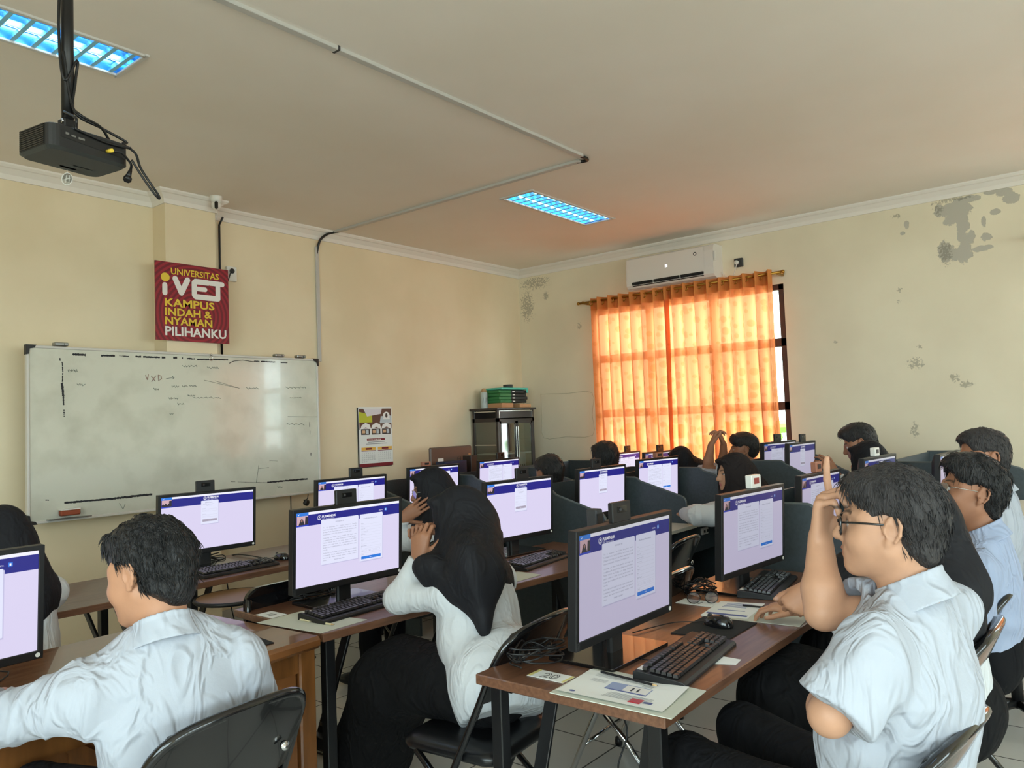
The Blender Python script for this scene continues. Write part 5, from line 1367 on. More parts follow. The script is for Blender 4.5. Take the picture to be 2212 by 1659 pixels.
MB().box((cw - .010, cd_ / 2, .80), (.004, cd_ - .06, 1.42)).build('side_glass', M_vitrine, t)
for z in (.45, .82, 1.16): MB().box((cw / 2, cd_ / 2, z), (cw - .05, cd_ - .04, .014)).build('shelf', M_white, t)
def bx_thing(name, lab, cat, c, s, m, rz=0, extra=None):
    t = thing(name, lab, cat, (c[0], c[1], c[2]), rz); MB().box((0, 0, s[2] / 2), s, ch=.004).build('body', m, t); return t
t = bx_thing('device_box', 'white and blue product box on the cabinet shelf behind glass', 'box', (6.80, 5.46, .828), (.17, .12, .33), M_white)
MB().box((-.086, 0, .165), (.003, .118, .32)).build('blue_side', mat('box_blue', (40, 84, 130), .5), t)
for dx in (-.02, .015, .05): MB().prism(rrect(dx - .007, .14, dx + .007, .20, .006), lambda u, v, w: (u, -.0605 - w, v), .002).build('print', M_black, t)
t = thing('magazine_file', 'pink yellow and green magazine file behind the cabinet door', 'file', (6.47, 5.40, .465))
mf = mat('rainbow_file', (200, 200, 120), .5); tcx = nd(mf, 'ShaderNodeTexCoord'); spx = nd(mf, 'ShaderNodeSeparateXYZ'); lk(mf, tcx.outputs['Object'], spx.inputs[0])
rp = nd(mf, 'ShaderNodeValToRGB'); mrx = nd(mf, 'ShaderNodeMapRange'); mrx.inputs['From Max'].default_value = .60; lk(mf, spx.outputs['Z'], mrx.inputs['Value']); lk(mf, mrx.outputs[0], rp.inputs[0])
e_ = rp.color_ramp.elements; e_[0].color = srgb(206, 220, 150); e_[1].color = srgb(236, 70, 150); e_[1].position = 1.0
for ps, cl in ((.45, (110, 190, 60)), (.68, (236, 222, 70)), (.85, (240, 150, 140))): k = rp.color_ramp.elements.new(ps); k.color = srgb(*cl)
lk(mf, rp.outputs[0], prin(mf).inputs['Base Color'])
for dx in (-.035, .035): MB().box((dx, 0, .29), (.066, .14, .58), ch=.004).build('file_body', mf, t)
bx_thing('brown_jar', 'grey storage case lying on the lower cabinet shelf', 'case', (6.45, 5.5, .828), (.2, .18, .12), M_dkgrey)
t = bx_thing('shelf_bag', 'black and yellow bag on the cabinet shelf behind the side glass', 'bag', (6.38, 5.56, .828), (.08, .14, .17), M_black, .3)
MB().box((-.02, -.05, .15), (.05, .06, .12), Matrix.Rotation(.5, 3, 'Y'), ch=.01).build('yellow_flap', mat('lime_cloth', (200, 214, 70), .7), t)
bx_thing('document_box', 'white document box on the cabinet shelf behind the side glass', 'box', (6.38, 5.41, .828), (.07, .08, .16), M_white)
cable_bundle('cable_coil', 'coil of grey cable on the lowest visible cabinet shelf', (6.78, 5.46), 4, (.1, .08, .09), 21, z=.464, r=.005)
ct = 1.655
t = thing('spray_can', 'white and grey spray can standing on the cabinet top', 'spray can', (6.385, 5.555, ct))
MB().lathe([(.036, 0), (.038, .004), (.038, .165), (.030, .180)], n=20).build('can', mat('can_print', (188, 200, 198), .3), t); MB().lathe([(.029, .178), (.030, .196), (.018, .218), (0, .222)], n=16).build('cap', mat('can_cap', (186, 150, 110), .4), t)
b = MB(); b.cur = 0
for a0 in (3.4, 4.2, 4.9): b.add([(.0385 * math.cos(a0 + k * .12), .0385 * math.sin(a0 + k * .12), .05 + .09 * ((k * 7) % 3) / 3 + j * .02) for k in range(4) for j in (0, 1)], [(0, 2, 3, 1), (2, 4, 5, 3), (4, 6, 7, 5)])
b.build('print', M_dkgrey, t)
bx_thing('cardboard_box', 'small brown carton on the cabinet top under the green cases', 'box', (6.50, 5.42, ct), (.20, .20, .052), M_cardb)
bx_thing('cardboard_box', 'flat brown carton at the cabinet top corner', 'box', (6.80, 5.40, ct), (.20, .18, .042), M_cardb)
for i in range(4):
    t = thing('tool_case', ['green and black case lowest of the stack on the cabinet', 'green and black case second from below on the cabinet', 'green and black case third from below on the cabinet', 'green and black case right under the teal folder'][i], 'case', (6.68 + .006 * (i % 2), 5.50, ct + .054 + i * .036), rad(2 * (-1) ** i), group='green and black cases stacked on the cabinet')
    MB().box((-.14, 0, .0175), (.20, .24, .034), ch=.004).build('green_half', M_green, t); MB().box((.10, 0, .0175), (.28, .24, .034), ch=.004).build('black_half', M_black, t)
    MB().box((.0, -.121, .018), (.04, .004, .012)).build('label_print', M_white, t)
t = thing('teal_folder', 'teal plastic folder on top of the green cases', 'folder', (6.70, 5.49, ct + .054 + 4 * .036 + .002), rad(-2))
MB().box((0, 0, .012), (.46, .25, .022), ch=.005).build('body', M_teal, t); MB().box((.20, -.13, -.01), (.03, .01, .05), ch=.003).build('tab', M_teal, t)
t = thing('masking_tape_roll', 'grey tape roll lying on the teal folder', 'tape roll', (6.76, 5.52, ct + .054 + 4 * .036 + .027))
b = MB(); b.lathe([(.03, 0), (.055, 0), (.055, .04), (.03, .04)], n=20); b.build('roll', M_dkgrey, t)
# monitor turned away, by the wall
t = thing('desktop_monitor', 'monitor turned backwards showing its round maker badge beside the cabinet', 'monitor', (5.50, 5.24, .75))
MB().box((0, 0, .36), (.585, .035, .345), ch=.012).build('back_shell', mat('warm_grey_shell', (96, 78, 70), .35), t)
b = MB(); b.tube([(.10 + .024 * math.cos(a), -.0185, .41 + .024 * math.sin(a)) for a in [2 * math.pi * i / 24 for i in range(24)]], .0022, 5, closed=True); put_text(b, 'DELL', lambda u, v, w: (u, -.0186, v), .081, .403, .017, bold=.0006)
b.build('badge', M_dkgrey, t)
MB().box((-.16, -.0185, .40), (.075, .002, .05)).build('sticker', M_white, t); MB().box((.25, -.0185, .44), (.03, .002, .03)).build('sticker', M_cardb, t)
MB().box((0, -.03, .17), (.07, .03, .34), ch=.004).build('stand_neck', M_black, t); MB().prism(rrect(-.12, -.12, .12, .08, .03), lambda u, v, w: (u, v, w), .012).build('stand_base', M_black, t)
bx_thing('mini_computer', 'upright dark computer case beside the backwards monitor', 'computer', (5.62, 5.10, .75), (.09, .11, .44), mat('brown_black_case', (56, 44, 40), .4))
bx_thing('navy_case', 'navy blue case lying before the backwards monitor', 'case', (5.36, 5.10, .75), (.30, .12, .40), mat('navy_case', (26, 40, 74), .5))
# ---------------------------------------------------------------- people: smooth blended bodies
f32 = np.float32
def V3(*a): return np.array(a if len(a) > 1 else a[0], dtype=float)
def nrm(v): return v / max(np.linalg.norm(v), 1e-9)

class Field:
    """a distance field on a grid; shapes are blended in, then skinned"""
    def __init__(s, lo, hi, res):
        s.res = res; s.lo = np.array(lo, float); s.n = np.ceil((np.array(hi, float) - s.lo) / res).astype(int) + 1
        s.F = np.full(s.n, 0.5, f32)
        s.ax = [(s.lo[i] + res * np.arange(s.n[i])).astype(f32) for i in range(3)]
    def sub(s, lo, hi):
        a = np.clip(np.floor((np.array(lo) - s.lo) / s.res).astype(int), 0, s.n - 1); b = np.clip(np.ceil((np.array(hi) - s.lo) / s.res).astype(int) + 1, 1, s.n)
        if (b <= a).any(): return None, None
        sl = tuple(slice(a[i], b[i]) for i in range(3))
        g = (s.ax[0][sl[0]][:, None, None], s.ax[1][sl[1]][None, :, None], s.ax[2][sl[2]][None, None, :])
        return sl, g
    def put(s, d, sl, k, op='u'):
        A = s.F[sl]
        if op == 'u':
            if k > 0:
                h = np.clip(.5 + .5 * (A - d) / k, 0, 1); s.F[sl] = A + (d - A) * h - k * h * (1 - h)
            else: s.F[sl] = np.minimum(A, d)
        else:
            d = -d
            if k > 0:
                h = np.clip(.5 + .5 * (d - A) / k, 0, 1); s.F[sl] = A + (d - A) * h + k * h * (1 - h)
            else: s.F[sl] = np.maximum(A, d)
    def cone(s, a, b, ra, rb, k=.01, op='u', flat=None):
        """tapered rod; flat = (axis, factor) squashes it along a direction"""
        a = V3(a); b = V3(b); m = max(ra, rb) + k + 3 * s.res
        if op == 's': m += .01
        if flat is not None: m = m / 1.0 + .02
        sl, g = s.sub(np.minimum(a, b) - m, np.maximum(a, b) + m)
        if sl is None: return
        p = [g[i] - f32(a[i]) for i in range(3)]; ba = b - a
        if flat is not None:
            ax, fc = flat; ax = nrm(V3(ax)); dt = p[0] * f32(ax[0]) + p[1] * f32(ax[1]) + p[2] * f32(ax[2]); e = f32(1 / fc - 1)
            p = [p[i] + dt * f32(ax[i]) * e for i in range(3)]; db = ba @ ax; ba = ba + ax * db * (1 / fc - 1)
        L = max(ba @ ba, 1e-9)
        h = np.clip((p[0] * f32(ba[0]) + p[1] * f32(ba[1]) + p[2] * f32(ba[2])) / f32(L), 0, 1)
        d = np.sqrt((p[0] - h * f32(ba[0])) ** 2 + (p[1] - h * f32(ba[1])) ** 2 + (p[2] - h * f32(ba[2])) ** 2) - (f32(ra) + h * f32(rb - ra))
        if flat is not None: d = d * f32(min(1, flat[1]) ** .5)
        s.put(d, sl, k, op)
    def ell(s, c, r, R=None, k=.01, op='u'):
        c = V3(c); r = np.array(r, float); R = np.eye(3) if R is None else np.array(R, float)
        ext = np.sqrt(((R * r) ** 2).sum(1)) + k + 3 * s.res
        sl, g = s.sub(c - ext, c + ext)
        if sl is None: return
        p = [g[i] - f32(c[i]) for i in range(3)]
        q = [p[0] * f32(R[0, j]) + p[1] * f32(R[1, j]) + p[2] * f32(R[2, j]) for j in range(3)]
        k0 = np.sqrt(sum((q[j] / f32(r[j])) ** 2 for j in range(3))); k1 = np.sqrt(sum((q[j] / f32(r[j] ** 2)) ** 2 for j in range(3)))
        s.put(k0 * (k0 - 1) / np.maximum(k1, 1e-6), sl, k, op)
    def cut(s, pt, nr, k=.004, lo=None, hi=None):
        """remove what lies on the side the normal points to"""
        nr = nrm(V3(nr)); sl, g = s.sub(lo if lo is not None else s.lo, hi if hi is not None else s.lo + s.res * s.n)
        if sl is None: return
        d = (g[0] - f32(pt[0])) * f32(nr[0]) + (g[1] - f32(pt[1])) * f32(nr[1]) + (g[2] - f32(pt[2])) * f32(nr[2])
        s.put(-d, sl, k, 's')
    def func(s, fn, lo, hi, k=.004, op='u'):
        sl, g = s.sub(lo, hi)
        if sl is not None: s.put(fn(*g).astype(f32), sl, k, op)
    def add(s, fn, lo=None, hi=None):
        sl, g = s.sub(lo if lo is not None else s.lo, hi if hi is not None else s.lo + s.res * s.n)
        if sl is not None: s.F[sl] = s.F[sl] + fn(*g).astype(f32)
    def mesh(s):
        F = s.F; I = F < 0
        nx, ny, nz = F.shape
        c = I[:-1, :-1, :-1].astype(np.uint8)
        for dx, dy, dz in ((1, 0, 0), (0, 1, 0), (1, 1, 0), (0, 0, 1), (1, 0, 1), (0, 1, 1), (1, 1, 1)):
            c = c + I[dx:nx - 1 + dx, dy:ny - 1 + dy, dz:nz - 1 + dz]
        act = (c > 0) & (c < 8)
        ii = np.argwhere(act); idx = np.full(act.shape, -1, np.int32); idx[act] = np.arange(len(ii))
        acc = np.zeros((len(ii), 3)); cnt = np.zeros(len(ii))
        cr = [(a, b, d) for a in (0, 1) for b in (0, 1) for d in (0, 1)]
        val = {q: F[ii[:, 0] + q[0], ii[:, 1] + q[1], ii[:, 2] + q[2]].astype(float) for q in cr}
        for q in cr:
            for ax in range(3):
                if q[ax] == 0:
                    r = list(q); r[ax] = 1; r = tuple(r)
                    a, b = val[q], val[r]; m = (a < 0) != (b < 0)
                    t = a[m] / (a[m] - b[m]); pt = np.tile(np.array(q, float), (m.sum(), 1)); pt[:, ax] += t
                    acc[m] += pt; cnt[m] += 1
        verts = (ii + acc / cnt[:, None]) * s.res + s.lo
        faces = []
        for ax in range(3):
            u, w = [(1, 2), (2, 0), (0, 1)][ax]
            A = np.take(I, range(0, F.shape[ax] - 1), ax); B = np.take(I, range(1, F.shape[ax]), ax)
            e = np.argwhere(A != B)
            ok = (e[:, u] > 0) & (e[:, w] > 0) & (e[:, u] < F.shape[u] - 1) & (e[:, w] < F.shape[w] - 1); e = e[ok]
            if not len(e): continue
            def cell(du, dw): q = e.copy(); q[:, u] += du; q[:, w] += dw; return idx[q[:, 0], q[:, 1], q[:, 2]]
            Q = np.stack([cell(-1, -1), cell(0, -1), cell(0, 0), cell(-1, 0)], 1)
            flip = ~I[e[:, 0], e[:, 1], e[:, 2]]
            Q[flip] = Q[flip][:, ::-1]; faces.append(Q)
        fc = np.concatenate(faces) if faces else np.zeros((0, 4), int)
        # one light smoothing pass along the faces
        return verts, fc

def biggest(verts, fc, keep=.02):
    """drop crumbs: keep the connected pieces that matter"""
    n = len(verts); lab = np.arange(n)
    for _ in range(400):
        m = lab[fc].min(1); new = lab.copy()
        for j in range(4): np.minimum.at(new, fc[:, j], m)
        new = new[new]
        if (new == lab).all(): break
        lab = new
    u, ct = np.unique(lab, return_counts=True); good = np.isin(lab, u[ct == ct.max()])
    mp = np.cumsum(good) - 1; f = fc[good[fc[:, 0]]]
    return verts[good], mp[f]
def relax(v, f, it=1, lam=.5):
    for _ in range(it):
        s = np.zeros_like(v); c = np.zeros(len(v))
        for j in range(4):
            np.add.at(s, f[:, j], v[f[:, (j + 1) % 4]] + v[f[:, (j + 3) % 4]]); np.add.at(c, f[:, j], 2)
        v = v * (1 - lam) + lam * s / np.maximum(c, 1)[:, None]
    return v
def np_object(name, v, f, mats, parent, colors=None, mi=None):
    me = bpy.data.meshes.new(name); loc = np.array(parent.location) if parent is not None else np.zeros(3)
    me.vertices.add(len(v)); me.vertices.foreach_set('co', (v - loc).astype(f32).ravel())
    me.loops.add(len(f) * 4); me.loops.foreach_set('vertex_index', f.astype(np.int32).ravel())
    me.polygons.add(len(f)); me.polygons.foreach_set('loop_start', np.arange(0, len(f) * 4, 4, dtype=np.int32))
    me.update(calc_edges=True); me.polygons.foreach_set('use_smooth', np.ones(len(f), bool))
    for m in (mats if isinstance(mats, (list, tuple)) else [mats]): me.materials.append(m)
    if mi is not None: me.polygons.foreach_set('material_index', mi.astype(np.int32))
    if colors is not None:
        a = me.color_attributes.new('tone', 'FLOAT_COLOR', 'POINT'); a.data.foreach_set('color', np.concatenate([colors, np.ones((len(v), 1))], 1).astype(f32).ravel())
    me.update(); o = bpy.data.objects.new(name, me); COL.objects.link(o)
    if parent is not None: o.parent = parent
    return o

_w = [(nrm(rng.normal(size=3)), rng.uniform(0, 6.3)) for _ in range(24)]
def waves(x, y, z, freq, ids):
    out = 0
    for i in ids:
        d, p = _w[i]; out = out + np.sin((x * f32(d[0]) + y * f32(d[1]) + z * f32(d[2])) * f32(freq) + f32(p))
    return out / len(ids)
def folds(x, y, z, sc, amp, R=None, st=(1, 1, .45), ids=(0, 1, 2, 3)):
    """cloth creases: thin rounded ridges of two sizes, drawn out along one direction; raises the surface"""
    if R is not None: x, y, z = [x * f32(R[0, j]) + y * f32(R[1, j]) + z * f32(R[2, j]) for j in range(3)]
    x, y, z = x * st[0], y * st[1], z * st[2]
    w = waves(x, y, z, sc * .35, (ids[0] + 8, ids[1] + 8)) * (1.1 / sc)
    a = waves(x + w, y - w, z + w, sc * .8, ids[:3]); b = waves(x - w * 2, y + w, z + w, sc * 1.7, [i + 6 for i in ids[:3]]); m = waves(x, y, z, sc * .3, (ids[3] + 12, ids[2] + 12)) * .5 + .5
    ra = 1 - np.minimum(1, np.abs(a) * 2.0); rb = 1 - np.minimum(1, np.abs(b) * 2.2)
    return -(ra * ra * (3 - 2 * ra) * 1.0 + rb * rb * .55 * m - .35) * amp

def frame(az, lean=0., roll=0.):
    """columns: right, forward, up for a body facing az (degrees from +x), leaning forward"""
    a, l, r = rad(az), rad(lean), rad(roll)
    fw = V3(math.cos(a) * math.cos(l), math.sin(a) * math.cos(l), -math.sin(l)); rt = V3(math.sin(a), -math.cos(a), 0); upv = np.cross(rt, fw)
    rt2 = rt * math.cos(r) - upv * math.sin(r); up2 = upv * math.cos(r) + rt * math.sin(r)
    return np.stack([rt2, fw, up2], 1)

# ---- materials for people
def skin_mat():
    m = bpy.data.materials.new('skin'); m.use_nodes = True; p = prin(m)
    a = nd(m, 'ShaderNodeAttribute'); a.attribute_name = 'tone'
    n = nd(m, 'ShaderNodeTexNoise'); n.inputs['Scale'].default_value = 45; n.inputs['Detail'].default_value = 4
    t = nd(m, 'ShaderNodeTexCoord'); lk(m, t.outputs['Object'], n.inputs['Vector'])
    hs = nd(m, 'ShaderNodeHueSaturation'); mr = nd(m, 'ShaderNodeMapRange'); mr.inputs['To Min'].default_value = .90; mr.inputs['To Max'].default_value = 1.08
    lk(m, n.outputs['Fac'], mr.inputs['Value']); lk(m, mr.outputs[0], hs.inputs['Value']); lk(m, a.outputs['Color'], hs.inputs['Color'])
    lk(m, hs.outputs[0], p.inputs['Base Color']); p.inputs['Roughness'].default_value = .48; p.inputs['Specular IOR Level'].default_value = .35
    p.inputs['Subsurface Weight'].default_value = .0
    return m
M_skin = skin_mat()
def cloth_mat(name, c, rough=.85, bump=.06, sheen=.0, crease=.55):
    m = mat(name, c, rough, spec=.2); add_noise_color(m, tuple(int(v * .975) for v in c), c, scale=9, detail=5, lo=.3, hi=.6)
    t = nd(m, 'ShaderNodeTexCoord'); n = nd(m, 'ShaderNodeTexNoise'); n.inputs['Scale'].default_value = 38; n.inputs['Detail'].default_value = 6; n.inputs['Roughness'].default_value = .6
    b = nd(m, 'ShaderNodeBump'); b.inputs['Strength'].default_value = bump * 3; b.inputs['Distance'].default_value = .006
    lk(m, t.outputs['Object'], n.inputs['Vector']); lk(m, n.outputs['Fac'], b.inputs['Height'])
    # broad soft creases
    n2 = nd(m, 'ShaderNodeTexNoise'); n2.inputs['Scale'].default_value = 7.5; n2.inputs['Detail'].default_value = 2.5; n2.inputs['Distortion'].default_value = 1.2
    mp = nd(m, 'ShaderNodeMapping'); mp.inputs['Scale'].default_value = (1.3, 1.3, .55); mp.inputs['Rotation'].default_value = (.35, .5, 0); lk(m, t.outputs['Object'], mp.inputs[0]); lk(m, mp.outputs[0], n2.inputs['Vector'])
    f1 = nd(m, 'ShaderNodeMath', operation='SUBTRACT'); lk(m, n2.outputs['Fac'], f1.inputs[0]); f1.inputs[1].default_value = .5
    f2 = nd(m, 'ShaderNodeMath', operation='ABSOLUTE'); lk(m, f1.outputs[0], f2.inputs[0])
    f3 = nd(m, 'ShaderNodeMapRange'); f3.interpolation_type = 'SMOOTHSTEP'; f3.inputs['From Max'].default_value = .12; f3.inputs['To Min'].default_value = 1; f3.inputs['To Max'].default_value = 0; lk(m, f2.outputs[0], f3.inputs['Value'])
    b2 = nd(m, 'ShaderNodeBump'); b2.inputs['Strength'].default_value = crease; b2.inputs['Distance'].default_value = .010
    lk(m, f3.outputs[0], b2.inputs['Height']); lk(m, b.outputs[0], b2.inputs['Normal']); lk(m, b2.outputs[0], prin(m).inputs['Normal'])
    prin(m).inputs['Sheen Weight'].default_value = sheen
    return m
M_shirt = cloth_mat('white_shirt_cotton', (176, 180, 190)); M_shirtb = cloth_mat('bluish_shirt_cotton', (158, 169, 194)); M_blouse = cloth_mat('white_blouse', (208, 211, 215), .55, crease=.32)
M_trous = cloth_mat('black_trousers', (17, 17, 20), .9); M_skirt_b = cloth_mat('black_skirt', (18, 18, 20), .9); M_hijab = cloth_mat('black_headscarf', (30, 30, 34), .7, bump=.05, crease=.35)
M_hijab2 = cloth_mat('dark_brown_headscarf', (38, 32, 32), .8); M_jacket = cloth_mat('black_jacket', (24, 24, 28), .85); M_tie = cloth_mat('black_tie', (24, 24, 30), .6)
M_shoe = mat('black_shoe_leather', (20, 20, 22), .4); M_sock = mat('beige_sock', (196, 184, 168), .9)
def hair_mat(name, c, rough=.42):
    m = mat(name, c, rough, spec=.5); t = nd(m, 'ShaderNodeTexCoord'); n = nd(m, 'ShaderNodeTexNoise'); n.inputs['Scale'].default_value = 60; n.inputs['Detail'].default_value = 5
    mp = nd(m, 'ShaderNodeMapping'); mp.inputs['Scale'].default_value = (4, 4, .8); b = nd(m, 'ShaderNodeBump'); b.inputs['Strength'].default_value = .9; b.inputs['Distance'].default_value = .01
    lk(m, t.outputs['Object'], mp.inputs[0]); lk(m, mp.outputs[0], n.inputs['Vector']); lk(m, n.outputs['Fac'], b.inputs['Height']); lk(m, b.outputs[0], prin(m).inputs['Normal']); return m
M_hair = hair_mat('black_hair', (24, 22, 23)); M_hairw = hair_mat('greyish_black_hair', (46, 42, 42), .55)

SK = {'fair': (188, 142, 114), 'mid': (184, 134, 104), 'tan': (160, 112, 86), 'deep': (134, 92, 72)}
def lin(c): return np.array(srgb(*c)[:3])

def hand_prims(F, wrist, dirv, palm_n, side, curl, thumb=(.6, .2), spread=.10, sc=1.0, skip=()):
    """dirv: along the fingers; palm_n: out of the palm; side = +1 when the thumb lies towards cross(dirv, palm_n)"""
    d = nrm(V3(dirv)); n = V3(palm_n); n = nrm(n - d * (n @ d)); sd = np.cross(d, n) * side
    nails = []; kn = []
    for i in range(4):                      # index .. little
        o = (.030 - .020 * i) * sc
        base = wrist + d * (.012 * sc) + sd * o * .55 - n * .002; knuck = wrist + d * ((.092, .096, .090, .080)[i] * sc) + sd * o - n * (.004 if i in (1, 2) else .0)
        F.cone(base, knuck, .0135 * sc, (.0112, .0115, .0108, .0098)[i] * sc, k=.014)
        kn.append(knuck)
    F.cone(wrist + d * .02, wrist + d * .065 * sc, .022 * sc, .026 * sc, k=.015, flat=(n, .5))
    L = [(.043, .027, .021), (.047, .031, .023), (.044, .029, .022), (.035, .021, .019)]
    for i in range(4):
        if i in skip: continue
        p = kn[i]; a = 0; fan = (.030 - .020 * i) / .03 * spread
        fd = nrm(d + sd * fan); r0 = (.0090, .0092, .0088, .0078)[i] * sc; cs = curl[i]
        for j in range(3):
            a += cs[j]; v = fd * math.cos(a) + n * math.sin(a)
            q = p + v * L[i][j] * sc; F.cone(p, q, r0 * (1 - .07 * j), r0 * (1 - .07 * (j + 1)) * (.94 if j < 2 else .82), k=.0035 if j else .006)
            if j == 2: nails.append((q - v * .006 * sc + (-n * math.cos(a) + fd * math.sin(a)) * r0 * .8, r0 * .75))
            p = q
    b = wrist + d * .022 * sc + sd * .020 * sc + n * .006; t0, t1 = thumb
    v = nrm(d * math.cos(t0) + sd * math.sin(t0) + n * t1); q = b + v * .043 * sc; F.cone(b, q, .0150 * sc, .0110 * sc, k=.012)
    v2 = nrm(v + d * .25 + n * .10); q2 = q + v2 * .033 * sc; F.cone(q, q2, .0108 * sc, .0096 * sc, k=.004)
    v3 = nrm(v2 + d * .25 - sd * .15); q3 = q2 + v3 * .025 * sc; F.cone(q2, q3, .0096 * sc, .0075 * sc, k=.004); nails.append((q3 - v3 * .006 - n * .006, .007))
    return nails
RELAX = [(.35, .5, .3), (.4, .55, .35), (.45, .6, .4), (.5, .6, .4)]
FIST = [(1.2, 1.5, .9), (1.25, 1.5, .9), (1.3, 1.5, .9), (1.3, 1.5, .9)]
FLAT = [(.12, .15, .1)] * 4

def head_prims(F, H, Hc, s=1.0, female=False, chub=0.0, mouth=0.0, nose=1.0):
    """H columns right, forward, up; Hc between the ears"""
    P = lambda x, y, z: Hc + H @ V3(x, y, z) * s
    E = lambda c, r, k=.012, op='u': F.ell(P(*c), np.array(r) * s, H, k * s, op)
    C = lambda a, b, ra, rb, k=.01, op='u': F.cone(P(*a), P(*b), ra * s, rb * s, k * s, op)
    E((0, -.014, .036), (.074, .093, .082), .0)
    E((0, .036, -.040), (.057 + chub * .006, .056, .074), .03)
    E((0, .012, -.025), (.064 + chub * .006, .070, .062), .03)
    for x in (-1, 1):
        C((x * (.053 + chub * .004), -.002, -.050), (x * .016, .068, -.094), .017 + chub * .006, .018, .028)      # jaw line
        E((x * .040, .052, -.030), (.026 + chub * .004, .030, .028), .022)                                          # cheek
        C((x * .014, .083, .020), (x * .044, .064, .024), .010, .009, .016)                                         # brow
        E((x * .060, .030, .012), (.014, .03, .03), .02)
    E((0, .074, -.092), (.020, .017, .016), .018)                                                                    # chin
    for x in (-1, 1): E((x * .032, .095, .003), (.019, .016, .0125), .012, 's')                                      # sockets
    for x in (-1, 1):
        E((x * .031, .0730, .003), (.0130, .0130, .0130), .002)
        C((x * .019, .0815, .0075), (x * .043, .0765, .0075), .0042, .0042, .004)                                    # upper lid
        C((x * .020, .0820, -.005), (x * .042, .0770, -.0045), .0034, .0034, .005)
    C((0, .088, .012), (0, .107 * (1 if nose >= 1 else .985), -.026), .0085, .0125 * nose, .012)                      # nose
    E((0, .104, -.030), (.0125 * nose, .012, .010), .008)
    for x in (-1, 1): E((x * .0125 * nose, .094, -.0335), (.0078, .010, .0075), .006)
    for x in (-1, 1): E((x * .0065, .101, -.0405), (.0038, .005, .003), .002, 's')
    E((0, .078, -.060), (.030, .018, .020), .016)                                                                    # muzzle
    for x in (-1, 1): C((0, .0965 + mouth, -.0575), (x * .021, .083, -.0605), .0056, .0030, .004)
    C((-.018, .085, -.0685), (.018, .085, -.0685), .0050, .0050, .004); E((0, .0925 + mouth, -.0685), (.013, .007, .0062), .005)
    C((-.020, .0985, -.0628), (.020, .0985, -.0628), .0018, .0018, .002, 's')
    for x in (-1, 1):                                                                                                # ears
        cx = x * .0745
        ring = [(cx + x * (.010 + .006 * math.cos(a)), -.012 - .0165 * math.cos(a) * .95 - .004 * math.sin(a), .0 + .029 * math.sin(a)) for a in [rad(t) for t in (-60, -20, 20, 60, 95, 130, 165, 190)]]
        F.ell(P(cx + x * .006, -.010, -.002), np.array((.007, .0165, .028)) * s, H @ np.array(Matrix.Rotation(-x * .35, 3, 'Z')), .006 * s)
        F.ell(P(cx + x * .015, -.006, -.002), np.array((.007, .009, .015)) * s, H, .004 * s, 's')
        for a, b in zip(ring, ring[1:]): C(a, b, .0042, .0042, .003)
        E((cx + x * .006, -.002, -.030), (.0055, .0075, .0085), .006)
        C((cx + x * .008, .004, -.006), (cx + x * .005, .006, .002), .0045, .004, .004)

def tone_head(v, col, base, H, Hc, s, brows=True, lips=(150, 88, 82), stubble=False):
    q = (v - Hc) @ H / s
    near = (np.abs(q[:, 0]) < .09) & (np.abs(q[:, 1]) < .13) & (np.abs(q[:, 2]) < .13)
    def blend(m, c, a=1.0): w = (np.clip(m, 0, 1) * a * near)[:, None]; col[:] = col * (1 - w) + lin(c) * w
    x = np.abs(q[:, 0])
    front = q[:, 1] > .06
    lip = 1.4 - np.sqrt(((x) / .021) ** 2 + ((q[:, 2] + .0628) / .0105) ** 2) * 1.35; blend(np.clip(lip * 4, 0, 1) * front * (q[:, 1] > .078), lips, .75)
    if brows:
        bz = .026 + .004 * np.sin(np.clip((x - .012) / .04, 0, 1) * 3.1); blend(np.clip((.0048 - np.abs(q[:, 2] - bz)) / .002, 0, 1) * (x > .011) * (x < .048) * (q[:, 1] > .05), (38, 30, 28), .85)
    ey = q.copy(); ey[:, 0] = x - .031; ey[:, 1] -= .0730; ey[:, 2] -= .003; rr = np.sqrt((ey ** 2).sum(1))
    eye = (rr < .0138) & (np.abs(ey[:, 2]) < .0052) & (ey[:, 1] > .004); blend(eye.astype(float), (226, 222, 216))
    ir = np.sqrt(ey[:, 0] ** 2 + ey[:, 2] ** 2); blend((eye & (ir < .0058)).astype(float), (30, 20, 16))
    lid = (np.abs(ey[:, 2] - .0060) < .0016) & (np.abs(ey[:, 0]) < .013) & (ey[:, 1] > .0); blend(lid.astype(float), (30, 24, 24), .8)
    blend(np.clip(1 - np.sqrt((x - .0065) ** 2 + (q[:, 2] + .0405) ** 2) / .004, 0, 1) * (q[:, 1] > .09), (80, 46, 40), .8)
    if stubble: blend(np.clip(1 - np.abs(q[:, 2] + .05) / .008, 0, 1) * (x < .024) * (q[:, 1] > .08), (90, 66, 58), .45)
    return col

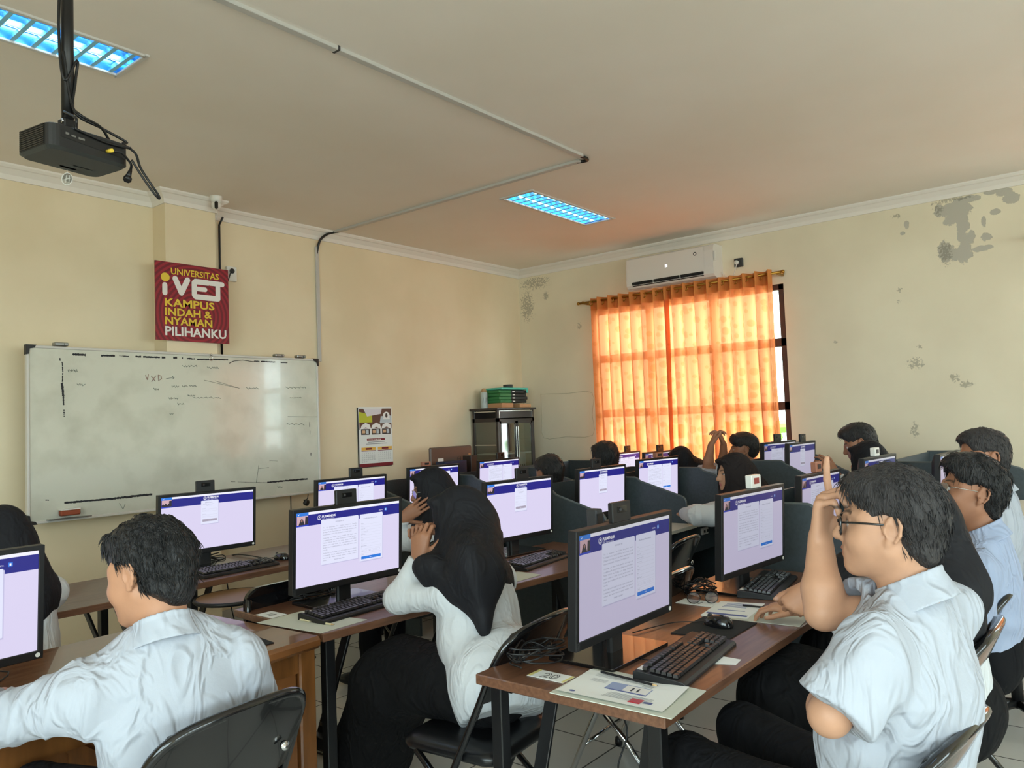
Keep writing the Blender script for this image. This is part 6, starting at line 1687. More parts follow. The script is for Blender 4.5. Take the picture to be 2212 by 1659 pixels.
def hair_prims(F, H, Hc, s, style):
    P = lambda x, y, z: Hc + H @ V3(x, y, z) * s
    th = style.get('th', .014)
    F.ell(P(0, -.016, .040), np.array((.074 + th, .093 + th, .082 + th)) * s, H, 0)
    F.ell(P(0, -.040, .010), np.array((.070 + th * .8, .070 + th * .7, .085)) * s, H, .02 * s)
    if style.get('top', 0): F.ell(P(0, .02, .085), np.array((.062, .075, .035 + style['top'])) * s, H, .03 * s)
    if style.get('nape', 0): F.ell(P(0, -.066, -.050), np.array((.056, .030, .050)) * s, H, .025 * s)
    if style.get('fringe', 0): F.ell(P(0, .054, .070), np.array((.065, .034, .026)) * s, H, .02 * s)
    if style.get('quiff', 0): F.ell(P(0, .066, .092), np.array((.045, .03, .026)) * s, H, .02 * s)
    # uncover the face, ears and neck
    hl = style.get('line', .060)
    F.ell(P(0, .108, hl - .120), np.array((.098, .080, .120)) * s, H, .012 * s, 's')
    F.ell(P(0, .062, -.085), np.array((.120, .068, .090)) * s, H, .01 * s, 's')
    for x in (-1, 1): F.ell(P(x * .088, .003, -.018), np.array((.036, .040, .053)) * s, H, .008 * s, 's')
    F.cut(P(0, 0, style.get('nz', -.075)), -H[:, 2] + H[:, 1] * .35, .01 * s)
    am = style.get('amp', .0035) * s; sc = style.get('sc', 150)
    ids = style.get('ids', (0, 1, 2, 3))
    F.add(lambda x, y, z: folds(x - f32(Hc[0]), y - f32(Hc[1]), z - f32(Hc[2]), sc, am, H, (1, .5, .35), ids) + am * .8 * waves(x, y, z, 40, (4, 5, 6)))
def tufts(v, f, H, Hc, s, n, L, seed, lift=.5, flow=None, r=.0012):
    """loose strands along the hair surface"""
    r_ = np.random.default_rng(seed); a, b, c = v[f[:, 0]], v[f[:, 1]], v[f[:, 2]]
    nr = np.cross(b - a, c - a); nr /= np.maximum(np.linalg.norm(nr, axis=1), 1e-9)[:, None]
    q = ((a - Hc) @ H) / s; good = np.where((q[:, 2] > -.045) & ~((q[:, 1] > .0) & (q[:, 2] < .035)))[0]
    mb = MB(); pick = r_.choice(good, n)
    for i in pick:
        p = a[i]; m = nr[i]; loc = (p - Hc) @ H
        fl = V3(0, -.55, -.2) if loc[1] < .03 * s else V3(.3, .35, -.7)
        fl = fl + V3(loc[0] * 6, 0, -.9 if loc[2] < .09 * s else -.15)
        t = H @ fl + r_.normal(size=3) * .35; t = t - m * (t @ m); t = nrm(t); l = L * r_.uniform(.5, 1.3); up = r_.uniform(0, lift)
        pts = [p - m * .003, p + t * l * .4 + m * l * .18 * up, p + t * l * .8 + m * l * .25 * up - H[:, 2] * l * .10, p + t * l * 1.1 + m * l * .22 * up - H[:, 2] * l * .3]
        mb.tube([tuple(k) for k in pts], [r * 1.3, r * 1.2, r * .8, r * .2], 3, caps=False)
    return mb

def make_person(P):
    """P: dict with world points. Returns the person's Empty"""
    s = P.get('s', 1.0); res = P.get('res', .006)
    Hc = V3(P['head']); H = frame(*P['face']); T_ = frame(*P['torso']); pel = V3(P['pelvis'])
    Rt, Fw, Up = T_[:, 0], T_[:, 1], T_[:, 2]
    nb = Hc + H @ V3(0, -.035, -.075) * s * .6 + np.array([0, 0, -.115 * s]) - V3(Fw[0], Fw[1], 0) * .02 * s         # neck base
    root = thing('person', P['label'], 'person', (float(pel[0]), float(pel[1]), 0), group=None)
    base = lin(SK[P.get('skin', 'mid')])
    wd = P.get('w', 1.0)
    sp = nrm(nb - pel); 
    chest = pel + (nb - pel) * .68 + Fw * .012; waist = pel + (nb - pel) * .34 + Fw * .01
    shd = {sd: nb - sp * P.get('sh', .098) * s + Rt * sd * .165 * s * wd + V3(P.get('shift', {}).get(sd, (0, 0, 0))) for sd in (-1, 1)}
    arms = P['arms']
    pts = [Hc + V3(0, 0, .16), Hc - V3(.16, .16, .1), Hc + V3(.16, .16, .1), pel - V3(.25, .25, .1), pel + V3(.25, .25, 0)] + [V3(x) for a in arms.values() for x in (a['e'], a['w'])] + [V3(a['w']) + nrm(V3(a.get('d', (0, 1, 0)))) * .2 for a in arms.values()] + list(shd.values())
    lo = np.min(pts, 0) - .09; hi = np.max(pts, 0) + .07
    lo[2] = max(lo[2], pel[2] - .12)
    # --- body
    F = Field(lo, hi, res)
    head_prims(F, H, Hc, s, P.get('female', False), P.get('chub', 0), nose=P.get('nose', 1.0))
    nk = .052 * s * (1 + .10 * P.get('chub', 0)) * (.88 if P.get('female') else 1)
    F.cone(nb - sp * .02, Hc + H @ V3(0, -.022, -.050) * s, nk * 1.12, nk, k=.03)
    F.cone(nb - sp * .03 + Fw * .012, chest, .046 * s, .108 * s, k=.04, flat=(Fw, .62)); F.cone(chest, waist, .135 * s * wd, .115 * s * wd, k=.05, flat=(Fw, .66)); F.cone(waist, pel, .115 * s * wd, .13 * s * wd, k=.05, flat=(Fw, .7))
    nails = []
    for sd, A in arms.items():
        S0, E0, W0 = shd[sd], V3(A['e']), V3(A['w'])
        F.cone(nb - sp * .055, S0, .040, .040, k=.03); F.cone(S0, E0, .044 * s, .0355 * s, k=.03); fm = E0 + (W0 - E0) * .3
        fr_ = P.get('arm', 1.0)
        F.cone(E0, fm, .036 * s * fr_, .0385 * s * fr_, k=.02); F.cone(fm, W0, .0385 * s * fr_, .0255 * s * fr_, k=.02, flat=None)
        if 'd' in A:
            nails += hand_prims(F, W0, A['d'], A['n'], A.get('side', 1), A.get('curl', RELAX), A.get('thumb', (.6, .2)), A.get('spread', .10), s * A.get('hs', 1.0))
    v, f = F.mesh(); v, f = biggest(v, f); v = relax(v, f, P.get('rx', 1), .35)
    col = np.tile(base, (len(v), 1)); tone_head(v, col, base, H, Hc, s, True, P.get('lips', (158, 96, 88)), P.get('stubble', False))
    for c, r in nails:
        m = np.linalg.norm(v - c, axis=1) < r; col[m] = col[m] * .6 + lin((226, 186, 172)) * .4
    np_object('body', v, f, M_skin, root, col)
    # --- shirt
    th = P.get('cloth', .012)
    F = Field(lo - .03, hi + .03, max(res, P.get('cres', res)))
    hem = P.get('hem', .025)
    F.cone(nb - sp * .025 - Fw * .012, chest - Fw * .015, .060 * s, .115 * s, k=.04, flat=(Fw, .8)); F.cone(nb - sp * .055, chest, .070 * s, (.125 + th) * s, k=.05, flat=(Fw, .72)); F.cone(chest, waist, (.142 + th) * s * wd, (.132 + th) * s * wd, k=.06, flat=(Fw, .70)); F.cone(waist, pel + sp * hem, (.135 + th) * s * wd, (.150 + th) * s * wd, k=.06, flat=(Fw, .76))
    if P.get('belly'): F.ell(waist + Fw * .05, (.13 * wd, .10, .13), T_, .05)
    if P.get('back'): F.ell(chest - Fw * .045, (.15 * wd, .075, .16), T_, .05)
    for sd, A in arms.items():
        S0, E0, W0 = shd[sd], V3(A['e']), V3(A['w']); sl = A.get('sleeve', 'long')
        F.cone(nb - sp * .045, S0 + sp * .004, (.046 + th * .3) * s, (.044 + th * .6) * s, k=.045)
        if sl == 'long':
            en = E0 + (W0 - E0) * A.get('to', .90)
            ta = A.get('th', th * .8); F.cone(S0, E0, (.048 + ta) * s, (.041 + ta) * s, k=.035); F.cone(E0, en, (.041 + ta) * s, (.031 + ta * .6) * s, k=.03)
            d = nrm(W0 - E0); F.cut(en, d, .003, en - .075, en + .075)
        elif sl == 'rolled':
            en = E0 + (W0 - E0) * A.get('to', .25); F.cone(S0, E0, (.050 + th) * s, (.046 + th) * s, k=.035); F.cone(E0, en, (.046 + th) * s, (.044 + th) * s, k=.03); d = nrm(W0 - E0); F.cut(en, d, .003, en - .08, en + .08)
        else:
            en = S0 + (E0 - S0) * A.get('to', .72); d = nrm(E0 - S0)
            FS = Field(F.lo, F.lo + F.res * (F.n - 1), F.res)
            FS.cone(S0, en + d * .07, (.054 + th) * s, (.058 + th * 1.15) * s, k=0); FS.cut(en, d, .003)
            FS.cone(en - d * .05, en + d * .08, (.040 + th * .3) * s, (.054 + th * .9) * s, k=.004, op='s')
            m3 = [min(a_, b_) for a_, b_ in zip(FS.n, F.n)]; sl3 = tuple(slice(0, q) for q in m3); F.put(FS.F[sl3], sl3, .035); del FS
    for c, r_ in P.get('bulge', []): F.ell(V3(c), r_, T_, .04)
    am = P.get('fold', .005)
    F.add(lambda x, y, z: folds(x, y, z, P.get('fsc', 34), am, T_, P.get('fst', (1, .8, .55)), P.get('fid', (0, 1, 2, 3))))
    ch = chest
    def seam(x, y, z):          # yoke and armhole steps
        h = (x - f32(nb[0])) * f32(sp[0]) + (y - f32(nb[1])) * f32(sp[1]) + (z - f32(nb[2])) * f32(sp[2])
        u = np.abs((x - f32(nb[0])) * f32(Rt[0]) + (y - f32(nb[1])) * f32(Rt[1]) + (z - f32(nb[2])) * f32(Rt[2]))
        return -.0018 * (1 / (1 + np.exp(-(h + .155) / .0012))) * (u < .19) - .0026 * (1 / (1 + np.exp(-(u - .158 * s * wd) / .0012)))
    if P.get('seams'): F.add(seam)
    for a in P.get('grooves', []): F.cone(V3(a[0]), V3(a[1]), a[2], a[2] * .6, k=.006, op='s')
    F.cut(pel + sp * (hem - .06), -sp + Fw * P.get('hemtilt', 0), .006)
    # neck opening
    F.cone(nb - sp * .01 + Fw * .02, Hc + V3(0, 0, -.03), nk * 1.06, nk * 1.02, k=.006, op='s')
    if P.get('collar', True):
        cax = nrm(Hc + H @ V3(0, -.022, -.05) * s - nb); cx = nrm(np.cross(Fw, cax)); cy = np.cross(cax, cx); R0 = P.get('cr', 1.16) * nk
        c0 = nb + cax * (P.get('ch', .012) - .012) * s
        def collar(x, y, z):
            p = [x - f32(c0[0]), y - f32(c0[1]), z - f32(c0[2])]
            a = p[0] * f32(cx[0]) + p[1] * f32(cx[1]) + p[2] * f32(cx[2]); b = p[0] * f32(cy[0]) + p[1] * f32(cy[1]) + p[2] * f32(cy[2]); h = p[0] * f32(cax[0]) + p[1] * f32(cax[1]) + p[2] * f32(cax[2])
            h = h + b * .30
            r = np.sqrt(a * a + b * b); tgt = f32(R0) + np.maximum(0, .030 - h) * f32(.42)
            d = np.maximum(np.abs(r - tgt) - .0036, np.abs(h - .010) - .033)
            gap = .012 - np.abs(a) + np.maximum(0, -b) * 2 + np.minimum(0, .0) - np.maximum(0, .02 - h) * .5
            return np.maximum(d, np.where(b > 0, gap, -1))
        FC = Field(c0 - .13, c0 + .13, P.get('colres', .0036)); FC.func(collar, c0 - .14, c0 + .14, k=0); vc, fc_ = FC.mesh(); vc, fc_ = biggest(vc, fc_); vc = relax(vc, fc_, 1, .3); np_object('collar', vc, fc_, P.get('shirt', M_shirt), root)
    v, f = F.mesh(); v, f = biggest(v, f); v = relax(v, f, 1, .35)
    np_object(P.get('top_name', 'shirt'), v, f, P.get('shirt', M_shirt), root)
    if P.get('tie'):
        b = MB(); c = nb + Fw * .075 * s - sp * .02; b.tube([tuple(c), tuple(c - sp * .04 + Fw * .02), tuple(chest + Fw * .128 * s), tuple(waist + Fw * .135 * s)], [.012, .009, .022, .026], 8); b.build('tie', M_tie, root).location = -root.location
    # --- legs
    if 'legs' in P:
        pts = [pel + V3(.22, .22, .14), pel - V3(.22, .22, .16)] + [V3(x) for L in P['legs'] for x in L]
        lo2 = np.min(pts, 0) - .13; hi2 = np.max(pts, 0) + .13; lo2[2] = max(lo2[2], .0)
        F = Field(lo2, hi2, max(res, .0075))
        F.cone(pel - Rt * .055 * wd, pel + Rt * .055 * wd, .125 * s * wd, .125 * s * wd, k=.04)
        F.ell(pel - Fw * .02 + sp * .03, (.15 * wd, .125 * wd, .12), T_, .04)
        sk = P.get('skirt')
        for i, (kn, an) in enumerate(P['legs']):
            kn, an = V3(kn), V3(an); hp = pel + Rt * (.085 if i else -.085) * s
            F.cone(hp, kn, .092 * s, (.075 if not sk else .10) * s, k=.04); F.cone(kn, an + V3(0, 0, .05), (.072 if not sk else .10) * s, (.058 if not sk else .10) * s, k=.03 if not sk else .08)
        if sk:
            (k0, a0), (k1, a1) = P['legs']; F.cone(V3(k0) * .5 + V3(k1) * .5, V3(a0) * .5 + V3(a1) * .5, .13, .16, k=.09); F.cone(pel, V3(k0) * .5 + V3(k1) * .5, .13, .12, k=.06)
        F.add(lambda x, y, z: folds(x, y, z, 26, .006, T_, (1, .6, .7)))
        F.cut(V3(0, 0, P.get('cuff', .07)), (0, 0, -1), .004)
        v, f = F.mesh(); v, f = biggest(v, f); v = relax(v, f, 1, .3)
        np_object('skirt' if sk else 'trousers', v, f, M_skirt_b if sk else M_trous, root)
        for i, (kn, an) in enumerate(P['legs']):
            an = V3(an); d = nrm(V3(Fw[0], Fw[1], 0)) if 'toe' not in P else nrm(V3(P['toe']))
            F = Field(an - .22, an + .26, .008)
            F.ell(an + d * .075 + V3(0, 0, .042 - an[2]), (.043, .125, .040), frame(math.degrees(math.atan2(d[1], d[0]))), .01); F.ell(an + V3(0, 0, .06 - an[2]), (.040, .052, .05), frame(math.degrees(math.atan2(d[1], d[0]))), .03)
            F.cut(V3(0, 0, .002), (0, 0, -1), .003)
            v, f = F.mesh(); v, f = biggest(v, f); np_object('shoe', v, f, M_shoe, root)
            if P.get('socks'):
                o = MB().tube([tuple(an + V3(0, 0, .06 - an[2])), tuple(an + V3(0, 0, P.get('cuff', .07) + .05 - an[2]))], .043, 12).build('sock', M_sock, root); o.location = -root.location
    # --- hair or headscarf
    if 'hair' in P:
        F = Field(Hc - .17 * s, Hc + .19 * s, P.get('hres', min(res, .005))); hair_prims(F, H, Hc, s, P['hair'])
        v, f = F.mesh(); v, f = biggest(v, f); v = relax(v, f, 1, .25)
        hm = P.get('hairm', M_hair); np_object('hair', v, f, hm, root)
        if P.get('tufts'):
            n, L = P['tufts']; o = tufts(v, f, H, Hc, s, n, L, P.get('seed', 1), P.get('lift', .6)).build('hair_strands', hm, root); o.location = -root.location
    if 'scarf' in P:
        sc = P['scarf']; Q = lambda x, y, z: Hc + H @ V3(x, y, z) * s
        pts = [Hc + .2, Hc - .2, nb - .28, nb + .28] + [V3(p) for a in sc.get('drape', []) for p in a[:2]]
        F = Field(np.min(pts, 0) - .12, np.max(pts, 0) + .08, P.get('sres', max(res, .005)))
        F.ell(Q(0, -.016, .038), np.array((.086, .106, .095)) * s, H, 0); F.ell(Q(0, .018, -.010), np.array((.082, .094, .105)) * s, H, .02)
        F.ell(Q(0, .080, .088), np.array((.050, .030, .016)) * s, H, .03)                                              # stiff front edge
        F.cone(Q(0, -.035, -.02), nb - sp * .02, .092 * s, .105 * s, k=.05); F.cone(nb + sp * .01, chest + sp * .05, .115 * s, .175 * s * wd, k=.06, flat=(Fw, .80))
        F.cone(Q(0, .03, -.085), chest + Fw * .07 + sp * .02, .06 * s, .10 * s, k=.05)
        for sd in (-1, 1): F.cone(nb - sp * .01, shd[sd] + sp * .012 - Rt * sd * .03, .085, .062, k=.05)
        for a in sc.get('drape', []): F.cone(V3(a[0]), V3(a[1]), a[2], a[3], k=.05, flat=a[4] if len(a) > 4 else None)
        fo = sc.get('open', 1.0)
        F.ell(Q(0, .112, -.014), np.array((.0585, .072, .088)) * s * fo, H, .006, 's')
        F.add(lambda x, y, z: folds(x, y, z, sc.get('fsc', 26), sc.get('fold', .007), T_, (1, 1, .30), sc.get('ids', (2, 3, 4, 5))), hi=[1e3, 1e3, Hc[2] - .05])
        F.add(lambda x, y, z: folds(x, y, z, 40, .0022, H, (1, .5, .5), (1, 3, 5, 2)))
        for pt, nr in sc.get('cuts', []): F.cut(pt, nr, .008)
        v, f = F.mesh(); v, f = biggest(v, f); v = relax(v, f, 2, .4); np_object('headscarf', v, f, P.get('scarfm', M_hijab), root)
    # --- spectacles worn
    if 'glasses' in P:
        g = P['glasses']; Q = lambda x, y, z: tuple(Hc + H @ V3(x, y, z) * s); rm = MB(); hw, hh = g.get('size', (.025, .018)); rr_ = g.get('r', .0022); y0 = g.get('y', .104)
        rz = g.get('z', -.002)
        for x in (-1, 1):
            ol = rrect(-hw, -hh, hw, hh, min(hw, hh) * g.get('round', .5), 5); rm.tube([Q(x * .033 + u, y0 - abs(x * .033 + u) * .18, rz + w_) for u, w_ in ol], rr_, 6, closed=True)
        rm.tube([Q(-.010, y0, rz + .004), Q(0, y0 + .003, rz + .007), Q(.010, y0, rz + .004)], rr_, 6); gl = rm.build('spectacle_frame', g['m'], root); gl.location = -root.location
        for x in (-1, 1):
            lb = MB(); ol = rrect(-hw, -hh, hw, hh, min(hw, hh) * g.get('round', .5), 5); lb.prism(ol, lambda u, v, w: Q(x * .033 + u, y0 - abs(x * .033 + u) * .18 + w, rz + v), .001); lo_ = lb.build('lens', g.get('lens', M_lens), gl)
            tb = MB(); tb.tube([Q(x * (.033 + hw), y0 - .012, rz + hh * .5), Q(x * .066, .078, rz + .012), Q(x * .068, .066, rz + .012)] if 'scarf' in P else [Q(x * (.033 + hw), y0 - .012, rz + hh * .5), Q(x * .074, .07, rz + .012), Q(x * .080, .0, rz + .012), Q(x * .079, -.018, rz + .004), Q(x * .077, -.034, rz - .012)], rr_ * .9, 6); tb.build('temple', g['m'], gl)
    return root
def at(px, py, dep):
    """the room point seen at a spot of the photograph, dep metres in front of the eye"""
    p = EYE + (CF + CR * ((px - 1106) / 1677.62) - CU * ((py - 829.5) / 1677.62)) * dep
    return V3(p.x, p.y, p.z)
G_BLACK = M_blackg; G_SILVER = mat('silver_wire', (190, 188, 180), .25, metal=.9)
M_violet = mat('violet_lens', (150, 130, 214), .08, metal=.5)
M_bluelens = clear_mat('bluish_lens', (200, 205, 235), .35, .04)

def P_young_pointing():
    hc = at(1922, 1134, 1.62)
    return dict(label='person in a short sleeved white shirt and dark spectacles raising a pointing finger', s=.94, res=.0036, cres=.0048, head=hc, face=(99, -2, 0), torso=(80, 6, 0), pelvis=(1.80, .46, .585), skin='fair', w=1.10, chub=1.0, arm=1.12, stubble=True,
        arms={1: dict(e=at(1778, 1322, 1.68), w=at(1772, 1166, 1.75), d=(.05, -.14, 1), n=(-.10, -1, -.2), side=1, hs=1.08, curl=[(-.30, .10, .10), (1.0, 1.25, .5), (1.15, 1.3, .5), (1.25, 1.3, .5)], thumb=(.5, .75), spread=.12, sleeve='short', to=.74),
              -1: dict(e=at(1792, 1545, 1.46), w=(1.70, .54, .885), d=(.9, .1, -.25), n=(0, -1, .2), side=-1, sleeve='short', to=.88)},
        legs=[((1.93, 1.00, .56), (1.92, 1.05, .08)), ((2.20, .96, .565), (2.22, 1.02, .08))], cloth=.018, fold=.013, fsc=30, seams=True, back=True, belly=True, hem=.02, ch=.016, cr=1.20,
        grooves=[(at(2000, 1345, 1.44), at(2035, 1490, 1.44), .010)],
        hair=dict(th=.010, top=.003, fringe=1, nape=1, line=.092, amp=.0045, sc=120, nz=-.085), hairm=M_hairw, tufts=(1000, .022), lift=.35, seed=3, shift={-1: (0, 0, .02), 1: (0, 0, .03)},
        glasses=dict(m=G_BLACK, size=(.026, .018), r=.0026, z=-.002))
def P_boy_back():
    return dict(label='person in a white shirt seen from behind at the old varnished desk', s=1.0, res=.004, cres=.0052, head=at(322, 1234, 1.87), face=(117, 14, 3), torso=(82, 10, 0), pelvis=(.985, 1.86, .585), skin='mid', w=1.02,
        arms={-1: dict(e=(.615, 2.11, .835), w=(.72, 2.36, .815), d=(.5, .8, -.1), n=(0, 0, -1), side=-1), 1: dict(e=(1.155, 1.82, .735), w=(1.12, 2.08, .80), d=(0, 1, -.1), n=(0, 0, -1), side=1)},
        legs=[((.80, 2.28, .57), (.78, 2.3, .08)), ((1.06, 2.30, .56), (1.05, 2.32, .08))], cloth=.022, fold=.012, fsc=24, fst=(1, .8, .5), seams=True, back=True, hem=.02, cr=1.22, ch=.014,
        grooves=[((.80, 1.70, .98), (.84, 1.70, .75), .010), ((1.02, 1.66, .80), (1.10, 1.70, .70), .012)],
        hair=dict(th=.010, top=.004, nape=1, line=.072, amp=.005, sc=110, nz=-.09), tufts=(1300, .024), lift=.6, seed=5)
def P_girl_front():
    hc = at(990, 1124, 2.95)
    return dict(label='person in a black headscarf and white blouse holding a hand to the nose', female=True, s=.98, res=.0042, cres=.0055, sres=.0055, head=hc, face=(121, 8, 0), torso=(92, 16, 0), pelvis=(2.06, 1.80, .585), skin='tan', w=.95,
        arms={-1: dict(e=at(862, 1292, 2.84), w=at(905, 1212, 2.86), d=(.12, -.02, 1), n=(.95, .25, .1), side=-1, curl=[(.55, .9, .5), (.6, .95, .5), (.65, 1, .5), (.7, 1, .5)], thumb=(.75, .35), to=.96, th=.006), 1: dict(e=(2.32, 2.22, .84), w=(2.17, 2.24, 1.0), d=(-.2, -.1, 1), n=(-.9, -.3, 0), side=1, curl=FIST, th=.006)},
        legs=[((1.96, 2.26, .53), (2.02, 2.50, .08)), ((2.14, 2.28, .53), (2.16, 2.56, .08))], skirt=True, cuff=.02, top_name='blouse', shirt=M_blouse, cloth=.024, fold=.011, fsc=22, fst=(1, .8, .35), collar=False, hem=-.06, belly=True, back=True,
        bulge=[((2.06, 1.74, .62), (.21, .17, .16))],
        scarf=dict(fold=.009, drape=[(hc + V3(.03, -.05, -.03), at(1028, 1235, 2.72), .10, .105), (at(1015, 1215, 2.70), at(1043, 1330, 2.63), .095, .03, ((.68, -.73, 0), .5)), (at(940, 1225, 2.76), at(1044, 1352, 2.62), .045, .014, ((.68, -.73, 0), .6)), (at(1062, 1235, 2.74), at(1047, 1352, 2.63), .060, .014, ((.68, -.73, 0), .6)), (at(960, 1205, 2.84), at(918, 1228, 2.78), .045, .028), (at(918, 1222, 2.78), at(925, 1250, 2.77), .026, .008)]))
def P_violet():
    hc = at(931, 1061, 4.55)
    return dict(label='person in a black headscarf and violet spectacles resting a hand on the cheek', female=True, s=1.05, res=.0055, head=hc, face=(146, 6, 0), torso=(112, 10, 0), pelvis=(3.26, 3.20, .585), skin='tan', w=.95,
        arms={-1: dict(e=at(856, 1168, 4.42), w=at(866, 1122, 4.40), d=(.55, -.55, .5), n=(.6, .65, -.1), side=-1, curl=FLAT, spread=.07, thumb=(.9, .2), to=.93), 1: dict(e=(3.50, 3.5, .84), w=(3.36, 3.72, .81), d=(-.4, .8, 0), n=(0, 0, -1), side=1)},
        legs=[((3.05, 3.60, .55), (3.0, 3.55, .09)), ((3.28, 3.66, .55), (3.22, 3.58, .09))], cuff=.16, socks=True, cloth=.02, fold=.010, collar=False, top_name='blouse', shirt=M_blouse, toe=(-.5, .85, 0),
        scarf=dict(drape=[(hc + V3(.04, -.06, -.05), hc + V3(.06, -.08, -.30), .10, .15)]), glasses=dict(m=G_SILVER, size=(.024, .021), r=.0016, round=.8, lens=M_violet))
def P_thin_specs():
    return dict(label='person in a bluish white shirt with thin rimmed spectacles looking up', s=1.0, res=.005, cres=.006, head=at(2096, 1064, 2.75), face=(118, -12, 0), torso=(92, 4, 0), pelvis=(3.26, .50, .585), skin='tan', w=1.0,
        arms={-1: dict(e=at(2105, 1320, 2.60), w=(3.08, .86, .80), d=(.2, .9, 0), n=(0, 0, -1), side=-1), 1: dict(e=(3.52, .62, .84), w=(3.40, .94, .80), d=(-.1, .9, 0), n=(0, 0, -1), side=1)},
        legs=[((3.12, 1.02, .56), (3.1, 1.02, .08)), ((3.36, 1.02, .56), (3.36, 1.04, .08))], shirt=M_shirtb, cloth=.02, fold=.010, tie=True, seams=True, cr=1.3, ch=.016, back=True,
        hair=dict(th=.015, top=.014, quiff=1, nape=1, line=.076, amp=.004, sc=130), tufts=(700, .025), seed=8, glasses=dict(m=G_SILVER, size=(.025, .020), r=.0014, round=.7, lens=M_bluelens))
def P_short_hair():
    return dict(label='person with cropped greying hair and white shirt behind the one with thin spectacles', s=1.0, res=.006, head=at(2122, 989, 3.45), face=(124, 4, 0), torso=(88, 4, 0), pelvis=(4.10, .60, .60), skin='tan', w=1.08,
        arms={-1: dict(e=(3.86, .66, .86), w=(3.95, .92, .80), d=(.2, .9, 0), n=(0, 0, -1), side=-1), 1: dict(e=(4.34, .68, .88), w=(4.22, .92, .80), d=(-.1, .9, 0), n=(0, 0, -1), side=1)},
        cloth=.02, fold=.010, cr=1.25, seams=True, back=True, hair=dict(th=.009, top=.004, nape=1, line=.088, amp=.003, sc=160), hairm=M_hairw, tufts=(500, .014), seed=4)
def P_looking_down():
    return dict(label='person with short black hair in a white shirt bending down by the window wall', s=1.10, res=.007, head=at(1856, 957, 5.65), face=(108, 22, 0), torso=(86, 10, 0), pelvis=(6.12, 1.42, .62), skin='tan', w=1.0,
        arms={-1: dict(e=(5.86, 1.62, .92), w=(5.92, 1.86, .90), d=(.1, .9, 0), n=(0, 0, -1), side=-1), 1: dict(e=(6.36, 1.62, .92), w=(6.25, 1.88, .90), d=(-.1, .9, 0), n=(0, 0, -1), side=1)},
        cloth=.018, fold=.009, cr=1.2, hair=dict(th=.011, top=.012, quiff=1, nape=1, line=.080, amp=.003, sc=140), tufts=(350, .016), seed=6)
def P_scarf_hidden():
    hc = at(1874, 995, 5.25)
    return dict(label='person in a black headscarf half hidden by the pale glare monitor', female=True, s=1.03, res=.008, head=hc, face=(80, 8, 0), torso=(86, 6, 0), pelvis=(hc[0] + .02, hc[1] - .10, .58), skin='tan',
        arms={-1: dict(e=(hc[0] - .22, hc[1] + .05, .88), w=at(1806, 1022, 5.15), d=(-.1, .5, .5), n=(.5, 0, -.5), side=-1), 1: dict(e=(hc[0] + .25, hc[1] + .1, .88), w=(hc[0] + .2, hc[1] + .3, .88), d=(0, 1, 0), n=(0, 0, -1), side=1)},
        collar=False, top_name='blouse', shirt=M_blouse, scarf=dict(drape=[(hc + V3(.04, -.05, -.05), hc + V3(.05, -.06, -.28), .10, .16)]))
def P_open_face():
    hc = at(1584, 1022, 5.1)
    return dict(label='person in a dark brown headscarf whose face shows above the white webcam box', female=True, s=1.02, res=.0055, head=hc, face=(138, 4, 0), torso=(96, 8, 0), pelvis=(hc[0] + .06, hc[1] - .14, .55), skin='fair',
        arms={-1: dict(e=at(1512, 1112, 4.95), w=(hc[0] + .10, hc[1] + .42, .80), d=(.6, .7, 0), n=(0, 0, -1), side=-1), 1: dict(e=(hc[0] + .36, hc[1] + .2, .84), w=(hc[0] + .25, hc[1] + .42, .80), d=(-.3, .8, 0), n=(0, 0, -1), side=1)},
        collar=False, top_name='blouse', shirt=M_blouse, cloth=.026, fold=.011, scarfm=M_hijab2, lips=(170, 90, 90), scarf=dict(drape=[(hc + V3(.05, -.05, -.05), hc + V3(.12, -.10, -.26), .11, .17), (hc + V3(.08, -.05, -.10), hc + V3(.22, -.16, -.26), .10, .08)]))
def P_hands_up():
    hc = at(1606, 971, 6.70)
    return dict(label='person holding both hands up and joined before the orange curtain', s=1.08, res=.0065, head=hc, face=(122, 0, 0), torso=(104, 2, 0), pelvis=(hc[0] + .02, hc[1] - .04, .60), skin='tan',
        arms={-1: dict(e=at(1528, 1010, 6.55), w=at(1536, 962, 6.5), d=(.35, -.25, .9), n=(.4, -.6, -.2), side=-1, curl=[(.7, .8, .5)] * 4, to=.0, sleeve='rolled'), 1: dict(e=at(1562, 1005, 6.8), w=at(1563, 960, 6.72), d=(-.3, .2, .9), n=(-.5, .6, -.2), side=1, curl=[(.7, .8, .5)] * 4, to=.0, sleeve='rolled')},
        cloth=.02, fold=.009, cr=1.2, hair=dict(th=.016, top=.014, fringe=1, quiff=1, line=.058, amp=.005, sc=110), tufts=(300, .02), seed=12)
def P_scarf_curtain():
    hc = at(1470, 1000, 6.9)
    return dict(label='person in a long black headscarf seen from behind before the curtain', female=True, s=1.12, res=.008, head=hc, face=(60, 10, 0), torso=(80, 8, 0), pelvis=(hc[0] + .02, hc[1] - .12, .58), skin='tan',
        arms={-1: dict(e=(hc[0] - .24, hc[1] + .02, .84), w=(hc[0] - .16, hc[1] + .24, .84), d=(0, 1, 0), n=(0, 0, -1), side=-1), 1: dict(e=(hc[0] + .26, hc[1] + .02, .84), w=(hc[0] + .2, hc[1] + .24, .84), d=(0, 1, 0), n=(0, 0, -1), side=1)},
        collar=False, top_name='jacket', shirt=M_jacket, scarf=dict(drape=[(hc + V3(.06, -.04, -.05), hc + V3(.18, -.14, -.20), .11, .13), (hc + V3(.1, -.1, -.1), hc + V3(.25, -.2, -.34), .13, .12)]))
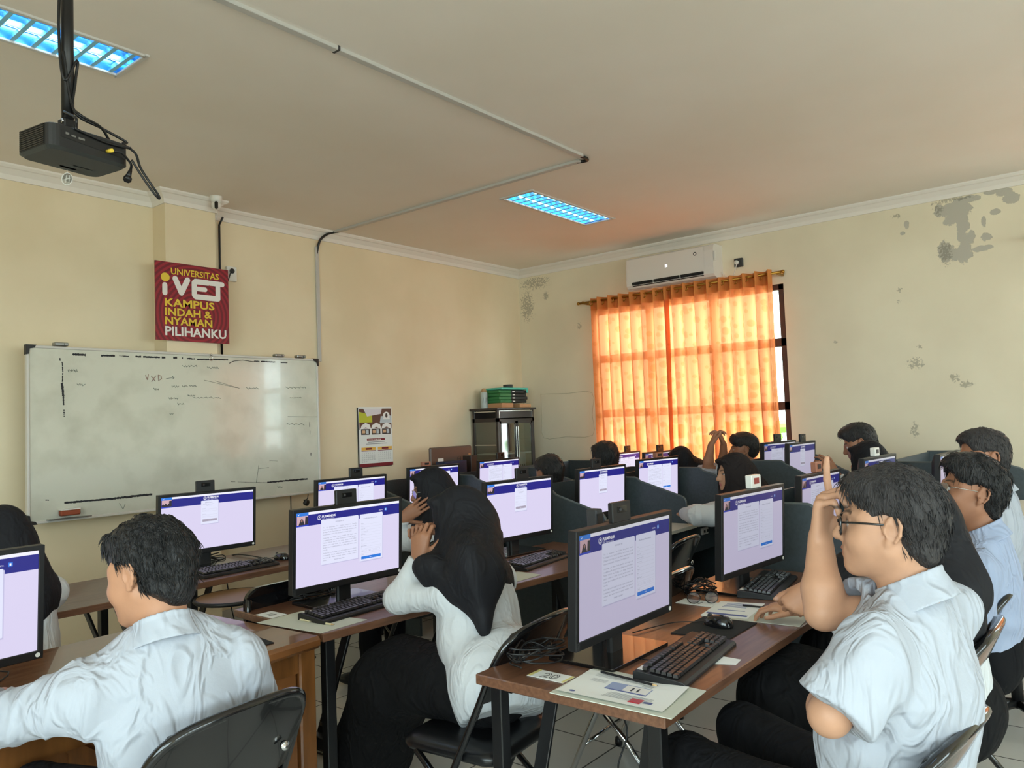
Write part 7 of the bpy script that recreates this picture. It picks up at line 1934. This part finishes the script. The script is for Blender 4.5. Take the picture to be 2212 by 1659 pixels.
def P_tousled():
    hc = at(1306, 992, 6.65)
    return dict(label='person whose tousled black hair shows above the first carrel login monitor', s=1.10, res=.007, head=hc, face=(66, 8, 0), torso=(84, 6, 0), pelvis=(hc[0], hc[1] - .08, .58), skin='tan',
        arms={-1: dict(e=(hc[0] - .24, hc[1] + .1, .84), w=(hc[0] - .14, hc[1] + .36, .80), d=(0, 1, 0), n=(0, 0, -1), side=-1), 1: dict(e=(hc[0] + .24, hc[1] + .1, .84), w=(hc[0] + .14, hc[1] + .36, .80), d=(0, 1, 0), n=(0, 0, -1), side=1)},
        hair=dict(th=.020, top=.008, nape=1, fringe=1, amp=.007, sc=90), tufts=(500, .03), lift=1.0, seed=14)
def P_dark_head():
    hc = at(1186, 1022, 5.75)
    return dict(label='person with short black hair seen from behind beside the glass cabinet', s=1.04, res=.007, head=hc, face=(78, 6, 0), torso=(84, 6, 0), pelvis=(hc[0], hc[1] - .08, .56), skin='tan',
        arms={-1: dict(e=(hc[0] - .24, hc[1] + .1, .84), w=(hc[0] - .14, hc[1] + .42, .80), d=(0, 1, 0), n=(0, 0, -1), side=-1), 1: dict(e=(hc[0] + .24, hc[1] + .1, .84), w=(hc[0] + .14, hc[1] + .42, .80), d=(0, 1, 0), n=(0, 0, -1), side=1)},
        hair=dict(th=.014, top=.010, nape=1, fringe=1, amp=.004, sc=120), tufts=(400, .022), seed=15)
def P_edge():
    hc = at(2, 1160, 3.25)
    return dict(label='person in a black headscarf cut by the picture edge near the whiteboard', female=True, s=1.0, res=.007, head=hc, face=(100, 8, 0), torso=(88, 6, 0), pelvis=(hc[0] + .02, hc[1] - .12, .56), skin='tan',
        arms={-1: dict(e=(hc[0] - .18, hc[1] + .05, .82), w=(hc[0] - .12, hc[1] + .2, .82), d=(0, 1, 0), n=(0, 0, -1), side=-1), 1: dict(e=(hc[0] + .17, hc[1] + .05, .80), w=(hc[0] + .10, hc[1] + .22, .80), d=(0, 1, 0), n=(0, 0, -1), side=1)},
        collar=False, top_name='blouse', shirt=M_blouse, scarf=dict(drape=[(hc + V3(.02, -.05, -.05), hc + V3(.03, -.06, -.26), .10, .15)]))
def P_hidden_scarf():
    hc = at(1965, 1128, 2.25)
    return dict(label='person in black headscarf mostly hidden behind the one raising a pointing finger', female=True, s=.98, res=.0055, head=hc, face=(98, 10, 0), torso=(88, 8, 0), pelvis=(2.62, .50, .585), skin='mid',
        arms={-1: dict(e=(2.36, .66, .84), w=at(1758, 1268, 2.32), d=(-.25, .55, -.55), n=(.75, .3, -.3), side=-1, curl=[(1.1, 1.4, .8), (1.15, 1.45, .8), (1.2, 1.45, .8), (1.2, 1.45, .8)], thumb=(.4, .2), to=.93), 1: dict(e=(2.86, .70, .84), w=(2.74, .96, .80), d=(-.1, .9, 0), n=(0, 0, -1), side=1)},
        legs=[((2.52, .98, .55), (2.5, 1.0, .08)), ((2.72, .98, .55), (2.72, 1.0, .08))], skirt=True, cuff=.06, collar=False, top_name='blouse', shirt=M_blouse, cloth=.02,
        scarf=dict(drape=[(hc + V3(.02, -.04, -.06), at(2050, 1270, 2.15), .10, .10), (hc + V3(-.04, .06, -.12), at(1850, 1250, 2.25), .06, .08)]))
t = thing('plastic_bag', 'limp clear plastic bag hanging on the chair behind the person raising a finger', 'bag', (2.60, .315, .40))
F = Field((2.42, .18, .26), (2.80, .44, .66), .006)
F.cone((2.53, .32, .60), (2.52, .30, .36), .03, .07, k=.03, flat=((0, 1, 0), .5)); F.cone((2.66, .31, .61), (2.68, .32, .42), .03, .065, k=.03, flat=((0, 1, 0), .5))
F.add(lambda x, y, z: folds(x, y, z, 60, .010, None, (1, 1, .4)))
v_, f_ = F.mesh(); v_, f_ = biggest(v_, f_); np_object('bag_film', v_, f_, clear_mat('bag_film', (225, 230, 232), .35, .2), t).location.z = -.40
PEOPLE = [P_young_pointing, P_boy_back, P_girl_front, P_violet, P_thin_specs, P_short_hair, P_looking_down, P_scarf_hidden, P_open_face, P_hands_up, P_scarf_curtain, P_tousled, P_dark_head, P_edge, P_hidden_scarf]
import time as _t
for fn_ in PEOPLE:
    t0_ = _t.time(); make_person(fn_()); print(fn_.__name__, round(_t.time() - t0_, 1))
bpy.context.view_layer.update()
